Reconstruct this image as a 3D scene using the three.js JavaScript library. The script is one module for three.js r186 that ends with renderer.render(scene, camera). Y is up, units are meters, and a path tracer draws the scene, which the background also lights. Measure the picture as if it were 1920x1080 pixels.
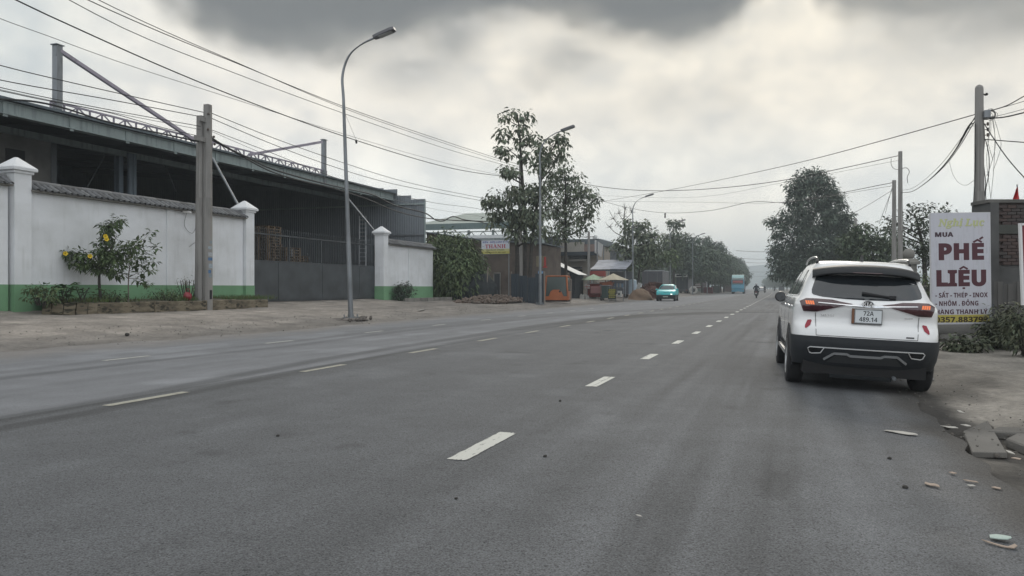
import * as THREE from 'three';
import { mergeGeometries, mergeVertices } from 'three/addons/utils/BufferGeometryUtils.js';
import { RoundedBoxGeometry } from 'three/addons/geometries/RoundedBoxGeometry.js';
import { TessellateModifier } from 'three/addons/modifiers/TessellateModifier.js';
import { MarchingCubes } from 'three/addons/objects/MarchingCubes.js';
import { TextGeometry } from 'three/addons/geometries/TextGeometry.js';
import { FontLoader } from 'three/addons/loaders/FontLoader.js';

// ---------------------------------------------------------------- camera, sky, sun, exposure
const scene = new THREE.Scene();
const EYE = 1.3, F = 1500, TH = Math.atan(510 / 1500), C = Math.cos(TH), S = Math.sin(TH);
const camera = new THREE.PerspectiveCamera(2 * Math.atan(540 / F) * 180 / Math.PI, 16 / 9, 0.1, 6000);
camera.position.set(0, EYE, 0);
camera.rotation.y = TH;
const renderer = new THREE.WebGLRenderer({ antialias: true });
renderer.setSize(1024, 576);
renderer.toneMapping = THREE.LinearToneMapping;
renderer.toneMappingExposure = 1.32;
renderer.shadowMap.enabled = true;

// small maths: seeded random, value noise
function rng(seed) { let s = seed >>> 0; return () => { s = (s + 0x6d2b79f5) | 0; let t = Math.imul(s ^ (s >>> 15), 1 | s); t = (t + Math.imul(t ^ (t >>> 7), 61 | t)) ^ t; return ((t ^ (t >>> 14)) >>> 0) / 4294967296; }; }
const clamp = (x, a = 0, b = 1) => Math.min(b, Math.max(a, x)), lerp = (a, b, t) => a + (b - a) * t;
const sstep = (a, b, x) => { const t = clamp((x - a) / (b - a)); return t * t * (3 - 2 * t); };
function h3(x, y, z) { let n = Math.imul(x, 374761393) ^ Math.imul(y, 668265263) ^ Math.imul(z, 2147483647 ^ 0x5bd1e995); n = Math.imul(n ^ (n >>> 13), 1274126177); n = Math.imul(n ^ (n >>> 16), 2246822519); return ((n ^ (n >>> 15)) >>> 0) / 4294967296; }
function vn(x, y, z = 0) {
  const xi = Math.floor(x), yi = Math.floor(y), zi = Math.floor(z); let fx = x - xi, fy = y - yi, fz = z - zi;
  fx = fx * fx * (3 - 2 * fx); fy = fy * fy * (3 - 2 * fy); fz = fz * fz * (3 - 2 * fz);
  const p = (a, b, c) => h3(xi + a, yi + b, zi + c);
  return lerp(lerp(lerp(p(0, 0, 0), p(1, 0, 0), fx), lerp(p(0, 1, 0), p(1, 1, 0), fx), fy), lerp(lerp(p(0, 0, 1), p(1, 0, 1), fx), lerp(p(0, 1, 1), p(1, 1, 1), fx), fy), fz);
}
const fbm = (x, y, z = 0, o = 4) => { let s = 0, a = 0.5, t = 0; for (let i = 0; i < o; i++) { s += a * vn(x, y, z); t += a; a *= 0.5; x = x * 2.03 + 17.1; y = y * 2.03 + 9.7; z = z * 2.03 + 3.3; } return s / t; };
// noise on a torus, so that textures tile
function tn(u, v, n, seed) { const w = (k) => ((k % n) + n) % n, x = u * n, y = v * n, xi = Math.floor(x), yi = Math.floor(y); let fx = x - xi, fy = y - yi; fx = fx * fx * (3 - 2 * fx); fy = fy * fy * (3 - 2 * fy); return lerp(lerp(h3(w(xi), w(yi), seed), h3(w(xi + 1), w(yi), seed), fx), lerp(h3(w(xi), w(yi + 1), seed), h3(w(xi + 1), w(yi + 1), seed), fx), fy); }
const tf = (u, v, n, seed, o = 4) => { let s = 0, a = 0.5, t = 0; for (let i = 0; i < o; i++) { s += a * tn(u, v, n, seed + i); t += a; a *= 0.55; n *= 2; } return s / t; };

// the sky: broken overcast, the sun behind cloud straight ahead; azimuth 0 = along the road (-z), positive to the right, elevation in degrees
const BANK = [[-180, 17], [-75, 18], [-60, 21], [-46, 22], [-41.6, 18.2], [-39, 16.6], [-36.5, 15.7], [-33.7, 15.6], [-30.5, 16.1], [-27.9, 16.8], [-24.8, 17.7], [-19.9, 18.3], [-17.2, 18.6], [-14.2, 18.2], [-10.4, 17.5], [-7.5, 16.7], [-4.9, 16.9], [-3.2, 17.6], [-1.6, 19.4], [-0.4, 21.0], [1.0, 20.8], [2.4, 18.8], [4.3, 17.4], [7.5, 16.4], [10.5, 15.8], [13.8, 15.5], [25, 16], [60, 18], [180.1, 17]];
const SUN = { az: -1.5, el: 27 };
{
  const W = 2048, H = 1024, data = new Float32Array(W * H * 4);
  const blob = (az, el, a0, e0, ra, re) => Math.exp(-(((az - a0) / ra) ** 2 + ((el - e0) / re) ** 2));
  for (let j = 0; j < H; j++) for (let i = 0; i < W; i++) {
    const el = ((j + 0.5) / H - 0.5) * 180, lon = ((i + 0.5) / W - 0.5) * 2 * Math.PI;          // dir.x = cos(el)cos(lon), dir.z = cos(el)sin(lon)
    const ce = Math.cos(el * Math.PI / 180), y = Math.sin(el * Math.PI / 180), x = ce * Math.cos(lon), z = ce * Math.sin(lon);
    if (el < -7) { const o = (j * W + i) * 4; data[o] = 0.16; data[o + 1] = 0.155; data[o + 2] = 0.145; data[o + 3] = 1; continue; }
    let az = Math.atan2(x, -z) * 180 / Math.PI;
    const e = Math.max(el, 0);
    // base veil: bright grey-white, a little bluer and darker away from the sun
    const k = blob(az, e, SUN.az, SUN.el - 6, 26, 15), far = blob(az, e, SUN.az, 12, 75, 45);
    const near = blob(az, e, SUN.az, 22, 24, 13); const up = sstep(3, 13, e); const lw = blob(az, e, -40, 11, 13, 8); let r = lerp(0.77, 0.67, up) + 0.04 * far + 0.06 * near + 0.10 * lw, g = lerp(0.81, 0.645, up) + 0.03 * far + 0.04 * near + 0.095 * lw, b = lerp(0.80, 0.59, up) + 0.025 * far - 0.005 * near + 0.085 * lw;
    // cloud structure on a plane overhead
    const pl = 1 / (y + 0.12), qx = x * pl, qz = z * pl;
    const n2 = fbm(qx * 3.1 + 9, qz * 2.3 + 2, 1.7, 4), n3 = fbm(az * 0.16, e * 0.30, 7.7, 4), n4 = fbm(az * 0.42 + 3, e * 0.6, 2.2, 4);
    // bright veil near the sun, warm
    
    // soft large tone changes
    const soft = (n3 - 0.5) * 0.26 + (n4 - 0.5) * 0.42 + (fbm(az * 1.05 + 7, e * 1.7, 5.1, 3) - 0.5) * 0.13; const low = sstep(1, 9, e);
    r *= 1 + soft * 1.08 * low; g *= 1 + soft * 0.96 * low; b *= 1 + soft * 0.76 * low;
    // low horizon: peach near the road end, pale blue-grey on the left
    const peach = blob(az, e, -4, 4.5, 9, 3.0); r += 0.035 * peach; g -= 0.02 * peach; b -= 0.075 * peach;
    const hz = 1 + 0.16 * Math.exp(-e / 7); r *= hz; g *= hz; b *= hz;
    const lb = blob(az, e, -53, 16, 9, 9); r -= 0.15 * lb; g -= 0.09 * lb; b -= 0.04 * lb;
    // dark cloud bank above, its ragged lower edge at about 18 degrees, thinner to the right
    const wob = (n4 - 0.5) * 3.2 + (n3 - 0.5) * 2.6 + (n2 - 0.5) * 2.4;
    let edge = BANK[0][1]; for (let q = 1; q < BANK.length; q++) if (az <= BANK[q][0]) { const [a0, e0] = BANK[q - 1], [a1, e1] = BANK[q]; edge = lerp(e0, e1, sstep(0, 1, (az - a0) / (a1 - a0))); break; }
    let d = sstep(edge - 1.5, edge + 1.1, e + wob * 0.65) * (0.80 + 0.35 * (n2 - 0.3) + 0.2 * sstep(0, 3, e - edge));
    if (az > 0) d *= 0.86;
    d *= (1 - 0.45 * sstep(50, 75, Math.abs(az))) * (1 - 0.8 * sstep(30, 55, e));
    d = clamp(d);
    r = lerp(r, 0.112, d * 0.96); g = lerp(g, 0.121, d * 0.96); b = lerp(b, 0.127, d * 0.96);
    // thin grey scraps below the bank
    for (const [a0, e0, ra, re, m] of [[-26.2, 15.1, 3.4, 1.5, 0.42], [-22.8, 17.2, 2.0, 1.6, 0.5], [-14.6, 16.2, 2.6, 1.4, 0.46], [-17, 14.8, 1.5, 0.8, 0.2], [10.5, 15, 4.5, 1.2, 0.32], [-8.3, 13.2, 2.2, 1.5, 0.14], [-3.4, 13.2, 1.8, 1.2, 0.14]]) {
      const s = blob(az + wob * 0.25, e + (n4 - 0.5) * 2.2, a0, e0, ra, re) * Math.min(1, m * 1.5) * sstep(0.28, 0.58, n4 * 0.6 + n2 * 0.4 + 0.12);
      r = lerp(r, 0.26, s); g = lerp(g, 0.265, s); b = lerp(b, 0.262, s);
    }
    // behind the camera and overhead: higher, brighter broken cloud
    const back = sstep(48, 95, Math.abs(az)), top = sstep(35, 75, e), lift = Math.max(back * 0.95, top * 0.55);
    const cl = lift > 0.01 ? sstep(0.35, 0.7, fbm(qx * 1.1 + 4, qz * 1.1, 0.5, 4)) : 0;
    r = lerp(r, lerp(0.80, 1.16, cl), lift); g = lerp(g, lerp(0.86, 1.16, cl), lift); b = lerp(b, lerp(0.92, 1.14, cl), lift);
    if (el < 0) { const t = sstep(0, -6, el); r = lerp(r, 0.16, t); g = lerp(g, 0.155, t); b = lerp(b, 0.145, t); }
    const o = (j * W + i) * 4; data[o] = r; data[o + 1] = g; data[o + 2] = b; data[o + 3] = 1;
  }
  const sky = new THREE.DataTexture(data, W, H, THREE.RGBAFormat, THREE.FloatType);
  sky.mapping = THREE.EquirectangularReflectionMapping; sky.magFilter = sky.minFilter = THREE.LinearFilter; sky.colorSpace = THREE.LinearSRGBColorSpace; sky.needsUpdate = true;
  scene.background = sky; scene.environment = sky;
}
const sun = new THREE.DirectionalLight(new THREE.Color(1.0, 0.93, 0.82), 0.9);
{
  const a = SUN.az * Math.PI / 180, e = SUN.el * Math.PI / 180;
  sun.position.set(Math.sin(a) * Math.cos(e) * 150, Math.sin(e) * 150, -Math.cos(a) * Math.cos(e) * 150 - 40);
  sun.target.position.set(0, 0, -40); scene.add(sun, sun.target);
  sun.castShadow = true; sun.shadow.radius = 26; sun.shadow.mapSize.set(2048, 2048);
  Object.assign(sun.shadow.camera, { left: -80, right: 80, top: 90, bottom: -90, near: 1, far: 400 });
}
scene.fog = new THREE.FogExp2(new THREE.Color(0.82, 0.90, 0.95), 0.0009);

// ---------------------------------------------------------------- helpers
const V = (x, y, z) => new THREE.Vector3(x, y, z);
// the street: along -z; x to the right; the carriageway is crowned and the left verge rises to the plots behind it; far off the street bends a little left
const PROF = [[-400, 0.9], [-60, 0.9], [-30, 0.8], [-21.2, 0.72], [-20.2, 0.6], [-19, 0.53], [-17, 0.44], [-14, 0.24], [-12.9, 0.13], [-10.5, 0.10], [-6.45, 0.12], [0, 0.09], [1.7, 0.012], [2.1, 0.0], [2.7, 0.03], [4, 0.05], [8, 0.09], [30, 0.15], [400, 0.15]];
const bend = (z) => { const s = Math.max(0, -z - 120); return -Math.min(s * s * 7.6e-5, 6 + s * 0.03); };
function gy(x, z = 0) { x -= bend(z); for (let i = 1; i < PROF.length; i++) if (x <= PROF[i][0]) { const [a, b] = PROF[i - 1], [c, d] = PROF[i]; return lerp(b, d, (x - a) / (c - a)); } return 0.15; }
// survey: directions seen from the photographer's place turned into places in the street
const ray = (px, py) => { const a = (px - 960) / F, b = -(py - 540) / F; return V(a * C - S, b, -a * S - C); };
const onX = (px, py, X) => { const r = ray(px, py); return r.multiplyScalar(X / r.x).add(V(0, EYE, 0)); };
const onZ = (px, py, Z) => { const r = ray(px, py); return r.multiplyScalar(Z / r.z).add(V(0, EYE, 0)); };
const atD = (px, py, D) => ray(px, py).multiplyScalar(D).add(V(0, EYE, 0));
function onG(px, py) { const r = ray(px, py); let t = EYE / -r.y; for (let i = 0; i < 30; i++) { const p = r.clone().multiplyScalar(t); t = lerp(t, (EYE - gy(p.x, p.z)) / -r.y, 0.6); } return r.multiplyScalar(t).add(V(0, EYE, 0)); }
const zAt = (px, X) => onX(px, 540, X).z, dep = (p) => -p.x * S - p.z * C;

const used = {};
function numbered(n) { const k = used[n] = (used[n] ?? -1) + 1; return k ? n + '_' + String(k).padStart(3, '0') : n; }
function tag(o, label, category, group, kind) { if (label) o.userData.label = label; if (category) o.userData.category = category; if (group) o.userData.group = group; if (kind) o.userData.kind = kind; return o; }
function thing(name, label, category, [x, y, z] = [0, 0, 0], turn = 0, group) { const o = new THREE.Group(); o.name = numbered(name); o.position.set(x, y, z); o.rotation.y = turn; scene.add(o); return tag(o, label, category, group); }
function copy(src, label, [x, y, z], turn = 0, scale = 1) { const c = src.clone(); c.name = numbered(src.name.replace(/_\d{3}$/, '')); c.userData = { ...src.userData, label: label ?? src.userData.label }; c.position.set(x, y, z); c.rotation.y = turn; c.scale.setScalar(scale); scene.add(c); return c; }
// uv in metres from the dominant side of every face
function triUV(g) { if (!g.attributes.normal) g.computeVertexNormals();
  const p = g.attributes.position, n = g.attributes.normal, uv = new Float32Array(p.count * 2);
  for (let i = 0; i < p.count; i++) { const ax = Math.abs(n.getX(i)), ay = Math.abs(n.getY(i)), az = Math.abs(n.getZ(i)); let u, v; if (ay > ax && ay > az) { u = p.getX(i); v = p.getZ(i); } else if (ax > az) { u = p.getZ(i); v = p.getY(i); } else { u = p.getX(i); v = p.getY(i); } uv[i * 2] = u; uv[i * 2 + 1] = v; }
  g.setAttribute('uv', new THREE.BufferAttribute(uv, 2)); return g;
}
function mesh(name, g, m, parent, smoothUV) { if (!smoothUV) triUV(g); const o = new THREE.Mesh(g, m); o.name = parent ? name : numbered(name); o.castShadow = o.receiveShadow = true; (parent ?? scene).add(o); return o; }
const E3 = new THREE.Euler(), Q = new THREE.Quaternion(), M4 = new THREE.Matrix4();
class MB {
  constructor() { this.l = []; }
  add(g, pos, rot, scl) { g = g.index ? g.toNonIndexed() : g.clone(); for (const k of Object.keys(g.attributes)) if (!['position', 'normal'].includes(k)) g.deleteAttribute(k); if (!g.attributes.normal) g.computeVertexNormals(); if (pos || rot || scl) { M4.compose(pos ?? V(0, 0, 0), rot ? (rot.isQuaternion ? rot : Q.setFromEuler(E3.set(...rot))) : new THREE.Quaternion(), scl ?? V(1, 1, 1)); g.applyMatrix4(M4); } g.clearGroups(); this.l.push(g); return this; }
  box(w, h, d, x, y, z, rot, r = 0) { return this.add(r ? new RoundedBoxGeometry(w, h, d, 1, r) : new THREE.BoxGeometry(w, h, d), V(x, y, z), rot); }
  bar(a, b, r, seg = 8, r2 = r) { const d = b.clone().sub(a), L = d.length(); return this.add(new THREE.CylinderGeometry(r2, r, L, seg), a.clone().add(b).multiplyScalar(0.5), new THREE.Quaternion().setFromUnitVectors(V(0, 1, 0), d.normalize())); }
  beam(a, b, w, h) { const d = b.clone().sub(a), L = d.length(), z = d.clone().normalize(), x = V(0, 1, 0).cross(z); if (x.lengthSq() < 1e-6) x.set(1, 0, 0); x.normalize(); const y = z.clone().cross(x); return this.add(new THREE.BoxGeometry(w, h, L), a.clone().add(b).multiplyScalar(0.5), new THREE.Quaternion().setFromRotationMatrix(new THREE.Matrix4().makeBasis(x, y, z))); }
  tube(pts, r, seg = 6, n) { return this.add(new THREE.TubeGeometry(new THREE.CatmullRomCurve3(pts), n ?? pts.length * 4, r, seg)); }
  ext(pts, depth, pos, rot, bevel = 0) { const s = new THREE.Shape(pts.map(([x, y]) => new THREE.Vector2(x, y))); return this.add(new THREE.ExtrudeGeometry(s, { depth, bevelEnabled: bevel > 0, bevelSize: bevel, bevelThickness: bevel, bevelSegments: 1, bevelOffset: -bevel, steps: 1 }), pos, rot); }
  build(name, m, parent) { const g = this.l.length > 1 ? mergeGeometries(this.l) : this.l[0]; return mesh(name, g, m, parent); }
}
// tapered tube through points [x,y,z,r]
function taper(pts, seg = 7, sub = 3) {
  const c = new THREE.CatmullRomCurve3(pts.map((p) => V(p[0], p[1], p[2]))), n = (pts.length - 1) * sub, pos = [], idx = [], fr = c.computeFrenetFrames(n);
  for (let i = 0; i <= n; i++) { const t = i / n, p = c.getPoint(t), k = Math.min(t * (pts.length - 1), pts.length - 1.0001), a = Math.floor(k), r = lerp(pts[a][3], pts[a + 1][3], k - a), N = fr.normals[i], B = fr.binormals[i]; for (let j = 0; j < seg; j++) { const q = j / seg * 2 * Math.PI; pos.push(p.x + r * (N.x * Math.cos(q) + B.x * Math.sin(q)), p.y + r * (N.y * Math.cos(q) + B.y * Math.sin(q)), p.z + r * (N.z * Math.cos(q) + B.z * Math.sin(q))); } }
  for (let i = 0; i < n; i++) for (let j = 0; j < seg; j++) { const a = i * seg + j, b = i * seg + (j + 1) % seg, d = a + seg, e = b + seg; idx.push(a, b, d, b, e, d); }
  const g = new THREE.BufferGeometry(); g.setAttribute('position', new THREE.Float32BufferAttribute(pos, 3)); g.setIndex(idx); g.computeVertexNormals(); return g;
}
// textures
function tex(w, h, fn, { rx = 1, ry = 1, srgb = true } = {}) {
  const d = new Uint8Array(w * h * 4);
  for (let j = 0; j < h; j++) for (let i = 0; i < w; i++) { const c = fn((i + 0.5) / w, (j + 0.5) / h, i, j), o = (j * w + i) * 4, a = Array.isArray(c) ? c : [c, c, c]; d[o] = clamp(a[0]) * 255; d[o + 1] = clamp(a[1]) * 255; d[o + 2] = clamp(a[2]) * 255; d[o + 3] = 255; }
  const t = new THREE.DataTexture(d, w, h); t.wrapS = t.wrapT = THREE.RepeatWrapping; t.magFilter = THREE.LinearFilter; t.minFilter = THREE.LinearMipmapLinearFilter; t.repeat.set(1 / rx, 1 / ry); if (srgb) t.colorSpace = THREE.SRGBColorSpace; t.needsUpdate = true; return t;
}
function again(t, rx, ry) { const c = t.clone(); c.repeat.set(1 / rx, 1 / ry); c.needsUpdate = true; return c; }
function canvasTex(w, h, draw) { const c = document.createElement('canvas'); c.width = w; c.height = h; draw(c.getContext('2d'), w, h); const t = new THREE.CanvasTexture(c); t.colorSpace = THREE.SRGBColorSpace; t.magFilter = THREE.LinearFilter; return t; }
// lettering with tone and vowel marks drawn as strokes over the plain letters
function vput(g, str, x, y, fs, font, col, { width, maxWidth, align = 'left', stroke = 0 } = {}) {
  const ch = []; for (const c of str.normalize('NFD')) { if (c >= '\u0300' && c <= '\u036f' && ch.length) ch[ch.length - 1][1] += c; else ch.push([c, '']); }
  const plain = ch.map((c) => c[0]).join(''); g.font = font.replace('PX', fs + 'px'); g.fillStyle = g.strokeStyle = col; g.textAlign = 'left'; g.textBaseline = 'alphabetic';
  const m = g.measureText(plain).width, sx = width ? width / m : maxWidth ? Math.min(1, maxWidth / m) : 1; g.save(); g.translate(align === 'center' ? x - m * sx / 2 : x, y); g.scale(sx, 1);
  g.lineJoin = 'miter'; if (stroke) { g.lineWidth = stroke; g.strokeText(plain, 0, 0); } g.fillText(plain, 0, 0);
  let at = 0; for (const [c, marks] of ch) { const w = g.measureText(c).width, cx = at + w / 2, up = /[A-ZĐ]/.test(c), top = up ? -0.76 * fs : -0.60 * fs, q = 0.085 * fs; g.lineWidth = q; g.lineCap = 'butt'; let lift = 0; const path = (...p) => { g.beginPath(); p.forEach(([a, b], i) => (i ? g.lineTo(cx + a * fs, b) : g.moveTo(cx + a * fs, b))); g.stroke(); };
    if (marks.includes('\u0302')) { path([-0.17, top - 0.02 * fs], [0, top - 0.13 * fs], [0.17, top - 0.02 * fs]); lift = 0.13 * fs; } if (marks.includes('\u0306')) { path([-0.15, top - 0.12 * fs], [-0.08, top - 0.04 * fs], [0.08, top - 0.04 * fs], [0.15, top - 0.12 * fs]); lift = 0.13 * fs; }
    if (marks.includes('\u0301')) path([0.0 + (lift ? 0.08 : 0), top - 0.02 * fs - lift], [0.14 + (lift ? 0.08 : 0), top - 0.13 * fs - lift]); if (marks.includes('\u0300')) path([0.02 + (lift ? 0.08 : 0), top - 0.02 * fs - lift], [-0.12 + (lift ? 0.08 : 0), top - 0.13 * fs - lift]);
    if (marks.includes('\u0323')) g.fillRect(cx - 0.055 * fs, 0.08 * fs, 0.11 * fs, 0.085 * fs); at += w; }
  g.restore();
}
const lin = (r, g, b) => new THREE.Color().setRGB(r, g, b);
const T = {};
T.mottle = tex(512, 512, (u, v) => 0.72 + 0.36 * (tf(u, v, 4, 1, 6) - 0.25) + 0.07 * (h3(u * 512 | 0, v * 512 | 0, 5) - 0.5), { rx: 2.5, ry: 2.5 });
T.fine = tex(512, 512, (u, v, i, j) => 0.82 + 0.3 * (tf(u, v, 24, 2, 4) - 0.5) + 0.16 * (h3(i, j, 9) - 0.5), { rx: 0.9, ry: 0.9 });
T.streak = tex(512, 512, (u, v) => 0.86 - 0.42 * Math.max(0, tf(u, v * 0.12, 24, 3, 3) - 0.5) * (0.4 + tf(u, v, 4, 8, 3)) + 0.10 * (tf(u, v, 8, 12, 5) - 0.5), { rx: 3, ry: 3 });
T.plaster = tex(1024, 512, (u, v) => { const st = Math.max(0, tf(u, v * 0.08, 40, 21, 3) - 0.55) * tf(u, v, 3, 33, 3) * 0.55, d = tf(u, v, 5, 41, 6); return [0.94 - st * 0.5 - 0.13 * (d - 0.4), 0.94 - st * 0.5 - 0.13 * (d - 0.4), 0.935 - st * 0.55 - 0.14 * (d - 0.4)]; }, { rx: 6, ry: 3 });
T.bumpN = tex(512, 512, (u, v, i, j) => 0.6 * tf(u, v, 32, 61, 4) + 0.4 * h3(i, j, 63), { rx: 1.2, ry: 1.2, srgb: false });
T.bark = tex(256, 512, (u, v) => 0.62 + 0.5 * (tf(u, v * 0.25, 18, 71, 4) - 0.5) + 0.2 * (tf(u, v, 12, 75, 4) - 0.5), { rx: 0.8, ry: 1.6 });
const mats = {};
function mat(key, color, rough, o = {}) { return mats[key] ??= Object.assign(new THREE.MeshStandardMaterial({ color, roughness: rough, ...o }), { name: key }); }
const bump = (s, b = T.bumpN) => ({ bumpMap: b, bumpScale: s });
const Mconc = mat('concrete', lin(0.30, 0.285, 0.26), 0.92, { map: T.mottle, ...bump(0.006) });
const Mpole = mat('pole concrete', lin(0.34, 0.33, 0.315), 0.92, { map: again(T.streak, 1.2, 4), ...bump(0.004) });
const Mgalv = mat('galvanised steel', lin(0.31, 0.33, 0.35), 0.5, { metalness: 0.55, map: T.streak });
const Mdark = mat('dark rubber', lin(0.018, 0.018, 0.02), 0.85);
const Mblackwire = mat('cable sheath', lin(0.02, 0.02, 0.022), 0.7);
const Mgreywire = mat('bare conductor', lin(0.10, 0.10, 0.10), 0.6);

// ---------------------------------------------------------------- ground, road, hills
const T_dirt = tex(1024, 1024, (u, v, i, j) => { const a = tf(u, v, 6, 101, 6), b = tf(u, v, 60, 111, 3), k = h3(i >> 1, j >> 1, 13); const s = 0.80 + 0.34 * (a - 0.5) + 0.22 * (b - 0.5) + (k > 0.985 ? -0.22 : k < 0.012 ? 0.16 : 0) + 0.08 * (h3(i, j, 3) - 0.5); return [s, s * 0.985, s * 0.965]; }, { rx: 3.2, ry: 3.2 });
const T_dirtB = tex(512, 512, (u, v, i, j) => 0.5 * tf(u, v, 16, 121, 5) + 0.3 * tf(u, v, 80, 131, 2) + 0.2 * h3(i, j, 4), { rx: 1.6, ry: 1.6, srgb: false });
const agg = (seed, con) => tex(1024, 1024, (u, v, i, j) => { const a = tn(u, v, 420, seed), b = tn(u, v, 300, seed + 1), c = tf(u, v, 5, seed + 2, 5), k = h3(i, j, seed); const pit = a * b; let s = 0.78 + con * (a - 0.5) * 0.34 + con * (b - 0.5) * 0.22 + 0.12 * (c - 0.5) + 0.10 * con * (k - 0.5); if (pit > 0.80) s += 0.22 * con; if (pit < 0.06) s -= 0.18 * con; return [s, s, s * 1.0]; }, { rx: 2.0, ry: 2.0 });
const T_agg = agg(201, 0.95), T_agg2 = agg(231, 0.4);
const T_aggB = tex(1024, 1024, (u, v, i, j) => 0.55 * tn(u, v, 340, 201) + 0.35 * tn(u, v, 190, 202) + 0.1 * h3(i, j, 8), { rx: 2.6, ry: 2.6, srgb: false });
const Mdirt = mat('dusty ground', lin(1, 1, 1), 0.97, { map: T_dirt, vertexColors: true, ...bump(0.02, T_dirtB) });
const MroadR = mat('worn asphalt', lin(1, 1, 1), 0.88, { map: T_agg, vertexColors: true, ...bump(0.004, T_aggB) });
const MroadL = mat('dusty asphalt', lin(1, 1, 1), 0.90, { map: T_agg2, vertexColors: true, ...bump(0.004, T_aggB) });

function sheet(xs, zs, yf, cf) {
  const pos = [], col = [], uv = [], idx = [], n = xs.length;
  for (const z of zs) for (const x0 of xs) { const x = typeof x0 === 'function' ? x0(z) : x0 + bend(z); const y = yf(x, z); pos.push(x, y, z); uv.push(x, z); col.push(...cf(x - bend(z), z)); }
  for (let j = 0; j < zs.length - 1; j++) for (let i = 0; i < n - 1; i++) { const a = j * n + i, b = a + 1, c = a + n, d = c + 1; idx.push(a, b, c, b, d, c); }
  const g = new THREE.BufferGeometry(); g.setAttribute('position', new THREE.Float32BufferAttribute(pos, 3)); g.setAttribute('uv', new THREE.Float32BufferAttribute(uv, 2)); g.setAttribute('color', new THREE.Float32BufferAttribute(col, 3)); g.setIndex(idx); g.computeVertexNormals(); return g;
}
const seq = (a, b, d) => { const o = [], n = Math.max(1, Math.round((b - a) / d)); for (let i = 0; i <= n; i++) o.push(lerp(a, b, i / n)); return o; };
const zrows = (z0, z1, d0, k) => { const o = [z0]; let z = z0; while (z > z1) { z -= Math.max(d0, Math.abs(z) * k); o.push(Math.max(z, z1)); } return o; };
// edges of the asphalt, ragged where dust lies over it
const edgeL = (z) => -12.95 + 0.8 * (fbm(z * 0.16, 3.3, 0, 4) - 0.5) + 0.3 * (vn(z * 1.1, 8) - 0.5);
const edgeR = (z) => lerp(1.98, 1.40, sstep(-13, -10.5, z)) + 0.45 * (fbm(z * 0.45, 7.3, 1, 4) - 0.5) + 0.16 * (vn(z * 2.3, 1) - 0.5);
{
  const xs = [-330, -200, -120, -80, -60, -45, -36, ...seq(-30, -13.4, 0.22), ...seq(-13, 1.0, 1.4), ...seq(1.1, 9, 0.1), ...seq(10, 30, 2), 45, 80, 160, 330], zs = zrows(30, -1400, 0.18, 0.016);
  const rough = (x, z) => { const off = x < -12 ? sstep(-12.7, -14, x) : sstep(lerp(1.7, 1.4, sstep(-13, -10.5, z)), 2.4, x); return off * (0.10 * (fbm(x * 0.5, z * 0.5, 2, 3) - 0.5) + 0.05 * (fbm(x * 2.2, z * 2.2, 5, 3) - 0.5) + (Math.abs(z) < 16 ? 0.03 * (vn(x * 7, z * 7, 3) - 0.5) : 0)); };
  const g = sheet(xs, zs, (x, z) => { const u = x - bend(z); return gy(x, z) + rough(u, z) - (u > -12.3 && u < 1.15 ? 0.05 : 0) - (u > 40 || u < -60 ? 0.0 : 0) - (u > 1.2 ? 0.05 * sstep(2.2, 1.9, u) * sstep(1.2, 1.45, u) * sstep(-11, -9, z) : 0); }, (x, z) => {
    const n = fbm(x * 0.35, z * 0.35, 1, 4), m = fbm(x * 1.6, z * 1.6, 4, 4), p = fbm(x * 0.12 + 5, z * 0.05, 9, 3);
    let c = [0.315, 0.285, 0.25];
    if (x < -11) { const t = sstep(0.4, 0.7, n); c = [lerp(0.35, 0.425, t), lerp(0.328, 0.395, t), lerp(0.308, 0.366, t)]; const pk = sstep(0.52, 0.7, p); c = [c[0] * (1 - 0.12 * pk), c[1] * (1 - 0.16 * pk), c[2] * (1 - 0.18 * pk)]; const e = sstep(-15.6, -13.0, x + (m - 0.5) * 2.2); c = c.map((v, i) => lerp(v, [0.215, 0.21, 0.205][i], e * 0.6)); const rut = sstep(0.56, 0.66, fbm(x * 0.9, z * 0.10, 14, 3)); c = c.map((v) => v * (1 - 0.16 * rut)); const yard = sstep(-21.2, -22.4, x); c = c.map((v) => v * lerp(1, 0.62, yard)); }
    else { const near = sstep(-13, -9, z), t = sstep(lerp(2.3, 1.72, near), lerp(3.2, 2.05, near), x + (m - 0.5) * lerp(1.7, 0.8, near) - 0.25 * sstep(-6.5, -4, z)); const soil = [0.060, 0.056, 0.052], dust = [0.345, 0.33, 0.305], gut = [0.20, 0.19, 0.175]; const dk = soil.map((v, i) => lerp(gut[i], v, near * sstep(0.30, 0.42, m * 0.6 + n * 0.4))); c = dk.map((v, i) => lerp(v, dust[i], t)); const pt = sstep(0.53, 0.64, fbm(x * 0.7, z * 0.5, 23, 4)); c = c.map((v) => v * (1 - 0.20 * pt)); }
    const s = 0.86 + 0.28 * m; return c.map((v) => v * s);
  });
  tag(mesh('ground', g, Mdirt, null, true), 'dusty pale earth along both sides of the street', null, null, 'structure');
}
const road = new THREE.Group(); road.name = 'road'; scene.add(road); tag(road, 'wide grey asphalt street with worn dashed lane lines', null, null, 'structure');
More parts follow.
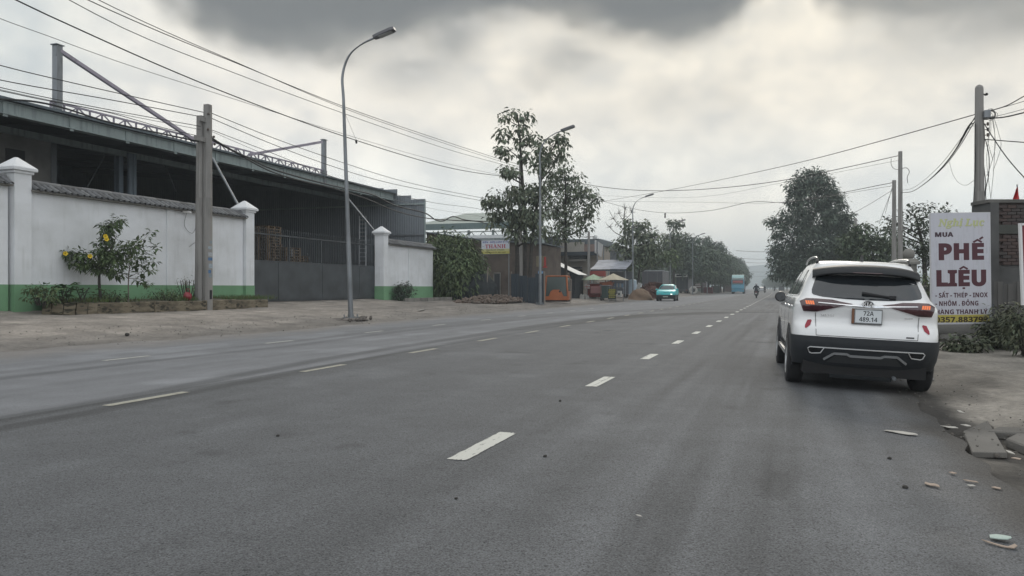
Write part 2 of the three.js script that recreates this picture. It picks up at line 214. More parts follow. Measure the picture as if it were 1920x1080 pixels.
{
  // curved tracks of dark rubber and dust: two along the centre joint that swing to the right side, two fainter in the left lane
  const line = (l) => l.map(([x, y]) => onG(x, y));
  const up = line([[-500, 868], [0, 789], [297, 736], [396, 716], [594, 677], [760, 650], [1000, 613], [1125, 598], [1225, 590.5], [1350, 586], [1462, 585.5], [1640, 588]]);
  const dn = line([[-500, 890], [0, 806], [166, 776], [396, 730], [594, 692], [760, 660], [1000, 617], [1125, 601], [1225, 592.5], [1350, 588]]);
  const fa = line([[-500, 776], [0, 712], [277, 679], [554, 649], [752, 622], [1000, 596], [1150, 585], [1250, 580], [1375, 581], [1462, 583]]);
  const fb = line([[-500, 756], [0, 700], [277, 668], [554, 641], [752, 616], [1000, 592], [1150, 583]]);
  const dist = (L, x, z) => { let d = 9; for (let i = 1; i < L.length; i++) { const ax = L[i - 1].x, az = L[i - 1].z, bx = L[i].x - ax, bz = L[i].z - az, t = clamp(((x - ax) * bx + (z - az) * bz) / (bx * bx + bz * bz)); d = Math.min(d, Math.hypot(x - ax - bx * t, z - az - bz * t)); } return d; };
  const tone = (x, z, left) => {
    const s = -z, n = fbm(x * 0.5, z * 0.18, 3, 4), m = fbm(x * 2.6, z * 1.4, 6, 4), lg = fbm(x * 5.5, z * 0.10, 11, 4), l2 = fbm(x * 13, z * 0.22, 17, 3), l3 = fbm((x + 0.012 * z) * 6.5, (z - x * 0.4) * 0.20, 27, 3);
    let v = left ? 0.250 : 0.146, w = left ? [0.96, 1.0, 1.075] : [0.955, 1.0, 1.07];
    v *= 1 + 0.20 * (n - 0.5) + 0.14 * (m - 0.5);
    if (left) v *= 1 + 0.34 * (lg - 0.5) + 0.10 * (l2 - 0.5);
    else {                                        // brushed tyre streaks in the right lane
      const lane = Math.exp(-(((x + 0.2) / 1.5) ** 2)); v *= 1 + (0.16 + 0.85 * lane) * (l3 - 0.5) + 0.20 * (lg - 0.5);
      const dark = Math.exp(-(((x - 0.35) / 0.5) ** 2)) + 0.8 * Math.exp(-(((x + 1.15) / 0.4) ** 2)); v *= 1 - 0.09 * dark * sstep(0.3, 0.7, fbm(x * 2, z * 0.12, 31, 3));
      v *= 1 + 0.16 * sstep(12, 40, s);
    }
    const hw = lerp(0.16, 0.62, sstep(13, 38, s)), tr = Math.max(sstep(hw * 1.5, hw * 0.6, dist(up, x, z)), 0.85 * sstep(hw * 1.2, hw * 0.5, dist(dn, x, z))); v *= 1 - (0.52 + 0.24 * sstep(14, 34, s)) * tr * (0.6 + 0.5 * m);
    v *= 1 - 0.40 * Math.max(sstep(hw * 1.6, hw * 0.5, dist(fa, x, z)), 0.7 * sstep(hw * 1.3, hw * 0.5, dist(fb, x, z))) * (0.5 + 0.6 * m);
    const dust = Math.max(sstep(-11.4, -12.9, x + (m - 0.5) * 1.6), sstep(0.75, 1.5, x + (m - 0.5) * 1.1) * 0.4); let c = w.map((k) => v * k); c = c.map((k, i) => lerp(k, [0.31, 0.285, 0.262][i], dust * 0.7)); if (!left && z > -13) { const so = sstep(-13, -10.5, z) * sstep(edgeR(z) - 0.42, edgeR(z) - 0.02, x + (m - 0.5) * 0.5); c = c.map((k, i) => lerp(k, [0.080, 0.075, 0.070][i], so)); }
    const pale = sstep(0.62, 0.76, fbm(x * 0.9 + 40, z * 0.6, 41, 3)) * 0.22; c = c.map((k) => k * (1 + pale));
    if (!left) { const oil = sstep(0.76, 0.82, fbm(x * 1.3 + 3, z * 1.3, 51, 3)); c = c.map((k) => k * (1 - 0.35 * oil)); }
    return c;
  };
  const far = [...zrows(8, -20, 0.12, 0.0115), ...zrows(-20, -56, 0.1, 0.005).slice(1), ...zrows(-56, -1250, 0.12, 0.03).slice(1)];
  const MID = -6.62, at = (f) => (z) => f(z) + bend(z);
  const xr = [...[...seq(MID, -2.4, 0.09), ...seq(-2.3, 0.9, 0.055)].map((x) => at(() => x)), ...[0.25, 0.5, 0.75, 1].map((t) => at((z) => lerp(0.9, edgeR(z), t)))];
  const xl = [...[1, 0.75, 0.5, 0.25].map((t) => at((z) => lerp(-12.2, edgeL(z), t))), ...seq(-12.2, MID, 0.10).map((x) => at(() => x))];
  const lift = (x, z) => gy(x, z) + 0.012;
  mesh('carriageway', sheet(xr, far, lift, (x, z) => tone(x, z, false)), MroadR, road, true);
  mesh('carriageway', sheet(xl, far, lift, (x, z) => tone(x, z, true)), MroadL, road, true);
  // painted dashes, worn through to the asphalt
  const T_paint = tex(256, 512, (u, v, i, j) => { const w = tf(u, v, 10, 301, 5), e = Math.min(u, 1 - u, (v) * 4, (1 - v) * 4) * 9, k = sstep(0.70, 0.80, w + 0.25 * (1 - clamp(e)) + 0.12 * (h3(i >> 1, j >> 1, 4) - 0.5)); return [lerp(0.88, 0.45, k), lerp(0.88, 0.455, k), lerp(0.86, 0.46, k)]; }, { rx: 1, ry: 1 });
  const Mp = mat('road paint', lin(0.72, 0.72, 0.70), 0.8, { map: T_paint, ...bump(0.004) }), My = mat('faded centre paint', lin(0.40, 0.39, 0.345), 0.85, { map: T_paint }), Mf = mat('dusty road paint', lin(0.46, 0.46, 0.45), 0.85, { map: T_paint });
  const dash = (x, s0, len, w, m, k) => { const p = [], uv = [], n = 4, off = (k % 7) / 7; for (let i = 0; i <= n; i++) { const z = -s0 - len * i / n, b = bend(z); for (const t of [-w / 2, w / 2]) { p.push(x + b + t, gy(x + b + t, z) + 0.0165, z); uv.push(t / w + 0.5 + off, i / n + off); } } const idx = []; for (let i = 0; i < n; i++) idx.push(i * 2, i * 2 + 1, i * 2 + 2, i * 2 + 1, i * 2 + 3, i * 2 + 2); const g = new THREE.BufferGeometry(); g.setAttribute('position', new THREE.Float32BufferAttribute(p, 3)); g.setAttribute('uv', new THREE.Float32BufferAttribute(uv, 2)); g.setIndex(idx); g.computeVertexNormals(); mesh('lane_dash', g, m, road, true); };
  for (let k = 0; k < 60; k++) dash(k ? -2.2 : -2.14, k ? 5.52 + 3.9 * k : 5.1, 1.1, 0.15, Mp, k * 3);
  for (let k = 0; k < 40; k++) dash(-6.35, 6.2 + 3.4 * k, 1.12, 0.12, My, k * 5 + 1);
  for (let k = 0; k < 30; k++) dash(-10.5, 10.2 + 4.3 * k, 1.0, 0.12, Mf, k * 2 + 3);
}
{ // distant mountains, their base colour paled to stand in for haze
  const ridge = (D, px0, px1, top, seed, name, label) => { const pos = [], idx = [], n = 120; for (let i = 0; i <= n; i++) { const px = lerp(px0, px1, i / n), y = top(px) - 6 * (fbm(px * 0.02, seed, 0, 4) - 0.5) * 2, a = atD(px, y, D), b = atD(px, 539, D * 0.8), c = atD(px, 539, D * 1.25); const foot = gy(b.x, b.z) - 1; pos.push(b.x, foot, b.z, lerp(b.x, a.x, 0.55), lerp(0, a.y, 0.5 + 0.2 * vn(px * 0.06, seed)), lerp(b.z, a.z, 0.55), a.x, a.y, a.z, c.x, foot, c.z); } for (let i = 0; i < n; i++) for (let k = 0; k < 3; k++) { const a = i * 4 + k, b = a + 4; idx.push(a, b, a + 1, b, b + 1, a + 1); } const g = new THREE.BufferGeometry(); g.setAttribute('position', new THREE.Float32BufferAttribute(pos, 3)); g.setIndex(idx); g.computeVertexNormals(); tag(mesh(name, g, mat('haze paled mountain', lin(0.15, 0.18, 0.18), 1), null), label, null, null, 'structure'); };
  const pk = (px, c, w, h) => h * Math.exp(-(((px - c) / w) ** 2));
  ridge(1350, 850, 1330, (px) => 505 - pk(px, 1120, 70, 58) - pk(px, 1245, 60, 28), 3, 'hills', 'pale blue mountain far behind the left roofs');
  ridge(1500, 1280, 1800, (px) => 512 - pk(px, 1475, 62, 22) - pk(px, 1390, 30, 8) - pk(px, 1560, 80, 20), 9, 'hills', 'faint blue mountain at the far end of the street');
}

// ---------------------------------------------------------------- white boundary wall, pillars, gate, planter
const Mwhite = mat('white plaster', lin(0.85, 0.87, 0.91), 0.9, { map: T.plaster, ...bump(0.002) });
const Mgreen = mat('green dado paint', lin(0.19, 0.37, 0.21), 0.85, { map: T.plaster });
const Mtile = mat('grey roof tile', lin(0.155, 0.16, 0.17), 0.75, { map: T.mottle }), Mtile2 = mat('grey roof tile weathered', lin(0.12, 0.122, 0.125), 0.8, { map: T.mottle }), Mtile3 = mat('grey roof tile pale', lin(0.19, 0.195, 0.2), 0.75, { map: T.mottle });
const WX = -20.62;                                                     // front face of the wall
const sOf = (px, X) => -zAt(px, X);
function barrel(w, len, h, th = 0.018) { const s = new THREE.Shape(), n = 7; for (let i = 0; i <= n; i++) { const a = Math.PI * i / n; s[i ? 'lineTo' : 'moveTo'](-Math.cos(a) * w / 2, Math.sin(a) * h); } for (let i = n; i >= 0; i--) { const a = Math.PI * i / n; s.lineTo(-Math.cos(a) * (w / 2 - th), Math.sin(a) * (h - th)); } return new THREE.ExtrudeGeometry(s, { depth: len, bevelEnabled: false }); }
function wall(label, s0, s1, y0, y1, top, pilasters) {
  const L = s1 - s0, t = thing('boundary_wall', label, 'wall', [WX - 0.11, 0, -(s0 + s1) / 2]), m = new MB(), base = gy(WX, -s0) - 0.1;
  const h = top - base; m.box(0.22, h, L, 0, base + h / 2, 0).build('wall_face', Mwhite, t);
  new MB().box(0.245, 1.40 - base, L, 0, base + (1.40 - base) / 2, 0).build('painted_base', Mgreen, t);
  for (const px of pilasters) { const z = zAt(px, WX) + (s0 + s1) / 2; new MB().box(0.05, top - 1.4, 0.34, 0.135, 1.4 + (top - 1.4) / 2, z).build('pilaster', Mwhite, t); new MB().box(0.05, 1.40 - base, 0.35, 0.148, base + (1.40 - base) / 2, z).build('painted_base', Mgreen, t); }
  new MB().box(0.62, 0.05, L, 0.02, top + 0.025, 0).build('coping', Mconc, t);
  // tiled coping: sloping barrel tiles towards the street and a row of ridge tiles
  const g = triUV(barrel(0.15, 0.48, 0.07)), g2 = triUV(barrel(0.1, 0.46, 0.04)), gr = triUV(barrel(0.2, 0.40, 0.12)), n = Math.round(L / 0.225), r = rng(Math.round(s0 * 10)), pick = () => [Mtile, Mtile, Mtile2, Mtile3][Math.floor(r() * 4)];
  const slope = Math.atan2(0.24, 0.44);
  for (let i = 0; i < n; i++) { const z = -L / 2 + (i + 0.5) * L / n; for (const [gg, dz, dy] of [[g, 0, 0.0], [g2, L / n / 2, -0.02]]) { if (dz && i === n - 1) continue; const o = new THREE.Mesh(gg, pick()); o.name = 'roof_tile'; o.position.set(-0.03, top + 0.27 + dy + (r() - 0.5) * 0.012, z + dz + (r() - 0.5) * 0.012); o.rotation.set(0, Math.PI / 2 + (r() - 0.5) * 0.05, 0); o.rotateX(slope); t.add(o); } const bk = new THREE.Mesh(g, pick()); bk.name = 'roof_tile'; bk.position.set(0.0, top + 0.27, z); bk.rotation.set(0, -Math.PI / 2, 0); bk.rotateX(slope); if (i % 2 === 0) t.add(bk); }
  const k = Math.round(L / 0.38); for (let i = 0; i < k; i++) { const o = new THREE.Mesh(gr, pick()); o.name = 'ridge_tile'; o.position.set(-0.01, top + 0.25 + (r() - 0.5) * 0.012, -L / 2 + i * L / k); t.add(o); }
  return t;
}
wall('long white wall with green base and grey tiled coping behind the yellow-flowered bush', 17.32, 27.0, 0, 0, 4.07, [318]);
wall('short white wall with green base right of the metal gate', 39.23, 45.4, 0, 0, 3.66, [768]);
wall('white wall stub at the left edge of the picture', 11, 16.7, 0, 0, 4.15, []);
function pillar(label, s, yt) {
  const t = thing('gate_pillar', label, 'pillar', [-20.76, 0, -s]), b = 0.35, w = 0.54;
  new MB().box(w, yt - 1.4, w, 0, 1.4 + (yt - 1.4) / 2, 0).build('shaft', Mwhite, t);
  new MB().box(w + 0.02, 1.40 - b, w + 0.02, 0, b + (1.4 - b) / 2, 0).build('painted_base', Mgreen, t);
  const c = new MB(); c.box(w + 0.10, 0.08, w + 0.10, 0, yt + 0.04, 0, null, 0.015).box(w + 0.24, 0.10, w + 0.24, 0, yt + 0.128, 0, null, 0.02);
  const py = new THREE.CylinderGeometry(0.05, (w + 0.2) * 0.7071, 0.30, 4, 1); py.rotateY(Math.PI / 4); c.add(py, V(0, yt + 0.33, 0)); c.build('cap', Mwhite, t);
}
pillar('white pillar with pyramid cap at the left edge of the picture', 17.07, 4.55);
pillar('white pillar with pyramid cap at the left side of the metal gate', 27.29, 4.36);
pillar('white pillar with pyramid cap at the right side of the metal gate', 38.98, 4.18);
{ // security camera with its hanging wires on the long wall
  const p = onX(341, 397, WX + 0.02), t = thing('security_camera', 'small white security camera high on the long white wall', 'camera', [p.x, p.y, p.z]);
  const Mw = mat('white plastic', lin(0.75, 0.75, 0.75), 0.4);
  new MB().box(0.12, 0.10, 0.08, 0.06, 0.02, 0).build('bracket', Mw, t); new MB().bar(V(0.1, 0.03, 0.1), V(0.20, -0.02, -0.22), 0.055, 12).build('body', Mw, t); new MB().bar(V(0.1, 0.03, 0.1), V(0.088, 0.036, 0.14), 0.045, 12).build('lens', Mdark, t);
  for (const q of [[V(0.03, -0.04, -0.2), V(0.03, -0.5, -0.1), V(0.03, -0.75, -0.5), V(0.03, -0.3, -0.8)], [V(0.03, -1.25, -0.35), V(0.03, -1.1, -0.6), V(0.03, -1.0, -0.85)]]) new MB().tube(q, 0.007, 5).build('wire', Mgreywire, t);
}
{ // the sliding gate
  const X = -21.08, z0 = zAt(474, X), z1 = zAt(704, X), L = z0 - z1, t = thing('metal_gate', 'grey steel gate with a solid lower panel and barred top between two white pillars', 'gate', [X, 0, (z0 + z1) / 2]);
  const Mg = mat('gate paint', lin(0.085, 0.095, 0.105), 0.6, { map: T.mottle, metalness: 0.1 }), yb = 0.78, ym = 2.42, yt = 3.62;
  const n = 6; for (let i = 0; i < n; i++) new MB().box(0.03, ym - yb, L / n - 0.006, 0.012 * (i % 2), (yb + ym) / 2, L / 2 - (i + 0.5) * L / n).build('sheet_panel', Mg, t);
  for (let i = 0; i <= 4; i++) new MB().box(0.07, yt - yb, 0.07, -0.06, (yt + yb) / 2, L / 2 - 0.05 - i * (L - 0.1) / 4).build('gate_post', Mg, t);
  for (const y of [ym + 0.04, yt]) new MB().box(0.06, 0.06, L, -0.055, y, 0).build('rail', Mg, t);
  new MB().box(0.09, 0.08, L, -0.055, yb - 0.03, 0).build('rail', Mg, t);
  const b = new MB(), k = Math.round(L / 0.155), gb = new THREE.BoxGeometry(0.022, yt + 0.2 - ym, 0.022), gs = new THREE.ConeGeometry(0.026, 0.11, 4); for (let i = 0; i < k; i++) { const z = L / 2 - (i + 0.5) * L / k; b.add(gb, V(-0.055, (yt + 0.2 + ym) / 2, z)); b.add(gs, V(-0.055, yt + 0.25, z)); }
  tag(b.build('bars', mat('dark gate bars', lin(0.045, 0.05, 0.055), 0.7), t), 'spiked vertical bars of the gate', null, null, 'stuff');
  for (const f of [0.22, 0.75]) { const z = L / 2 - f * L; new MB().add(new THREE.CylinderGeometry(0.09, 0.09, 0.06, 14), V(-0.05, yb - 0.07, z), [0, 0, Math.PI / 2]).box(0.05, 0.08, 0.4, -0.05, yb - 0.02, z).build('wheel', Mdark, t); }
  new MB().box(0.02, 0.35, 0.05, 0.03, 2.9, L / 2 - 0.26 * L).build('latch', Mgalv, t);
}
{ // planter in front of the wall: weathered kerb, soil
  const a = onG(60, 590), b = onG(500, 577), X = -19.05, s0 = 17.3, s1 = sOf(500, X), Mk = mat('weathered kerb', lin(0.36, 0.335, 0.285), 0.95, { map: tex(512, 256, (u, v) => { const n = tf(u, v, 6, 401, 6), k = sstep(0.42, 0.62, n), m = sstep(0.55, 0.7, tf(u, v, 12, 421, 5)); const c = [lerp(0.62, 0.78, k), lerp(0.59, 0.745, k), lerp(0.54, 0.68, k)]; return c.map((x, i) => lerp(x, [0.30, 0.30, 0.27][i], m * 0.8)); }, { rx: 2.6, ry: 0.8 }), ...bump(0.02) });
  const t = thing('planter_bed', 'low weathered concrete planter bed along the foot of the long white wall', 'planter', [0, 0, 0]);
  const r = rng(5); let s = s0 + 0.9; const L = []; while (s < s1 - 0.4) { const l = 1.3 + r() * 1.4; L.push([s, Math.min(s + l, s1)]); s += l; }
  for (const [p, q] of L) { const g = new RoundedBoxGeometry(0.20, 0.40, q - p - 0.012, 3, 0.035); const P = g.attributes.position; for (let i = 0; i < P.count; i++) { const y = P.getY(i); P.setX(i, P.getX(i) + 0.05 * (fbm(P.getZ(i) * 3 + p * 7, y * 6, p, 3) - 0.5)); if (y > 0.1) P.setY(i, y + 0.05 * (vn(P.getZ(i) * 2 + p, p) - 0.6)); } g.computeVertexNormals(); const o = mesh('kerb_stone', g, Mk, t); o.position.set(X + 0.05 * (r() - 0.5), gy(X) + 0.13 + 0.03 * (r() - 0.5), -(p + q) / 2); o.rotation.y = (r() - 0.5) * 0.02; }
  const c = new MB(); for (let i = 0; i < 5; i++) { const a0 = Math.PI / 2 * i / 5, a1 = Math.PI / 2 * (i + 1) / 5, R = 0.9; c.beam(V(X - R + R * Math.cos(a0), gy(X) + 0.12, -s0 - 0.9 + R * Math.sin(a0)), V(X - R + R * Math.cos(a1), gy(X) + 0.15, -s0 - 0.9 + R * Math.sin(a1)), 0.2, 0.38); } c.build('kerb_corner', Mk, t);
  const soil = sheet(seq(WX, X - 0.05, 0.12), seq(s0 + 0.2, s1 - 0.15, 0.15).map((s) => -s), (x, z) => 0.84 + 0.05 * fbm(x * 3, z * 3, 2, 3) + 0.06 * (WX + 1.5 - x) / 1.5, (x, z) => { const n = 0.7 + 0.6 * fbm(x * 5, z * 5, 8, 3); return [0.09 * n, 0.085 * n, 0.05 * n]; }); mesh('soil', soil, Mdirt, t, true);
}

// ---------------------------------------------------------------- the open warehouse behind the wall
const Msteel = mat('pale green steel', lin(0.38, 0.45, 0.45), 0.6, { map: T.streak }), Mtruss = mat('mauve primer', lin(0.44, 0.40, 0.48), 0.6, { map: T.streak }), Mcorr = mat('grey corrugated sheet', lin(0.27, 0.30, 0.33), 0.6, { metalness: 0.1, map: T.streak }), Mcorr2 = mat('grey corrugated sheet stained', lin(0.25, 0.275, 0.30), 0.6, { metalness: 0.1, map: T.streak });
const Mbeige = mat('dull beige wall', lin(0.24, 0.235, 0.225), 0.9, { map: T.mottle }), Mroofdark = mat('zinc roof', lin(0.15, 0.185, 0.21), 0.6, { map: T.streak });  // zinc roof tint is lightened and blued to imitate haze inside the warehouse
// trapezoid sheet in the xy plane, width w, height h, seen from +z
function corr(w, h, pitch = 0.2, d = 0.03, top = null) { const p = [], idx = [], xs = []; for (let x = 0; x < w - 1e-4; x += pitch) for (const [f, z] of [[0, 0], [0.42, 0], [0.52, d], [0.88, d], [0.98, 0]]) if (x + f * pitch <= w) xs.push([x + f * pitch, z]); xs.push([w, 0]); for (const [x, z] of xs) p.push(x, 0, z, x, top ? top(x) : h, z); for (let i = 0; i < xs.length - 1; i++) { const a = i * 2; idx.push(a, a + 2, a + 1, a + 2, a + 3, a + 1); } const g = new THREE.BufferGeometry(); g.setAttribute('position', new THREE.Float32BufferAttribute(p, 3)); g.setIndex(idx); return g.toNonIndexed(); }
{
  const XE = -23, YE = 6.9, zn = -9, zf = -44.6, zm = (zn + zf) / 2, t = thing('warehouse', 'large dark open-fronted warehouse with a steel truss along its roof edge', 'warehouse', [-34, 0, zm]);
  const LX = (x) => x + 34, LZ = (z) => z - zm, P = (x, y, z) => V(LX(x), y, LZ(z));
  // roof sloping up away from the street
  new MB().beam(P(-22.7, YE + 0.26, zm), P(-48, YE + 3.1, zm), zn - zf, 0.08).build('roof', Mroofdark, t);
  new MB().box(0.16, 0.34, zn - zf, LX(XE), YE, 0).box(0.30, 0.03, zn - zf, LX(XE), YE + 0.185, 0).box(0.30, 0.03, zn - zf, LX(XE), YE - 0.185, 0).build('eave_beam', Msteel, t);
  for (let z = -16; z > zf; z -= 2.45) new MB().box(0.03, 0.46, 0.16, LX(XE + 0.10), YE - 0.04, LZ(z)).build('bracket', Msteel, t);
  new MB().box(0.2, 0.22, zn - zf, LX(-26.2), YE + 0.02, 0).build('purlin', Msteel, t);
  for (let z = -14; z > zf; z -= 4.9) new MB().beam(P(XE, YE + 0.12, z), P(-47.5, YE + 2.75, z), 0.16, 0.3).build('rafter', mat('dark steel', lin(0.09, 0.10, 0.11), 0.6), t);
  // walls
  let x = -20.8; let i = 0; const r = rng(77); while (x > -47) { const w = 0.95, top = (X) => X > -21.95 ? 6.75 : X > -22.9 ? 7.0 : lerp(YE + 0.5, YE + 3.3, (-X - 23) / 25); const g = corr(w + 0.04, 1, 0.158, 0.016, () => top(x - w / 2) - 0.4); const o = mesh('wall_panel', g, [Mcorr, Mcorr, Mcorr2][Math.floor(r() * 3)], t); o.position.set(LX(x - w), 0.4, LZ(zf + 0.004 * (i % 2))); x -= w; i++; }
  new MB().box(26.2, 0.08, 0.06, LX(-33.9), 6.45, LZ(zf) + 0.06).build('girt', Msteel, t); new MB().box(26.2, 0.07, 0.06, LX(-33.9), 4.55, LZ(zf) + 0.06).build('girt', Mgalv, t); new MB().box(26.2, 0.07, 0.06, LX(-33.9), 2.9, LZ(zf) + 0.06).build('girt', Mgalv, t);
  new MB().box(0.08, 6.4, 0.08, LX(-20.78), 3.5, LZ(zf) + 0.02).build('corner_post', Msteel, t);
  new MB().box(0.2, 10.6, zn - zf, LX(-47.5), 5.3, 0).build('back_wall', mat('haze lifted sheet', lin(0.16, 0.21, 0.25), 0.6, { map: T.streak }), t);  // back wall colour lifted towards blue, painting haze into the dark interior
  new MB().box(25, 10.2, 0.2, LX(-35), 5, LZ(zn)).build('side_wall', Mcorr2, t);
  const zA = zAt(97, -26.4); new MB().box(0.2, 6.5, zn - zA, LX(-26.4), 3.6, LZ((zn + zA) / 2)).build('front_wall', Mbeige, t);
  new MB().box(0.24, 6.5, 0.25, LX(-26.4), 3.6, LZ(zA)).build('wall_edge', mat('dark steel', 0, 0.6), t);
  new MB().box(0.04, 3.2, 0.75, LX(-26.28), 4.7, LZ(zAt(24, -26.4))).build('vent_opening', Mdark, t);
  // columns and pipes
  const Mpipe = mat('blue grey pipe', lin(0.15, 0.19, 0.23), 0.55);
  for (const [px, w] of [[227, 0.2], [236.5, 0.16], [244, 0.16]]) { const z = zAt(px, -26.2); if (w > 0.18) new MB().box(0.25, 6.6, 0.05, LX(-26.2) - 0.12, 3.7, LZ(z)).box(0.03, 6.6, 0.22, LX(-26.2), 3.7, LZ(z)).box(0.03, 6.6, 0.22, LX(-26.2) - 0.25, 3.7, LZ(z)).build('column', Mpipe, t); else new MB().add(new THREE.CylinderGeometry(0.11, 0.11, 6.5, 12), V(LX(-26), 3.7, LZ(z))).build('downpipe', Mpipe, t); }
  
  for (const [a, b] of [[[200, 285], [150, 375]], [[60, 300], [105, 375]], [[290, 262], [330, 360]]]) new MB().bar(P(...onX(a[0], a[1], -26.6).toArray()), P(...onX(b[0], b[1], -26.6).toArray()), 0.025, 6).build('tie_rod', mat('dark steel', 0, 0.6), t);
  // truss for a signboard along the roof edge, two posts with long braces
  const zT0 = zAt(95, XE), zT1 = zAt(612, XE), yt = 7.5, yb = 7.14, n = Math.round((zT0 - zT1) / 0.52), step = (zT0 - zT1) / n;
  for (const y of [yt, yb]) new MB().box(0.07, 0.06, zT0 - zT1, LX(XE), y, LZ((zT0 + zT1) / 2)).build('truss_chord', Mtruss, t);
  const gv = triUV(new THREE.BoxGeometry(0.05, yt - yb - 0.06, 0.05)), dl = Math.hypot(yt - yb, step), gd = triUV(new THREE.BoxGeometry(0.035, 0.04, dl));
  for (let k = 0; k <= n; k++) { const o = new THREE.Mesh(gv, Mtruss); o.name = 'truss_strut'; o.position.set(LX(XE), (yt + yb) / 2, LZ(zT0 - k * step)); t.add(o); if (k < n) { const q = new THREE.Mesh(gd, Mtruss); q.name = 'truss_diagonal'; q.position.set(LX(XE) + 0.028, (yt + yb) / 2, LZ(zT0 - (k + 0.5) * step)); q.rotation.x = (k % 2 ? 1 : -1) * Math.atan2(yt - yb, step); t.add(q); } }
  const post = (px, ytop, ybot, w) => { const a = onX(px, ytop, XE), b = onX(px, ybot, XE); new MB().box(w, a.y - b.y, w, LX(XE) + 0.04, (a.y + b.y) / 2, LZ(a.z)).box(w + 0.06, 0.03, w + 0.1, LX(XE) + 0.04, a.y + 0.02, LZ(a.z)).build('sign_post', Mgalv, t); };
  post(106, 86, 206, 0.22); post(606, 263, 345, 0.2);
  const br = (a, b, w) => new MB().beam(P(...onX(...a, XE + 0.1).toArray()), P(...onX(...b, XE + 0.1).toArray()), w, w).build('brace', Mtruss, t);
  br([112, 95], [366, 264], 0.12); br([604, 266], [468, 290], 0.12);
  // props from the eave down to the pillars
  const prop = (a, b) => new MB().bar(P(...onX(...a, XE + 0.3).toArray()), P(...onX(...b, -21.25).toArray()), 0.055, 10).build('prop', Mgalv, t);
  prop([398, 296], [452, 395]); prop([652, 372], [712, 445]);
}
{ // stacks of wooden pallets seen through the gate bars, ladder at the sheet wall, things in the yard
  const Mw = mat('pallet wood', lin(0.27, 0.19, 0.12), 0.9, { map: T.streak }), stack = (label, x, z, n, turn) => { const t = thing('pallet_stack', label, 'pallets', [x, gy(x), z], turn, 'stacks of pallets behind the gate'), r = rng(Math.round(-z * 31)), w = 1.2, h = 0.145; const m = new MB(); for (let i = 0; i < n; i++) { const y = i * h, dx = (r() - 0.5) * 0.05, dz = (r() - 0.5) * 0.05; for (let k = 0; k < 6; k++) m.box(w, 0.02, 0.13, dx, y + h - 0.012, dz - w / 2 + 0.08 + k * (w - 0.16) / 5); for (const q of [-0.52, 0, 0.52]) { for (const p of [-0.52, 0, 0.52]) m.box(0.11, 0.09, 0.12, dx + q, y + 0.075, dz + p); m.box(0.11, 0.02, w, dx + q, y + 0.014, dz); } } tag(m.build('pallets', Mw, t), null, null, null, 'stuff'); };
  stack('tall stack of brown pallets behind the gate beside the left pillar', -24.6, zAt(497, -24.6), 25, 0.04); stack('lower stack of brown pallets behind the gate second from the left', -24.2, zAt(534, -24.2), 18, -0.05); stack('lower stack of brown pallets behind the gate third from the left', -25.8, zAt(552, -25.8), 16, 0.02);
  const zl = -44.0, a = onZ(674, 505, zl + 0.8), b = onZ(674, 405, zl), c = onZ(686, 505, zl + 0.8), d = onZ(686, 405, zl), t = thing('ladder', 'tall aluminium ladder leaning on the grey sheet wall', 'ladder', [0, 0, 0]);
  for (const [p, q] of [[a, b], [c, d]]) { const e = p.clone().lerp(q, -0.42); new MB().beam(e, q, 0.04, 0.06).build('stile', mat('aluminium', lin(0.55, 0.56, 0.57), 0.4, { metalness: 0.5 }), t); }
  for (let i = -5; i < 13; i++) { const f = i / 13; new MB().bar(a.clone().lerp(b, f), c.clone().lerp(d, f), 0.018, 6).build('rung', mats.aluminium, t); }
  const m = thing('yard_machine', 'small dark red and grey machine in the yard behind the gate', 'machine', [-24.5, gy(-24.5), zAt(590, -24.5)]); new MB().box(0.9, 1.1, 1.3, 0, 0.75, 0, null, 0.06).build('housing', mat('dull red paint', lin(0.13, 0.035, 0.035), 0.6, { map: T.mottle }), m); new MB().box(0.5, 0.5, 0.6, 0.1, 1.55, 0.2, null, 0.04).bar(V(0, 1.8, 0.3), V(0.1, 2.4, 0.9), 0.04).build('motor', Mgalv, m); for (const z of [-0.4, 0.4]) new MB().add(new THREE.CylinderGeometry(0.25, 0.25, 1, 14), V(0, 0.25, z), [0, 0, Math.PI / 2]).build('wheel', Mdark, m);
}

// ---------------------------------------------------------------- plants
const Mleaf = mat('leaves', lin(1, 1, 1), 0.75, { vertexColors: true, side: THREE.DoubleSide }), Mbark = mat('bark', lin(0.13, 0.115, 0.10), 0.95, { map: T.bark, ...bump(0.01) }), Mtwig = mat('dry twig', lin(0.20, 0.17, 0.145), 0.95), Mpetal = mat('yellow petals', lin(0.62, 0.45, 0.02), 0.6, { side: THREE.DoubleSide });
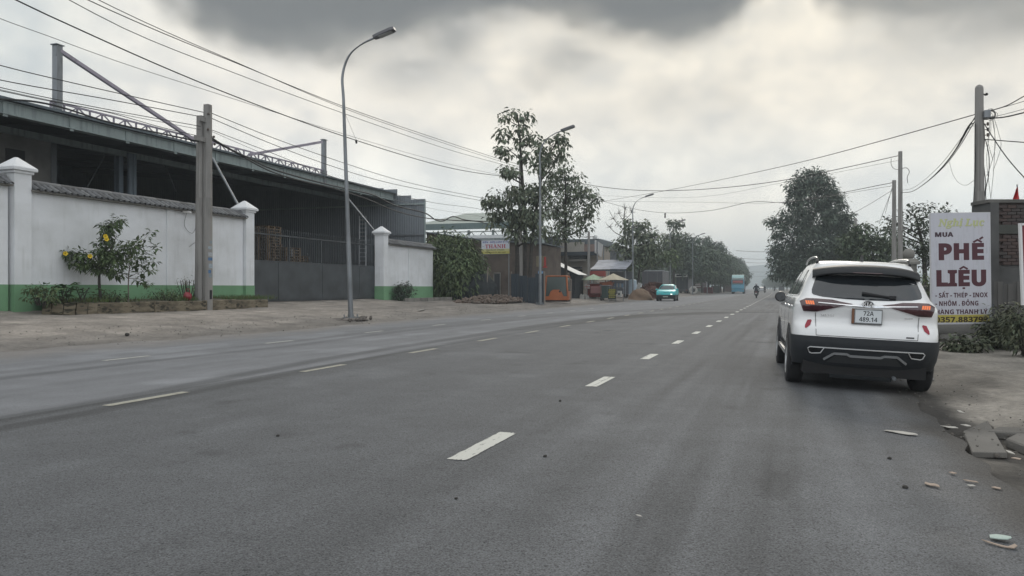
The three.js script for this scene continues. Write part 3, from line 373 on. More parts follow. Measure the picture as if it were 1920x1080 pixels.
// many separate leaves: each a folded blade of four triangles, gathered in clumps
class Leaves {
  constructor(seed) { this.p = []; this.c = []; this.r = rng(seed); }
  leaf(x, y, z, len, wid, dir, up, col) { // dir: unit vector along the blade, up: approximate normal
    const s = dir.clone().cross(up).normalize().multiplyScalar(wid / 2), n = s.clone().cross(dir).normalize().multiplyScalar(wid * 0.18), b = V(x, y, z), m = b.clone().addScaledVector(dir, len * 0.45), t = b.clone().addScaledVector(dir, len).addScaledVector(up, -len * 0.12), l = m.clone().add(s).add(n), r = m.clone().sub(s).add(n);
    for (const q of [b, l, m, b, m, r, m, l, t, m, t, r]) { this.p.push(q.x, q.y, q.z); this.c.push(...col); }
  }
  clump(x, y, z, R, n, len, wid, droop, base) { const r = this.r; const tone = 0.75 + 0.5 * r(); for (let i = 0; i < n; i++) { let a, b, c; do { a = r() * 2 - 1; b = r() * 2 - 1; c = r() * 2 - 1; } while (a * a + b * b + c * c > 1); const d = V(a + (r() - 0.5) * 0.8, b * 0.6 - droop + (r() - 0.5) * 0.5, c + (r() - 0.5) * 0.8).normalize(), k = tone * (0.75 + 0.5 * r()), L = len * (0.7 + 0.6 * r()), hue = r(); this.leaf(x + a * R, y + b * R * 0.75, z + c * R, L, wid * L / len, d, V((r() - 0.5), 1, (r() - 0.5)).normalize(), [base[0] * k * (1 + 0.3 * hue), base[1] * k * (1 + 0.08 * hue), base[2] * k]); } }
  // a blob of crown: clumps mostly near its surface
  blob(c, rx, ry, rz, clumps, R, n, len, wid, droop, base) { const r = this.r; for (let i = 0; i < clumps; i++) { let a, b, d, q; do { a = r() * 2 - 1; b = r() * 2 - 1; d = r() * 2 - 1; q = a * a + b * b + d * d; } while (q > 1 || (q < 0.30 && r() < 0.6)); this.clump(c.x + a * rx, c.y + b * ry, c.z + d * rz, R * (0.7 + 0.6 * r()), n, len, wid, droop, base); } }
  build(name, parent) { const g = new THREE.BufferGeometry(); g.setAttribute('position', new THREE.Float32BufferAttribute(this.p, 3)); g.setAttribute('color', new THREE.Float32BufferAttribute(this.c, 3)); g.computeVertexNormals(); return mesh(name, g, Mleaf, parent, true); }
}
const GREEN = [0.098, 0.130, 0.088], GREEN2 = [0.068, 0.105, 0.042], DARKG = [0.042, 0.066, 0.044], YG = [0.11, 0.14, 0.04], OLIVE = [0.085, 0.09, 0.055];
// a street tree: trunk and limbs reach to its crown blobs; blobs are given as seen, [px, py, half width, half height] at the depth of the trunk plus an offset
function tree(label, x, z, o) {
  const y0 = gy(x, z) - 0.1, t = thing('tree', label, 'tree', [x, y0, z], 0, o.group), D = dep(V(x, 0, z)), L = new Leaves(o.seed), r = rng(o.seed + 9), lo = (p) => [p.x - x, p.y - y0, p.z - z], m = new MB();
  const topB = o.blobs.reduce((a, b) => (b[1] < a[1] ? b : a)), top = lo(atD(topB[0], topB[1], D)), r0 = o.r ?? 0.16;
  const tr = o.trunk ? o.trunk.map(([px, py], i) => { const p = lo(atD(px, py, D)); return [p[0], p[1], p[2], lerp(r0, r0 * 0.22, (i + 1) / o.trunk.length)]; }) : [[top[0] * 0.3 + 0.1, top[1] * 0.4, 0.1, r0 * 0.75], [top[0] * 0.7, top[1] * 0.75, 0, r0 * 0.4], [...top, r0 * 0.15]];
  m.add(taper([[0, 0, 0, r0 * 1.25], [0, 0.5, 0, r0], ...tr], 8)); m.build('trunk', Mbark, t);
  const spine = [[0, 0.5, 0, r0], ...tr], lm = new MB();
  for (const [px, py, hw, hh, off = 0, dens = 1] of o.blobs) {
    const c = V(...lo(atD(px, py, D + off + (o.off ?? 0)))), k = D / F, rx = hw * k, ry = hh * k, rz = o.round ? rx : Math.min(rx, 1.0 + rx * 0.7);
    const yb = c.y - ry * 0.7 - Math.hypot(c.x, c.z) * 0.35; let q = spine[0]; for (const s of spine) if (s[1] <= Math.max(yb, 0.8)) q = s; const nx = spine[Math.min(spine.indexOf(q) + 1, spine.length - 1)]; const f = nx === q ? 0 : clamp((yb - q[1]) / (nx[1] - q[1] + 1e-6)); const a = [0, 1, 2, 3].map((i) => lerp(q[i], nx[i], f));
    lm.add(taper([[a[0], a[1], a[2], Math.min(a[3] * 0.6, 0.09)], [lerp(a[0], c.x, 0.5) + (r() - 0.5) * 0.3, lerp(a[1], c.y, 0.42), lerp(a[2], c.z, 0.5) + (r() - 0.5) * 0.3, Math.min(a[3] * 0.45, 0.06)], [c.x, c.y, c.z, 0.025]], 5));
    for (let i = 0; i < (o.twigs ?? 4); i++) lm.add(taper([[c.x, c.y, c.z, 0.02], [c.x + (r() - 0.5) * 1.5 * rx, c.y + (r() - 0.3) * 1.3 * ry, c.z + (r() - 0.5) * 1.4 * rz, 0.008]], 4, 2));
    if (o.bare) continue;
    const R = o.clumpR ?? 0.45, n = Math.max(3, Math.round((o.density ?? 1.2) * dens * rx * ry * 3.2 / (R * R))); L.blob(c, rx, ry, rz, n, R, o.per ?? 16, o.len ?? 0.28, o.wid ?? 0.15, o.droop ?? 0.45, o.col ?? GREEN);
  }
  lm.build('limbs', Mbark, t); if (L.p.length) L.build('crown', t); return t;
}
function bush(name, label, cat, c, rx, ry, rz, o) { const t = thing(name, label, cat, [c.x, c.y, c.z], 0, o.group), L = new Leaves(o.seed), r = rng(o.seed + 3), st = new MB(); for (let i = 0; i < (o.stems ?? 9); i++) { const a = r() * 6.28, q = Math.sqrt(r()); st.add(taper([[Math.cos(a) * q * rx * 0.35, -0.05, Math.sin(a) * q * rz * 0.35, 0.02], [Math.cos(a) * q * rx * 0.6, ry * 0.8, Math.sin(a) * q * rz * 0.6, 0.013], [Math.cos(a) * q * rx * 0.85, ry * 1.7, Math.sin(a) * q * rz * 0.85, 0.005]], 5)); } tag(st.build('stems', Mbark, t), null, null, null, 'stuff'); for (const [bx, by, bz, s] of o.lobes ?? [[0, 1, 0, 1]]) L.blob(V(bx * rx, by * ry, bz * rz), rx * s, ry * s, rz * s, o.clumps, o.R ?? 0.3, o.per ?? 16, o.len ?? 0.12, o.wid ?? 0.06, o.droop ?? 0.3, o.col ?? GREEN2); L.build('foliage', t); return t; }

// --- planting in the bed
{
  const y0 = 0.86;
  // yellow-flowered shrub with two crowns
  const b = onX(190, 545, -19.6), x = b.x, z = b.z, D = dep(b), t = thing('flowering_shrub', 'small shrub with large yellow trumpet flowers against the white wall', 'shrub', [x, y0, z]);
  const lo = (px, py, off = 0) => atD(px, py, D + off).sub(V(x, y0, z)), L = new Leaves(401), k = D / F, m = new MB(), up = V(0, 1, 0);
  const tr = [[190, 545], [186, 512], [196, 480], [205, 420]].map(([a, c], i) => { const p = lo(a, c); return [p.x, p.y, p.z, 0.05 - 0.011 * i]; }); tr[0][1] = -0.1; m.add(taper(tr, 7));
  for (const [a, c, q] of [[125, 478, 0.1], [160, 490, -0.1], [245, 465, 0.1], [220, 440, -0.15], [175, 455, 0.15]]) { const p = lo(a, c, q), s = tr[2]; m.add(taper([[tr[1][0], tr[1][1] + 0.1, tr[1][2], 0.022], [lerp(s[0], p.x, 0.5), lerp(s[1], p.y, 0.35), lerp(s[2], p.z, 0.5), 0.015], [p.x, p.y, p.z, 0.006]], 5)); }
  m.build('stems', Mbark, t);
  for (const [px, py, hw, hh, n] of [[206, 432, 17, 22, 34], [200, 470, 24, 24, 46], [205, 497, 34, 18, 44], [150, 486, 26, 14, 26], [168, 500, 24, 14, 22], [240, 470, 16, 20, 24], [222, 415, 5, 8, 6], [130, 474, 10, 8, 8]]) L.blob(lo(px, py), hw * k, hh * k, hw * k * 0.8, n, 0.13, 11, 0.15, 0.06, 0.35, [0.055, 0.092, 0.036]);
  L.build('foliage', t);
  for (const [px, py] of [[197, 444], [199, 449], [122, 476], [168, 481]]) { const p = lo(px, py, -0.5), f = new MB(), dir = V(0.9, 0.25, 0.5).normalize(); for (let i = 0; i < 5; i++) { const a = i / 5 * 6.28, g = new THREE.CircleGeometry(0.034, 8); f.add(g, V(0.042 * Math.cos(a), 0.042 * Math.sin(a), 0.04), [0.5 * Math.sin(a), -0.5 * Math.cos(a), 0]); } f.add(new THREE.ConeGeometry(0.03, 0.09, 8, 1, true), V(0, 0, 0), [-Math.PI / 2, 0, 0]); const o = f.build('flower', Mpetal, t); o.position.copy(p); o.quaternion.setFromUnitVectors(V(0, 0, 1), dir); }
  // feathery young tree
  const b2 = onX(241, 560, -19.5), D2 = dep(b2), t2 = thing('young_tree', 'thin young tree with feathery leaf sprays right of the yellow-flowered shrub', 'young tree', [b2.x, y0, b2.z]), lo2 = (px, py, off = 0) => atD(px, py, D2 + off).sub(V(b2.x, y0, b2.z)), m2 = new MB(), L2 = new Leaves(433), r = rng(8);
  m2.add(taper([[0, -0.1, 0, 0.022], ...[[241, 520], [244, 490], [243, 470]].map(([a, c], i) => [...lo2(a, c).toArray(), 0.018 - 0.004 * i])], 6));
  for (const [a, c, tx, ty] of [[243, 500, 296, 462], [244, 490, 285, 432], [243, 508, 290, 490], [242, 520, 286, 508], [242, 522, 280, 534], [241, 518, 218, 516], [244, 480, 262, 452], [243, 505, 272, 480], [242, 500, 226, 492]]) { const p = lo2(a, c), q = lo2(tx, ty, (r() - 0.5) * 0.8), mid = p.clone().lerp(q, 0.5).add(V(0, 0.08, 0)); m2.add(taper([[...p.toArray(), 0.009], [...mid.toArray(), 0.007], [...q.toArray(), 0.003]], 4)); for (const f of [0.35, 0.5, 0.65, 0.8, 0.92, 1]) { const c0 = p.clone().multiplyScalar((1 - f) * (1 - f)).addScaledVector(mid, 2 * f * (1 - f)).addScaledVector(q, f * f); L2.clump(c0.x, c0.y, c0.z, 0.10, 6, 0.19, 0.085, 0.15, [0.056, 0.092, 0.038]); } }
  m2.build('stem', Mtwig, t2); L2.build('foliage', t2);
  // broad-leaved low plants, weeds, grass
  const el = (label, px, py, n, seed) => { const p = onX(px, py, -19.7), t = thing('low_plant', label, 'plant', [p.x, 0.86, p.z]), L = new Leaves(seed), r = rng(seed); for (let i = 0; i < n; i++) { const a = r() * 6.28, d = V(Math.cos(a), 0.3 - r() * 0.5, Math.sin(a)).normalize(); L.leaf(Math.cos(a) * 0.12 + (r() - 0.5) * 0.5, 0.12 + r() * 0.45, Math.sin(a) * 0.12 + (r() - 0.5) * 0.5, 0.26 + 0.1 * r(), 0.22, d, V(0, 1, 0), [0.055, 0.10 + 0.03 * r(), 0.035]); } const m = new MB(); for (let i = 0; i < 8; i++) m.bar(V((r() - 0.5) * 0.4, -0.05, (r() - 0.5) * 0.4), V((r() - 0.5) * 0.5, 0.45, (r() - 0.5) * 0.5), 0.01, 5); m.build('stems', Mbark, t); L.build('foliage', t); };
  el('low broad-leaved plant in the bed left of the yellow-flowered shrub', 115, 548, 26, 501); el('single broad-leaved weed beside the stem of the yellow-flowered shrub', 154, 540, 8, 502);
  bush('low_bush', 'dark low bush at the left end of the planter bed', 'bush', V(-19.7, 0.86, zAt(80, -19.7)), 0.45, 0.26, 0.4, { seed: 511, clumps: 26, R: 0.16, len: 0.12, wid: 0.05 });
  bush('low_bush', 'dark low bush in the planter bed under the feathery young tree', 'bush', V(-19.6, 0.86, zAt(206, -19.6)), 0.6, 0.16, 0.5, { seed: 512, clumps: 24, R: 0.15, len: 0.10, wid: 0.05 });
  bush('low_bush', 'spreading weeds in the planter bed left of the concrete poles', 'bush', V(-19.6, 0.86, zAt(312, -19.6)), 0.7, 0.2, 0.45, { seed: 513, clumps: 30, R: 0.15, len: 0.12, wid: 0.03 });
  bush('low_bush', 'thin stalky weeds with pale tips beside the concrete poles', 'bush', V(-19.8, 0.86, zAt(352, -19.8)), 0.45, 0.42, 0.4, { seed: 514, clumps: 16, R: 0.14, per: 9, len: 0.11, wid: 0.025, col: OLIVE, stems: 16 });
  { const p = onX(352, 558, -19.3), t = thing('bucket', 'crumpled red plastic bag by the foot of the concrete poles', 'bag', [p.x, 0.86, p.z]); t.name = 'plastic_bag'; const g = new THREE.SphereGeometry(0.15, 14, 10), P = g.attributes.position; for (let i = 0; i < P.count; i++) { const k = 0.75 + 0.5 * vn(P.getX(i) * 9, P.getY(i) * 9, P.getZ(i) * 9); P.setXYZ(i, P.getX(i) * k, P.getY(i) * k * 1.1, P.getZ(i) * k); } g.computeVertexNormals(); new MB().add(g, V(0, 0.14, 0)).build('bag', mat('red plastic', lin(0.22, 0.02, 0.03), 0.45), t); new MB().add(new THREE.TorusGeometry(0.09, 0.012, 6, 14), V(0, 0.33, 0)).build('handle', mats['red plastic'], t); }
  const gr = new Leaves(521); for (let i = 0; i < 4200; i++) { const r = gr.r, z = lerp(-17.6, -27.2, r()), xx = lerp(-20.5, -19.15, Math.pow(r(), 1.2)); if (fbm(xx * 1.5, z * 0.8, 3, 3) < 0.46) continue; const a = r() * 6.28, h = 0.10 + 0.16 * r(); gr.leaf(xx, 0.84, z, h, 0.016, V(Math.cos(a) * 0.4, 1, Math.sin(a) * 0.4).normalize(), V(Math.sin(a), 0.1, Math.cos(a)).normalize(), [0.07, 0.10, 0.03].map((c) => c * (0.7 + 0.8 * r()))); }
  tag(gr.build('grass', null), 'thin grass growing in the planter bed', 'grass', null, 'stuff');
  bush('round_bush', 'round dark green bush in front of the short white wall', 'bush', V(-20.1, 0.56, zAt(755, -20.1)), 0.62, 0.52, 0.55, { seed: 531, clumps: 60, R: 0.2, len: 0.16, wid: 0.06, col: DARKG });
  const kb = thing('kerb', 'low broken concrete kerb in front of the short white wall', 'kerb', [-19.5, 0, 0]); for (let i = 0; i < 7; i++) { const z = -39.8 - i * 0.9; new MB().box(0.16, 0.26, 0.86, 0, gy(-19.5) + 0.05, z, [0, 0.03 * Math.sin(i * 7), 0.04 * Math.sin(i * 3)], 0.02).build('kerb_stone', Mconc, kb); }
}
// --- vegetation beyond the short wall: bamboo-like bushes, dark netting
bush('large_bush', 'large leafy green bush right of the short white wall', 'bush', V(-20.6, 0.5, -47.8), 2.3, 2.35, 2.0, { seed: 541, clumps: 260, R: 0.5, per: 24, len: 0.34, wid: 0.10, droop: 0.5, col: [0.075, 0.115, 0.05], stems: 20, lobes: [[0, 0.9, 0, 1], [-0.5, 0.95, -0.6, 0.8], [0.35, 0.55, 0.4, 0.7]] });
bush('large_bush', 'dark green bush behind the heap of black netting', 'bush', V(-22.0, 0.5, -52.5), 1.4, 1.6, 1.4, { seed: 542, clumps: 260, R: 0.45, per: 22, len: 0.32, wid: 0.10, droop: 0.5, col: [0.055, 0.085, 0.045], stems: 14 });
{ const p = onX(898, 556, -18.4), t = thing('netting_heap', 'heap of black shade netting under the bushes', 'netting', [p.x - 0.5, gy(p.x), p.z]); const g = new THREE.SphereGeometry(1, 70, 34), P = g.attributes.position; for (let i = 0; i < P.count; i++) { const x = P.getX(i), y = P.getY(i), z = P.getZ(i), k = 0.62 + 0.75 * fbm(x * 1.6 + 5, y * 1.2, z * 1.6, 4) + 0.16 * Math.abs(Math.sin(x * 9 + 4 * fbm(z * 3, y * 2, x, 2))); P.setXYZ(i, x * 1.5 * k, Math.max(y, -0.15) * 1.75 * k, z * 1.5 * k); } g.computeVertexNormals(); new MB().add(g).build('netting', mat('black netting', lin(0.022, 0.027, 0.03), 0.9, bump(0.02)), t); new MB().bar(V(1.2, 0, 0.6), V(1.3, 2.1, 0.5), 0.04, 8).build('stake', Mtwig, t); new MB().bar(V(-0.6, 0, 1.3), V(-0.55, 1.9, 1.2), 0.04, 8).build('stake', Mtwig, t); }
{ // rubble
  const t = thing('rubble_heap', 'low heap of broken brick and earth on the left verge', 'rubble', [0, 0, 0]), r = rng(61), m = new MB(), base = new MB();
  const c = onG(922, 566), g = new THREE.SphereGeometry(1, 36, 14, 0, 6.2832, 0, 1.5708), P = g.attributes.position; for (let i = 0; i < P.count; i++) { const x = P.getX(i), y = P.getY(i), z = P.getZ(i), k = 0.8 + 0.5 * fbm(x * 3, z * 3, y * 3, 4); P.setXYZ(i, x * 1.4 * k, y * 0.26 * k - 0.03, z * 4.2 * k); } g.computeVertexNormals(); base.add(g, c).build('earth', mat('rubble earth', lin(0.20, 0.165, 0.135), 0.97, { map: T.mottle, ...bump(0.03) }), t);
  const br = new THREE.BoxGeometry(0.2, 0.08, 0.1); for (let i = 0; i < 420; i++) { const a = r() * 6.28, q = Math.sqrt(r()) * 1.1, s = 0.5 + r() * 1.1; m.add(br, V(c.x + Math.cos(a) * q * 1.45, c.y + Math.max(0.0, 0.30 * (1 - q * q * 0.8)) + 0.02, c.z + Math.sin(a) * q * 4.2), [r() * 3, r() * 3, r() * 3], V(s, s, s)); } tag(m.build('broken_bricks', mat('brick rubble', lin(0.215, 0.165, 0.135), 0.95, { map: T.mottle }), t), 'broken brick pieces', null, null, 'stuff');
}
// --- the big-leaved trees on the left verge, with a lamp post and a concrete pole among them
const BIG = { len: 0.31, wid: 0.17, droop: 0.7, per: 17, clumpR: 0.42, density: 1.15 };
{
  const xa = -16.4; tree('tallest of the big-leaved trees on the left verge, with a bare thin top', xa, zAt(984, xa), { seed: 601, r: 0.17, ...BIG, trunk: [[985, 470], [982, 380], [977, 300], [974, 245], [970, 215]], blobs: [[945, 216, 8, 9, 0, 0.8], [966, 214, 16, 12, 0, 0.45], [990, 218, 9, 12, 0, 0.45], [985, 240, 17, 11, 0, 0.8], [948, 250, 17, 13, 0.5], [975, 262, 20, 12], [955, 282, 24, 13], [985, 295, 14, 14, 0, 0.7], [960, 318, 20, 13, -0.5, 0.9], [945, 325, 10, 9], [1000, 262, 8, 12, 0, 0.6]] });
  const xb = -15.9; tree('second big-leaved tree on the left verge, leaning right beside the lamp post', xb, zAt(993, xb), { seed: 602, off: -2.8, r: 0.15, ...BIG, trunk: [[996, 470], [1006, 390], [1016, 330], [1030, 290], [1048, 262]], blobs: [[1048, 255, 11, 10], [1035, 275, 20, 18], [1055, 280, 10, 14, 0, 0.8], [1022, 300, 20, 16], [1005, 312, 13, 14, 0, 0.8], [1030, 325, 17, 13, 0, 0.7], [1015, 345, 14, 12, 0, 0.6], [1010, 275, 8, 8, 0, 0.5]] });
  const xc = -16.9; tree('low spreading big-leaved tree on the left verge', xc, zAt(968, xc), { seed: 603, off: -0.9, r: 0.2, ...BIG, density: 1.4, trunk: [[970, 480], [966, 420], [958, 380]], blobs: [[930, 378, 20, 17], [915, 385, 10, 10], [955, 375, 18, 20], [985, 375, 20, 20], [945, 402, 24, 15], [928, 408, 12, 14, 0, 0.7], [975, 408, 25, 22], [1000, 400, 22, 24], [960, 432, 24, 14, 0, 0.7], [1005, 435, 22, 16, 0, 0.8], [960, 350, 8, 14, 0, 0.5], [1000, 360, 20, 16]] });
  const xd = -15.2; tree('rounded smaller-leaved tree right of the lamp post on the left verge', xd, zAt(1061, xd), { seed: 604, r: 0.14, len: 0.27, wid: 0.14, droop: 0.6, per: 16, clumpR: 0.42, density: 1.4, trunk: [[1061, 480], [1060, 420], [1060, 350], [1058, 315]], blobs: [[1058, 312, 18, 12], [1045, 338, 24, 16], [1075, 335, 22, 18], [1095, 360, 22, 16], [1060, 365, 32, 18], [1108, 375, 14, 12], [1030, 380, 18, 20], [1085, 395, 34, 20], [1050, 405, 26, 20], [1110, 398, 14, 10, 0, 0.8], [1040, 430, 22, 14, 0, 0.9], [1078, 425, 30, 14, 0, 0.9], [1108, 420, 12, 10, 0, 0.7], [1060, 450, 26, 9, 0, 0.7]] });
  const xe = -15.2; tree('tree with dark leaning crown behind the market umbrellas', xe, zAt(1173, xe), { seed: 605, r: 0.19, len: 0.42, wid: 0.22, droop: 0.5, per: 12, clumpR: 0.5, density: 1.8, trunk: [[1173, 500], [1176, 450], [1182, 410]], blobs: [[1185, 425, 22, 16, 0, 0.8], [1205, 430, 18, 14, 0, 0.8], [1195, 455, 34, 22], [1225, 445, 12, 10, 0, 0.6], [1165, 450, 14, 10, 0, 0.5], [1158, 462, 12, 12, 0, 0.6], [1180, 485, 24, 20], [1215, 475, 20, 18], [1240, 440, 6, 6, 0, 0.5]] });
  tree('bare tree with thin leafless branches behind the market umbrellas', -15.8, zAt(1176, -15.8), { seed: 606, r: 0.14, bare: true, twigs: 14, trunk: [[1175, 500], [1172, 440], [1170, 410], [1172, 388]], blobs: [[1150, 410, 16, 18], [1160, 400, 12, 18], [1172, 392, 8, 14], [1185, 398, 10, 16], [1142, 425, 12, 12], [1228, 428, 8, 8]] });
  tree('thin-leaved tree overhanging the trucks on the left verge', -15.4, zAt(1197, -15.4), { seed: 607, r: 0.17, len: 0.4, wid: 0.2, per: 15, clumpR: 0.6, density: 1.5, round: true, col: [0.075, 0.115, 0.055], trunk: [[1198, 510], [1202, 480]], blobs: [[1205, 488, 22, 12], [1230, 480, 24, 18], [1252, 482, 18, 14], [1215, 466, 18, 12], [1190, 480, 20, 14]] });
}
// --- the tree rows farther on: three kinds, each copied along both verges
{
  const far = (seed, h, w, col, shape) => { const L = new Leaves(seed), t = new THREE.Group(), m = new MB(), r = rng(seed); t.name = 'street_tree'; m.add(taper([[0, -0.2, 0, 0.24], [0.1, h * 0.3, 0, 0.19], [0, h * 0.6, 0.1, 0.12], [0, h * 0.92, 0, 0.03]], 7)); for (let i = 0; i < 9; i++) { const a = i * 2.4, y = h * (0.3 + 0.06 * i); m.add(taper([[0, y, 0, 0.07], [Math.cos(a) * w * 0.6, y + h * 0.12, Math.sin(a) * w * 0.6, 0.03]], 5, 2)); } m.build('trunk', Mbark, t); for (const [x, y, z, rx, ry, n] of shape) L.blob(V(x * w, y * h, z * w), rx * w, ry * h, rx * w, n, 0.75, 15, 0.55, 0.3, 0.45, col); L.build('crown', t); return t; };
  const A = far(701, 11.5, 3.6, [0.058, 0.088, 0.066], [[0, 0.55, 0, 1, 0.25, 90], [0.1, 0.78, 0, 0.7, 0.18, 50], [-0.3, 0.4, 0.3, 0.9, 0.15, 50], [0.4, 0.42, -0.3, 0.8, 0.16, 50]]), B = far(702, 10.5, 4.2, [0.066, 0.10, 0.064], [[0, 0.5, 0, 1, 0.28, 110], [-0.3, 0.75, 0.2, 0.55, 0.16, 44], [0.5, 0.65, 0, 0.55, 0.18, 44], [0, 0.32, 0, 1, 0.12, 60]]), Cc = far(703, 12.5, 2.4, [0.05, 0.075, 0.04], [[0, 0.5, 0, 0.9, 0.2, 34], [0.2, 0.7, 0, 0.8, 0.14, 22], [-0.1, 0.88, 0, 0.6, 0.1, 14], [-0.8, 0.55, 0.3, 0.7, 0.1, 14]]);
  const kinds = [A, B, Cc], r = rng(71); let used1 = [false, false, false];
  const put = (k, label, x, s, sc, group) => { const c = kinds[k].clone(); c.name = numbered('street_tree'); c.position.set(x + bend(-s), gy(x + bend(-s), -s), -s); c.rotation.y = r() * 6.28; c.scale.setScalar(sc); scene.add(c); tag(c, label, 'tree', group); };
  // left verge
  put(2, 'thin open tree rising above the hedge left of the dense tree row', -16.5, 128, 0.98); put(2, 'small open tree left of the thin open tree on the left verge', -19, 122, 0.78);
  put(1, 'broad green tree behind the parked trucks on the left verge', -24, 124, 0.62); put(1, 'broad green tree beside the first lamp post beyond the teal car', -25.5, 110, 0.62); put(0, 'green tree behind the box truck', -27, 118, 0.6);
  for (let s = 140, i = 0; s < 620; s += 11 + i * 0.4, i++) put(i % 2, i < 5 ? ['nearest', 'second', 'third', 'fourth', 'fifth'][i] + ' tree of the dense dark row on the left verge, counted from the camera' : 'dark green tree in the far part of the dense row on the left verge', -15.5 + (r() - 0.5) * 1.5 + (i > 3 ? 1.2 : 0), s, 0.92 + 0.22 * r(), 'trees of the dense row along the left verge');
  for (let s = 135, i = 0; s < 330; s += 16, i++) put(1, 'dark tree of the rear row behind the left verge', -27 - r() * 5, s, 0.8 + 0.2 * r(), 'trees of the rear row behind the left verge');
  // right verge
  for (let s = 112, i = 0; s < 620; s += 13 + i * 0.4, i++) put(i % 2, i < 4 ? ['nearest', 'second', 'third', 'fourth'][i] + ' tree of the row on the right verge beyond the big dense tree' : 'dark green tree in the far part of the row on the right verge', 7.0 + (r() - 0.5) * 1.4, s, (0.90 + 0.2 * r()) * (s < 150 ? 0.62 : 0.9), 'trees of the row along the right verge');
  // the big tree on the right and the lower trees beside it
  const xr = 5.6; tree('big dense dark tree on the right verge behind the white car', xr, zAt(1562, xr), { seed: 711, r: 0.34, round: true, len: 0.36, wid: 0.2, per: 24, clumpR: 0.62, density: 2.6, droop: 0.3, col: [0.066, 0.098, 0.074], trunk: [[1560, 470], [1545, 420], [1530, 360]], blobs: [[1522, 335, 28, 17], [1500, 350, 26, 18], [1545, 350, 24, 18], [1520, 370, 48, 24], [1495, 400, 32, 22], [1460, 420, 22, 12], [1560, 385, 28, 24], [1540, 415, 50, 26], [1575, 420, 30, 24], [1500, 440, 44, 20], [1455, 440, 12, 8, 0, 0.7], [1470, 465, 26, 14], [1540, 460, 60, 24], [1465, 490, 22, 18], [1515, 495, 50, 26], [1590, 460, 40, 24], [1580, 495, 50, 26], [1462, 508, 16, 16], [1485, 516, 22, 14], [1453, 470, 10, 10], [1508, 522, 26, 12]] });
  const xs = 6.4; tree('low green tree right of the big dense tree', xs, zAt(1640, xs), { seed: 712, r: 0.2, round: true, len: 0.3, wid: 0.16, per: 20, clumpR: 0.5, density: 2.4, col: [0.068, 0.10, 0.062], blobs: [[1620, 440, 30, 18], [1655, 450, 26, 20], [1600, 460, 28, 22], [1635, 475, 40, 26], [1670, 470, 22, 26], [1600, 500, 30, 24], [1650, 505, 30, 20], [1690, 490, 20, 20]] });
  const xt = 7.2; tree('open feathery tree behind the twin concrete poles', xt, zAt(1735, xt), { seed: 713, r: 0.14, len: 0.20, wid: 0.11, per: 16, clumpR: 0.32, density: 1.5, droop: 0.15, twigs: 6, col: [0.045, 0.064, 0.042], trunk: [[1733, 490], [1728, 450], [1722, 425], [1715, 400]], blobs: [[1700, 395, 12, 4], [1725, 390, 18, 5], [1748, 388, 16, 5], [1705, 412, 24, 6], [1735, 408, 24, 6], [1690, 430, 24, 7, 0, 0.8], [1725, 430, 26, 8], [1750, 425, 18, 8], [1700, 452, 26, 10], [1740, 455, 26, 14], [1665, 412, 10, 6], [1670, 430, 14, 6], [1720, 475, 34, 14], [1770, 396, 12, 4], [1745, 485, 20, 20, 0, 1.2]] });
  bush('flowering_bush', 'bush with small yellow flowers behind the concrete ball pillar', 'bush', V(5.55, 0.05, zAt(1726, 5.55)), 0.75, 1.0, 0.7, { seed: 721, clumps: 70, R: 0.25, per: 16, len: 0.14, wid: 0.07, col: [0.06, 0.085, 0.035] });
}

// ---------------------------------------------------------------- poles, lamps, wires
{
  // twin concrete poles on the left with pasted notices
  const twin = (label, px, py0, ytop, X, w0, w1, note) => { const a = onX(px, 560, X), top = onX(px, ytop, X), y0 = 0.45, t = thing('utility_pole', label, 'utility pole', [a.x, y0, a.z]), H = top.y - y0; const g = new THREE.CylinderGeometry(w1 * 0.7071, w0 * 0.7071, H, 4, 8); g.rotateY(Math.PI / 4); const m = new MB(); m.add(g, V(0, H / 2, 0)); m.build('shaft', Mpole, t); return [t, H, a]; };
  const [t, H, a] = twin('taller concrete pole with pasted notices, front one of the pair before the long white wall', 388.5, 583, 196, -19.05, 0.26, 0.2);
  new MB().box(0.12, 0.32, 0.10, 0.10, 0.62, -0.02, null, 0.02).build('access_hole', Mdark, t);
  const Mn = [lin(0.55, 0.58, 0.62), lin(0.10, 0.22, 0.42), lin(0.45, 0.52, 0.58), lin(0.30, 0.36, 0.40)].map((c, i) => mat('paper notice ' + i, c, 0.8, { map: T.fine })), r = rng(3);
  for (const [y, w, h, k, dz] of [[2.02, 0.2, 0.14, 0, 0], [1.86, 0.22, 0.10, 1, 0], [2.25, 0.18, 0.1, 2, 0.02], [1.62, 0.2, 0.16, 2, -0.02], [1.42, 0.14, 0.12, 1, 0.03], [1.28, 0.16, 0.12, 3, 0], [2.45, 0.12, 0.1, 3, -0.03]]) new MB().box(0.004, h, w, 0.134 - y * 0.0042, y, dz, [0, 0, 0.0042]).build('notice', Mn[k], t);
  for (const [y, w] of [[H - 1.25, 0.7], [H - 0.55, 0.3]]) new MB().box(0.10, 0.16, w, -0.05, y, 0.22).build('crossarm', Mpole, t);
  for (const [y, z] of [[H - 0.9, 0.14], [H - 1.1, -0.16], [H - 1.35, -0.2], [H - 0.35, 0.12]]) new MB().add(new THREE.SphereGeometry(0.045, 8, 6), V(0.13, y, z)).bar(V(0, y, z * 0.5), V(0.13, y, z), 0.012, 6).build('insulator', mat('brown porcelain', lin(0.06, 0.04, 0.03), 0.3), t);
  twin('shorter darker concrete pole, rear one of the pair before the long white wall', 375, 575, 217, -19.3, 0.26, 0.2)[0].rotation.x = -0.006;
  t.rotation.x = -0.004;
}
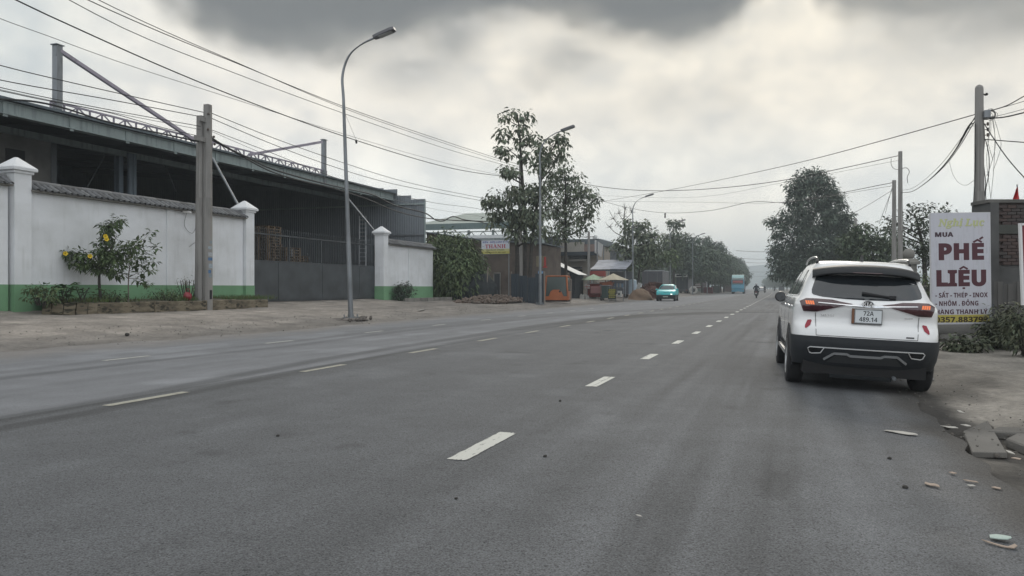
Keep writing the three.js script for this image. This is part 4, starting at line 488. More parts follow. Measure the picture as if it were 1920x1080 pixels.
const lampProto = (() => { // galvanised lamp post: base plate, tapered shaft with curved arm, flat LED head
  const t = new THREE.Group(); t.name = 'street_lamp';
  const g = taper([[0, 0, 0, 0.092], [0, 4, 0, 0.070], [0, 7.6, 0, 0.052], [0.0, 8.5, 0, 0.047], [0.28, 9.15, 0, 0.042], [0.75, 9.48, 0, 0.038], [1.25, 9.66, 0, 0.034]], 12, 5); new MB().add(g).build('post', Mgalv, t);
  const b = new MB(); b.box(0.46, 0.03, 0.46, 0, 0.03, 0); for (const [x, z] of [[-1, -1], [1, -1], [-1, 1], [1, 1]]) b.add(new THREE.CylinderGeometry(0.022, 0.022, 0.14, 8), V(x * 0.17, 0.07, z * 0.17)); b.build('base_plate', Mgalv, t);
  const h = new MB(); h.ext([[0, -0.09], [0.12, -0.12], [0.55, -0.15], [0.66, -0.10], [0.66, 0.10], [0.55, 0.15], [0.12, 0.12], [0, 0.09]], 0.07, V(1.2, 9.62, 0), [-Math.PI / 2 , 0, 0], 0.015); const hd = h.build('lamp_head', mat('lamp housing', lin(0.12, 0.12, 0.13), 0.5, { metalness: 0.3 }), t); hd.position.set(1.2, 9.62, 0); hd.geometry.translate(-1.2, -9.62, 0); hd.scale.setScalar(1.22); hd.rotation.z = 0.28;
  const gl = new MB().box(0.40, 0.012, 0.22, 0.36, -0.018, 0).build('lamp_glass', mat('lamp glass', lin(0.35, 0.36, 0.36), 0.2), hd); return t;
})();
{
  const names = ['leaning lamp post nearest the camera, in front of the metal gate', 'lamp post standing among the big-leaved trees on the left verge', 'lamp post beside the bare tree behind the market umbrellas', 'lamp post beside the box truck on the left verge', 'fifth lamp post along the left verge, in front of the dark tree row', 'sixth lamp post along the left verge, behind the blue truck'];
  for (let i = 0; i < 6; i++) { const p = i === 0 ? onG(658, 598) : i === 1 ? onG(1001, 571) : V(-14, 0, [0, 0, -77.9, -105, -132, -158][i]); p.x = Math.max(p.x, -14.2); const c = copy(lampProto, names[i], [p.x, gy(p.x, p.z) + 0.02, p.z]); c.userData.category = 'street lamp'; c.userData.group = 'street lamps along the left verge'; if (i === 0) { c.rotation.set(0.0, 0.12, 0.036); c.scale.setScalar(0.985); } else c.rotation.y = 0.05; if (i === 1) c.scale.setScalar(1.1); if (i === 2) c.scale.setScalar(1.03); }
  const b = onG(656, 599), t = thing('broken_footing', 'broken mortar and bolts round the foot of the nearest lamp post', 'footing', [b.x, gy(b.x) , b.z]), g = new THREE.CylinderGeometry(0.42, 0.55, 0.06, 12), P = g.attributes.position; for (let i = 0; i < P.count; i++) { const k = 0.75 + 0.5 * vn(P.getX(i) * 5, P.getZ(i) * 5, 2); P.setX(i, P.getX(i) * k); P.setZ(i, P.getZ(i) * k * 1.2); } g.computeVertexNormals(); new MB().add(g, V(0, 0.02, 0)).build('mortar', mat('mortar', lin(0.17, 0.15, 0.135), 0.95, { map: T.mottle }), t); const m = new MB(), r = rng(4); for (let i = 0; i < 14; i++) m.add(new THREE.DodecahedronGeometry(0.05 + 0.05 * r()), V((r() - 0.5) * 1.5, 0.03, (r() - 0.5) * 2.2), [r(), r(), r()], V(1, 0.6, 1)); tag(m.build('rubble', mats.mortar, t), null, null, null, 'stuff');
}
function pole(label, px, ytop, X, r0, r1, opt = {}) { const a = onX(px, 540, X), top = onX(px, ytop, X), y0 = gy(a.x, a.z) - 0.1, H = top.y - y0, t = thing('utility_pole', label, 'utility pole', [a.x, y0, a.z]); const m = new MB(); if (opt.square) { const g = new THREE.CylinderGeometry(r1 * 1.3, r0 * 1.3, H, 4, 6); g.rotateY(Math.PI / 4); m.add(g, V(0, H / 2, 0)); } else m.add(new THREE.CylinderGeometry(r1, r0, H, 14, 6), V(0, H / 2, 0)).add(new THREE.SphereGeometry(r1, 14, 6, 0, 6.2832, 0, 1.5708), V(0, H, 0)); m.build('shaft', Mpole, t); return { t, H, y0, at: (dx, d) => V(a.x + dx, y0 + H - d, a.z) }; }
{
  pole('pale concrete pole standing among the big-leaved trees', 976, 300, -18.6, 0.17, 0.12);
  const q = pole('concrete pole in front of the house with the white billboard', 1104, 436, -19, 0.17, 0.12); new MB().box(1.2, 0.08, 0.08, 0, q.H - 0.45, 0).build('crossarm', Mpole, q.t);
  const c = pole('far pole with two crossarms above the trees on the left', 1270, 449, -19, 0.18, 0.12); for (const [d, w] of [[0.5, 2.4], [1.9, 1.5]]) new MB().box(w, 0.12, 0.12, 0, c.H - d, 0).build('crossarm', Mpole, c.t); for (const x of [-1.1, 0, 1.1]) new MB().box(0.06, 0.3, 0.06, x, c.H - 0.3, 0).build('insulator', Mdark, c.t);
  // right side
  const R = pole('tall concrete pole behind the scrap dealer signboard', 1836, 166, 5.1, 0.155, 0.105);
  new MB().box(0.16, 0.22, 0.34, 0.16, R.H - 0.75, 0.05, null, 0.02).build('junction_box', Mgalv, R.t); new MB().bar(V(0.1, R.H - 0.16, 0), V(0.16, R.H - 0.2, 0), 0.02, 6).add(new THREE.SphereGeometry(0.04, 8, 6), V(0.18, R.H - 0.17, 0)).build('insulator', Mdark, R.t);
  for (const d of [1.0, 1.15, 1.3]) new MB().add(new THREE.CylinderGeometry(0.03, 0.03, 0.09, 8), V(0.2, R.H - d, 0.05)).bar(V(0.05, R.H - d, 0), V(0.2, R.H - d, 0.05), 0.012, 6).build('insulator', mats['brown porcelain'], R.t);
  const r1 = pole('taller of the twin concrete poles behind the white car', 1688, 284, 5.1, 0.12, 0.085, { square: true }), r2 = pole('shorter of the twin concrete poles behind the white car', 1676.5, 338, 5.0, 0.12, 0.085, { square: true });
  pole('small far pole above the trees on the right', 1604, 411, 6.2, 0.16, 0.12);
  // coil of spare cable and loose ends hanging at the tall pole
  const t = thing('cable_coil', 'tangled coil of spare cable hanging right of the tall concrete pole', 'cable', [0, 0, 0]), Dp = dep(onX(1836, 540, 5.1)), rr = rng(17), m = new MB();
  const PP = (x, y, o = 0) => atD(x, y, Dp + o);
  for (let i = 0; i < 9; i++) { const cx = 1857 + (rr() - 0.5) * 6, cy = 216 + (rr() - 0.5) * 5, w = 6 + rr() * 6, h = 5 + rr() * 6, p = []; for (let k = 0; k <= 12; k++) { const a = k / 12 * 6.28 + rr() * 0.15; p.push(PP(cx + Math.cos(a) * w, cy + Math.sin(a) * h, (rr() - 0.5) * 0.15)); } m.tube(p, 0.006, 5); }
  for (const [x0, a, b, y1] of [[1860, 1866, 1850, 330], [1856, 1850, 1858, 372], [1862, 1864, 1856, 385], [1858, 1852, 1862, 300], [1864, 1877, 1862, 320]]) m.tube([PP(x0, 222), PP((x0 + a) / 2 + 2, 250), PP(a, (222 + y1) / 2), PP((a + b) / 2, lerp(222, y1, 0.8)), PP(b, y1)], 0.006, 5); m.build('cable', Mgreywire, t);
  const d = thing('cable_drop', 'dark cables running down the right side of the tall concrete pole', 'cable', [0, 0, 0]); for (const pts of [[[1844, 224], [1846, 260], [1844, 300], [1848, 345], [1846, 372], [1850, 398]], [[1848, 262], [1854, 290], [1854, 325], [1848, 360], [1852, 398]], [[1829, 232], [1828, 262], [1829, 300], [1827, 350], [1824, 398]]]) new MB().tube(pts.map(([x, y]) => PP(x, y, -0.05)), 0.012, 6).build('cable', Mblackwire, d);
}
// wires: each one follows its own run between the poles
const runOf = (pts, X) => pts.map(([px, py]) => onX(px, py, X));
function wire(label, pts, r, m = Mblackwire, group) { tag(new MB().tube(pts, r, 5, Math.max(24, pts.length * 6)).build('power_line', m, null), label, 'wire', group); }
{
  const far = (p, q) => { const d = p.clone().sub(q); return p.clone().addScaledVector(d.normalize(), 10).add(V(0, 0.4, 0)); };
  const L = (label, X, r, pts, m) => { const w = runOf(pts, X); wire(label, [far(w[0], w[1]), ...w], r, m, 'overhead wires on the left'); };
  L('topmost overhead wire on the left, first of a close pair', -17.4, 0.014, [[165, 0], [305, 62], [440, 117], [637, 197], [840, 267], [940, 299], [976, 309]]);
  L('second overhead wire of the close pair at the top left', -17.3, 0.012, [[185, 0], [312, 60], [440, 115.5], [637, 200], [840, 271], [940, 303], [976, 314]]);
  L('third overhead wire from the top on the left', -17.4, 0.012, [[130, 0], [247, 60], [440, 137], [637, 210], [840, 280], [940, 308], [976, 319]]);
  L('thick dark overhead wire crossing behind the nearest lamp post', -17.5, 0.019, [[30, 0], [159, 60], [300, 123], [440, 180.5], [640, 254], [840, 314], [940, 330], [976, 332]]);
  L('thin overhead wire beside the thick dark wire on the left', -17.6, 0.009, [[0, 35], [70, 60], [220, 115], [440, 186], [637, 249], [840, 307], [976, 336]], Mgreywire);
  const B = (label, r, pts, m) => { const w = runOf(pts, -19.2); wire(label, [far(w[0], w[1]), ...w], r, m, 'wires on the pair of concrete poles'); };
  B('upper wire on the pair of concrete poles', 0.014, [[0, 122.5], [100, 147], [240, 179], [383, 211]]); B('second wire on the pair of concrete poles', 0.014, [[0, 150], [190, 184], [378, 219]]); B('third wire on the pair of concrete poles', 0.012, [[0, 164], [190, 203], [376, 237]]); B('fourth thin wire on the pair of concrete poles', 0.009, [[0, 168], [190, 207], [376, 243]], Mgreywire);
  const Cw = (label, r, pts, X = -19.1, m) => wire(label, runOf(pts, X), r, m, 'wires from the concrete poles along the verge');
  Cw('upper wire running on from the concrete poles above the gate', 0.014, [[396, 212], [500, 254], [634, 302], [756, 340], [908, 372], [1010, 392], [1104, 441]]); Cw('second wire running on from the concrete poles above the gate', 0.014, [[397, 222], [500, 266], [606, 306], [717, 340], [905, 377], [1010, 400], [1104, 444]]);
  Cw('third wire running on from the concrete poles above the gate', 0.012, [[398, 244], [500, 283], [640, 337], [804, 378.5], [904, 393], [1104, 447]]); Cw('thin lower wire running on from the concrete poles above the gate', 0.008, [[398, 247], [500, 291], [640, 345], [804, 390], [904, 406], [1104, 450]], -19.1, Mgreywire);
  // black bundled cables sagging along the eave
  Cw('thick black bundled cable sagging along the warehouse eave', 0.035, [[396, 258], [408, 266], [432, 280], [470, 298], [500, 313], [560, 332], [640, 352], [700, 366], [740, 385], [800, 401], [818, 413], [832, 414], [848, 406], [870, 412], [905, 415], [935, 413], [960, 407], [976, 404]], -19);
  Cw('second black bundled cable sagging under the warehouse eave', 0.028, [[396, 262], [440, 285], [500, 318], [560, 338], [620, 352], [690, 374], [740, 395], [800, 409], [850, 413], [900, 416], [925, 424], [976, 436]], -19.2);
  Cw('black cable run left of the concrete poles along the eave', 0.028, [[-60, 182], [0, 186], [60, 190], [110, 200], [200, 228], [300, 250], [376, 266]], -19.3);
  Cw('thin black cable left of the concrete poles', 0.012, [[-60, 158], [0, 170], [75, 186], [200, 210], [300, 238], [376, 256]], -19.3);
  { const a = onX(641, 198, -17.3), b = onX(668, 263, -17.5); wire('short slanting tie wire right of the nearest lamp post', [a, a.clone().lerp(b, 0.5), b], 0.006, Mgreywire); const t = thing('wire_clamp', 'small dark clamps on the thick wire right of the nearest lamp post', 'clamp', [0, 0, 0]); for (const [px, py] of [[647, 258], [668, 264]]) { const p = onX(px, py, -17.5); new MB().box(0.06, 0.16, 0.10, p.x, p.y - 0.04, p.z, [0.4, 0, 0], 0.02).build('clamp', Mdark, t); } }
  // across the street
  const X = (label, pts, r, m = Mblackwire) => { const w = pts.map(([px, py, D]) => atD(px, py, D)); wire(label, w, r, m, 'wires crossing the street'); };
  X('long wire crossing the street up to the top of the tall right pole', [[1104, 382, 82], [1250, 357, 62], [1480, 309, 38], [1660, 262, 27], [1834, 213, 22.2]], 0.014);
  X('wire crossing the street to the twin poles', [[976, 318, 58], [1125, 350, 49], [1215, 357.5, 46], [1300, 356, 44], [1400, 347.5, 41.5], [1480, 336, 40], [1600, 311, 38], [1684, 292, 37]], 0.017);
  X('lower wire crossing the street with a small hanging insulator', [[1104, 370, 82], [1180, 390, 75], [1247, 399, 68], [1330, 395, 60], [1415, 378, 52], [1480, 379, 47], [1676, 342, 40]], 0.016);
  X('thin wire crossing the street behind the lamp post', [[1104, 377, 82], [1300, 379, 62], [1470, 379, 50], [1676, 348, 40]], 0.010, Mgreywire);
  X('thin slanting wire from the house to the twin poles', [[1104, 366, 82], [1300, 370, 62], [1480, 340, 46], [1688, 300, 37]], 0.008, Mgreywire);
  { const p = atD(1247, 402, 68), t = thing('wire_weight', 'small hanging insulator on the lower wire over the street', 'insulator', [p.x, p.y, p.z]); new MB().bar(V(0, 0.1, 0), V(0, -0.3, 0), 0.06, 8).build('insulator', Mdark, t); new MB().bar(V(0, 0.15, 0), V(0, 0.08, 0), 0.03, 6).build('hook', Mgalv, t); }
  for (const [y, D, l] of [[472, 210, 'highest of the far wires across the street end'], [486, 270, 'second of the far wires across the street end'], [493, 270, 'third of the far wires across the street end'], [510, 360, 'fourth of the far wires across the street end'], [518, 420, 'lowest of the far wires across the street end']]) X(l, [[1380, y - 2, D], [1420, y, D], [1475, y - 0.5, D]], 0.055, Mgreywire);
  X('wires on the far pole with two crossarms', [[1180, 428, 128], [1220, 446, 138], [1265, 455, 150]], 0.03, Mgreywire); X('lower wire on the far pole with two crossarms', [[1180, 442, 128], [1220, 458, 138], [1263, 461, 150]], 0.03, Mgreywire); X('wire running right from the far pole with two crossarms', [[1279, 454, 150], [1300, 460, 170], [1340, 470, 220]], 0.04, Mgreywire);
  // bundle from the tall right pole down to the twin poles
  const Dt = (px) => lerp(22.2, 37, clamp((1834 - px) / 146)), rr = rng(27);
  for (let i = 0; i < 6; i++) { const o = (rr() - 0.5) * 8, q = (rr() - 0.5) * 10, dk = i < 4; X(['outermost cable', 'second cable', 'third cable', 'fourth cable', 'thin fifth cable', 'thin sixth cable'][i] + ' of the bundle drooping from the tall right pole to the twin poles', [[1830, 216 + i * 4, Dt(1834)], [1818 + o, 240 + q * 0.4, Dt(1815)], [1796 + o * 0.6, 278 + q * 0.4 - (dk ? 0 : 10), Dt(1792)], [1770 + o * 0.4, 312 + q * 0.3 - (dk ? 0 : 10), Dt(1768)], [1735, 344 + q * 0.2 - (dk ? 0 : 8), Dt(1735)], [1710, 359 - (dk ? 0 : 6), Dt(1710)], [1690, 361 - (dk ? 0 : 4), 37]], dk ? 0.013 : 0.007, dk ? Mblackwire : Mgreywire); }
  X('loose thin cable looping below the drooping bundle', [[1780, 303, 26], [1786, 325, 25], [1797, 342, 24], [1812, 347, 23], [1828, 337, 22.2]], 0.006, Mgreywire);
  // from the tall pole out of the picture on the right
  for (const [l, y0, xs, r] of [['upper cable from the tall right pole to the right edge', 212, [[1885, 199], [1925, 178], [1990, 150]], 0.014], ['thin second cable from the tall right pole to the right edge', 211, [[1885, 200], [1925, 188], [1990, 165]], 0.008], ['thick cable from the tall right pole to the right edge', 222.5, [[1880, 220], [1925, 210], [1990, 195]], 0.019], ['lower level cable from the tall right pole to the right edge', 261, [[1880, 264], [1925, 267.5], [1990, 274]], 0.014], ['slanting stay from the tall right pole to the right edge', 225, [[1862, 258], [1890, 298], [1925, 338], [1990, 410]], 0.014], ['thin level cable from the tall right pole to the right edge', 223, [[1880, 215], [1925, 203], [1990, 184]], 0.007]]) X(l, [[1841, y0, 22.2], ...xs.map(([x, y], i) => [x, y, 21.6 - i * 0.8])], r);
  X('curled wire end left of the taller twin pole', [[1671, 297, 37], [1671, 308, 37], [1676, 316, 37], [1686, 318, 37]], 0.012, Mgreywire); X('curled wire end right of the taller twin pole', [[1690, 316, 37], [1700, 315, 36.8], [1705, 322, 36.8], [1701, 332, 36.8], [1702, 343, 36.8]], 0.014);
  for (const [l, a, b] of [['stay wire left of the shorter twin pole', [1674, 348], [1660, 400]], ['second stay wire left of the shorter twin pole', [1674, 352], [1648, 420]], ['wire from the twin poles to the small far pole', [1674, 356], [1590, 405]]]) X(l, [[...a, 40], [(a[0] + b[0]) / 2 - 1, (a[1] + b[1]) / 2 + 2, 42], [...b, 44]], 0.01);
}

// ---------------------------------------------------------------- buildings and stalls along the left verge
const Mbrickmap = tex(1024, 1024, (u, v) => { const rows = 26, R = Math.floor(v * rows), cu = u * 9 + (R % 2) * 0.5, Cc = Math.floor(cu), fx = cu - Cc, fy = v * rows - R, j = fx < 0.05 || fy < 0.16, k = h3(((Cc % 9) + 9) % 9, R, 7), n = tf(u, v, 8, 601, 5); const c = j ? [0.62, 0.58, 0.54] : [0.56 + 0.16 * k, 0.40 + 0.09 * k, 0.34 + 0.06 * k]; return c.map((q) => q * (0.75 + 0.5 * n)); }, { rx: 2, ry: 2 });
const Mbrickb = tex(512, 512, (u, v, i, j) => { const rows = 26, R = Math.floor(v * rows), cu = u * 9 + (R % 2) * 0.5, fx = cu - Math.floor(cu), fy = v * rows - R; return (fx < 0.05 || fy < 0.16 ? 0.2 : 0.8) + 0.2 * (h3(i, j, 2) - 0.5); }, { rx: 2, ry: 2, srgb: false });
const Mbrick = mat('old brick', lin(0.42, 0.40, 0.40), 0.95, { map: Mbrickmap, bumpMap: Mbrickb, bumpScale: 0.012 }), Mrender = mat('brown stained render', lin(0.155, 0.125, 0.105), 0.95, { map: T.mottle, ...bump(0.006) });
const Mcream = mat('cream wall', lin(0.36, 0.32, 0.28), 0.9, { map: T.plaster }), Mzinc = mat('pale zinc roof', lin(0.42, 0.45, 0.47), 0.6, { map: T.streak }), Mgreenroof = mat('pale green roof sheet', lin(0.36, 0.43, 0.40), 0.6, { map: T.streak }), Mteal = mat('green steel fascia', lin(0.14, 0.20, 0.20), 0.6, { map: T.streak }), Mtarp = mat('black tarpaulin', lin(0.022, 0.026, 0.032), 0.8, bump(0.02)), Mbluesheet = mat('dark blue sheet', lin(0.035, 0.052, 0.07), 0.6, { map: T.streak });
// a slab standing on a cross-street plane, seen between two corners
function slabZ(m, x0, y0, x1, y1, Z, depth, dz = 0) { const a = onZ(x0, y0, Z), b = onZ(x1, y1, Z); return m.box(b.x - a.x, Math.abs(a.y - b.y), depth, (a.x + b.x) / 2, (a.y + b.y) / 2, Z - depth / 2 + dz); }
const world = (name, label, cat, group) => thing(name, label, cat, [0, 0, 0], 0, group);
{
  // green-roofed factory behind the trees
  const Z = -76, t = world('factory', 'long factory with pale green roof behind the bushes and big-leaved trees', 'factory');
  const e0 = onZ(780, 424, Z), e1 = onZ(1020, 440, Z), ridge = onZ(790, 404, Z - 14).y, w = e1.x - e0.x;
  const panels = 9; for (let i = 0; i < panels; i++) { const g = corr(w / panels - 0.02, 14.6, 0.3, 0.04), o = mesh('roof_sheet', g, Mgreenroof, t); o.position.set(e0.x + i * w / panels, e0.y, Z + 0.8); o.rotation.x = -Math.PI / 2 + Math.atan2(ridge - e0.y, 14.4); }
  new MB().box(w + 0.4, 0.62, 0.12, e0.x + w / 2, e0.y - 0.22, Z + 0.86).build('fascia', Mteal, t);
  new MB().box(w, 6.4, 0.2, e0.x + w / 2, e0.y - 4.2, Z - 6).build('back_wall', mat('dark steel', 0, 0.6), t);
  for (let i = 0; i < 6; i++) new MB().box(0.2, e0.y - 0.6, 0.2, e0.x + 0.8 + i * w / 5.3, (e0.y - 0.6) / 2, Z + 0.3).build('column', Msteel, t);
  const tr = new MB(), yb = e0.y - 1.55, yt = e0.y - 0.75; tr.box(w, 0.09, 0.09, e0.x + w / 2, yb, Z + 0.3).box(w, 0.09, 0.09, e0.x + w / 2, yt, Z + 0.3); for (let i = 0; i < 22; i++) { const x = e0.x + i * w / 22; tr.beam(V(x, i % 2 ? yb : yt, Z + 0.3), V(x + w / 22, i % 2 ? yt : yb, Z + 0.3), 0.07, 0.07); } tr.build('lattice_girder', Msteel, t);
  const z2 = Z + 3; const a = onZ(830, 443, z2), b = onZ(960, 449, z2); new MB().beam(V((a.x + b.x) / 2, a.y, z2), V((a.x + b.x) / 2, a.y - 0.4, z2 + 1.6), b.x - a.x, 0.05).build('lower_awning', Mzinc, t);
}
{
  const Z = -57.5, t = world('brick_house', 'low brown rendered house under the shop banner behind the big-leaved trees', 'house'), a = onZ(800, 436, Z), b = onZ(908, 452, Z), c = onZ(1012, 457, Z);
  new MB().ext([[a.x, 0], [a.x, a.y], [b.x, b.y], [c.x, c.y - 0.05], [c.x, 0]], 6, V(0, 0, Z - 6)).build('wall', Mrender, t);
  const f = (p, q, h) => new MB().beam(V((p.x + q.x) / 2, (p.y + q.y) / 2 + 0.06, Z + 0.25), V((p.x + q.x) / 2, (p.y + q.y) / 2 + 0.5, Z - 6.3), Math.hypot(q.x - p.x, 0) + 0.1, 0.05);
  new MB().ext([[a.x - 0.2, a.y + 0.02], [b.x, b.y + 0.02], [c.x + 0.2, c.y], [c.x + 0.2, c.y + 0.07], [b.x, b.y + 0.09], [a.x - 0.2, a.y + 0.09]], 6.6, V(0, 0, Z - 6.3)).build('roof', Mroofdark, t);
  slabZ(new MB(), 926, 511, 939, 556, Z, 0.06, 0.07).build('door_frame', Mconc, t); slabZ(new MB(), 927.5, 513, 937.5, 557, Z, 0.06, 0.09).build('door', Mtarp, t);
  slabZ(new MB(), 1006, 480, 1023, 500, Z, 0.05, 0.08).build('reed_panel', mat('reed screen', lin(0.30, 0.26, 0.18), 0.9, { map: T.streak }), t);
  const red = world('red_post', 'short red painted post at the corner of the brown house', 'post'); slabZ(new MB(), 1020, 482, 1023.5, 500, Z + 0.4, 0.08).build('post', mat('red paint', lin(0.36, 0.04, 0.035), 0.6), red); slabZ(new MB(), 1018.5, 499, 1025, 502, Z + 0.4, 0.14).build('shelf', mats['red paint'], red);
  // the banner
  const tb = canvasTex(512, 256, (g, w, h) => { const gr = g; gr.fillStyle = '#d9dde6'; gr.fillRect(0, 0, w, h); gr.fillStyle = '#cfcb92'; gr.fillRect(0, h * 0.64, w, h * 0.36); gr.fillStyle = '#c9c16c'; gr.fillRect(0, h * 0.82, w, h * 0.18); vput(gr, 'ĐIỆN - ĐIỆN LẠNH Ô TÔ', w / 2, 50, 44, 'bold PX sans-serif', '#2f3f9a', { align: 'center', maxWidth: w * 0.92 }); vput(gr, 'THÀNH', w / 2, 150, 100, 'bold PX serif', '#b3173a', { align: 'center', maxWidth: w * 0.8 }); vput(gr, 'CHUYÊN ĐỒ - DYNAMO', w / 2, 195, 30, 'bold PX sans-serif', '#3a3a1c', { align: 'center', maxWidth: w * 0.8 }); vput(gr, 'PHỤ TÙNG Ô TÔ - MÁY LẠNH', w / 2, 240, 28, 'bold PX sans-serif', '#3a3a1c', { align: 'center', maxWidth: w * 0.94 }); });
  const p = onZ(902.5, 451, -54), q = onZ(955.5, 475.5, -54), s = world('banner', 'white shop banner with a big red name hung before the brown house', 'banner'); const g = new THREE.PlaneGeometry(q.x - p.x, p.y - q.y, 8, 2); const P = g.attributes.position; for (let i = 0; i < P.count; i++) P.setZ(i, 0.04 * Math.sin(P.getX(i) * 2.2)); g.computeVertexNormals(); const o = new THREE.Mesh(g, mat('banner print', lin(0.85, 0.85, 0.85), 0.7, { map: tb, side: THREE.DoubleSide })); o.name = 'print'; o.position.set((p.x + q.x) / 2, (p.y + q.y) / 2, -54); s.add(o);
  new MB().bar(V(p.x - 0.1, p.y + 0.02, -54.05), V(q.x + 0.1, p.y + 0.02, -54.05), 0.025, 6).bar(V(p.x - 0.1, q.y - 0.02, -54.05), V(q.x + 0.1, q.y - 0.02, -54.05), 0.025, 6).build('frame', Mgalv, s); for (const x of [p.x + 0.1, q.x - 0.1]) new MB().bar(V(x, 0.2, -54.12), V(x, p.y, -54.12), 0.035, 6).build('post', Mgalv, s);
}
{
  // dark blue sheet fence, blue poster, orange cab, black shed
  const X = -15.6, t = world('sheet_fence', 'fence of dark blue corrugated sheets behind the big-leaved tree trunks', 'fence'); const Zf = -48.9, a = onZ(958, 512, Zf), b = onZ(1020, 560, Zf), n = 4, w = (b.x - a.x) / n; for (let i = 0; i < n; i++) { const h = a.y - 0.25 - 0.12 * ((i * 7) % 3); const o = mesh('sheet', corr(w - 0.02, h, 0.16, 0.03), Mbluesheet, t); o.position.set(a.x + i * w, 0.2, Zf + 0.03 * (i % 2)); o.rotation.z = 0.01 * Math.sin(i * 5); } for (const x of [a.x, b.x]) new MB().bar(V(x, 0.1, Zf - 0.06), V(x, a.y + 0.1, Zf - 0.06), 0.05, 6).build('post', Mtwig, t);
  const pb = world('poster_board', 'light blue advertising board standing left of the orange cab', 'board'), ta = canvasTex(128, 256, (g, w, h) => { g.fillStyle = '#3f7fc4'; g.fillRect(0, 0, w, h); g.fillStyle = '#9cc3e6'; g.fillRect(8, 10, w - 16, 60); g.fillStyle = '#dfe9f2'; for (let i = 0; i < 5; i++) g.fillRect(14, 90 + i * 30, w - 30 - (i % 3) * 18, 12); });
  const p = onZ(1009, 508, -53.6), q = onZ(1018, 540, -53.6); const g = new THREE.BoxGeometry(q.x - p.x, p.y - q.y, 0.05); const o = new THREE.Mesh(g, mat('blue poster', lin(0.8, 0.8, 0.8), 0.6, { map: ta })); o.name = 'board'; o.position.set((p.x + q.x) / 2, (p.y + q.y) / 2, -53.6); pb.add(o); for (const x of [p.x + 0.03, q.x - 0.03]) new MB().bar(V(x, 0.2, -53.64), V(x, p.y, -53.64), 0.03, 6).build('leg', Mgalv, pb);
  // excavator cab: open orange frame with dark panes
  const c0 = onG(1040, 568), Mo = mat('orange paint', lin(0.52, 0.16, 0.055), 0.55, { map: T.mottle }), cab = thing('excavator_cab', 'orange machine cab with dark windows standing on the verge beside the lamp post', 'machine cab', [c0.x, gy(c0.x, c0.z) + 0.1, c0.z - 0.8], 0.12); const W = 1.62, H = 1.72, Dd = 1.5;
  new MB().box(W + 0.06, 0.26, 0.12, 0, 0.22, Dd / 2).ext([[-0.52, 0.3], [-0.36, 0.68], [-0.2, 0.78], [0.2, 0.78], [0.34, 0.68], [0.52, 0.3]], 0.08, V(0, 0.02, Dd / 2 - 0.04)).build('front_panel', Mo, cab);
  for (const x of [-1, 1]) { new MB().beam(V(x * W / 2, 0.2, Dd / 2), V(x * (W / 2 - 0.12), H, Dd / 2 - 0.12), 0.09, 0.09).build('front_post', Mo, cab); new MB().box(0.09, H - 0.1, 0.09, x * (W / 2 - 0.1), H / 2 + 0.05, -Dd / 2).build('rear_post', Mo, cab); new MB().box(0.05, 0.6, Dd, x * (W / 2 - 0.03), 0.4, 0).build('side_panel', Mo, cab); new MB().ext([[-Dd / 2, 0.7], [-Dd / 2, H - 0.1], [Dd / 2 - 0.15, H - 0.1], [Dd / 2 - 0.04, 0.7]], 0.02, V(x * (W / 2 - 0.07), 0, 0), [0, -Math.PI / 2, 0]).build('side_window', mat('dark cab glass', lin(0.045, 0.055, 0.055), 0.2), cab); }
  new MB().box(W - 0.2, 0.10, Dd - 0.1, 0, H, -0.05, null, 0.03).build('roof', Mo, cab); new MB().ext([[-W / 2 + 0.06, 0.32], [-W / 2 + 0.15, H - 0.04], [W / 2 - 0.15, H - 0.04], [W / 2 - 0.06, 0.32]], 0.02, V(0, 0, Dd / 2 - 0.12), [-0.03, 0, 0]).build('windscreen', mat('dusty green glass', lin(0.075, 0.095, 0.09), 0.25), cab); new MB().box(W - 0.1, 0.14, Dd - 0.2, 0, 0.05, 0).build('floor', Mdark, cab); new MB().add(new THREE.CylinderGeometry(0.07, 0.07, 0.05, 10), V(0.26, 0.68, Dd / 2 + 0.05), [Math.PI / 2, 0, 0]).build('lamp', Mdark, cab);
  new MB().bar(V(0.95, -0.1, 0.7), V(0.92, 1.6, 0.6), 0.03, 6).bar(V(0.95, 0.05, 0.2), V(0.95, 1.5, 0.1), 0.03, 6).bar(V(0.92, 1.55, 0.6), V(0.95, 1.45, 0.1), 0.03, 6).build('ladder_rail', Mtwig, cab);
  // black lean-to shed
  const Z = -66, s = world('lean_to_shed', 'black tarpaulin lean-to shed with pale sloping roof behind the orange cab', 'shed'), l = onZ(1016, 488, Z), m = onZ(1034, 492, Z), e = onZ(1078, 513, Z), e2 = onZ(1078, 556, Z);
  new MB().ext([[l.x, 0.2], [l.x, l.y], [m.x, m.y], [e.x, e.y], [e.x, 0.2]], 3, V(0, 0, Z - 3)).build('tarpaulin_wall', Mtarp, s);
  new MB().ext([[m.x - 0.6, m.y + 0.27], [e.x + 0.35, e.y - 0.12], [e.x + 0.35, e.y - 0.08], [m.x - 0.6, m.y + 0.32]], 3.5, V(0, 0, Z - 3.2)).build('roof', Mzinc, s); for (const [px, py] of [[1023, 509], [1066, 513]]) { const k = onZ(px, py, Z + 0.1); new MB().add(new THREE.SphereGeometry(0.10, 10, 8), V(k.x, k.y, Z + 0.12)).build('lamp', Mcream, s); }
}
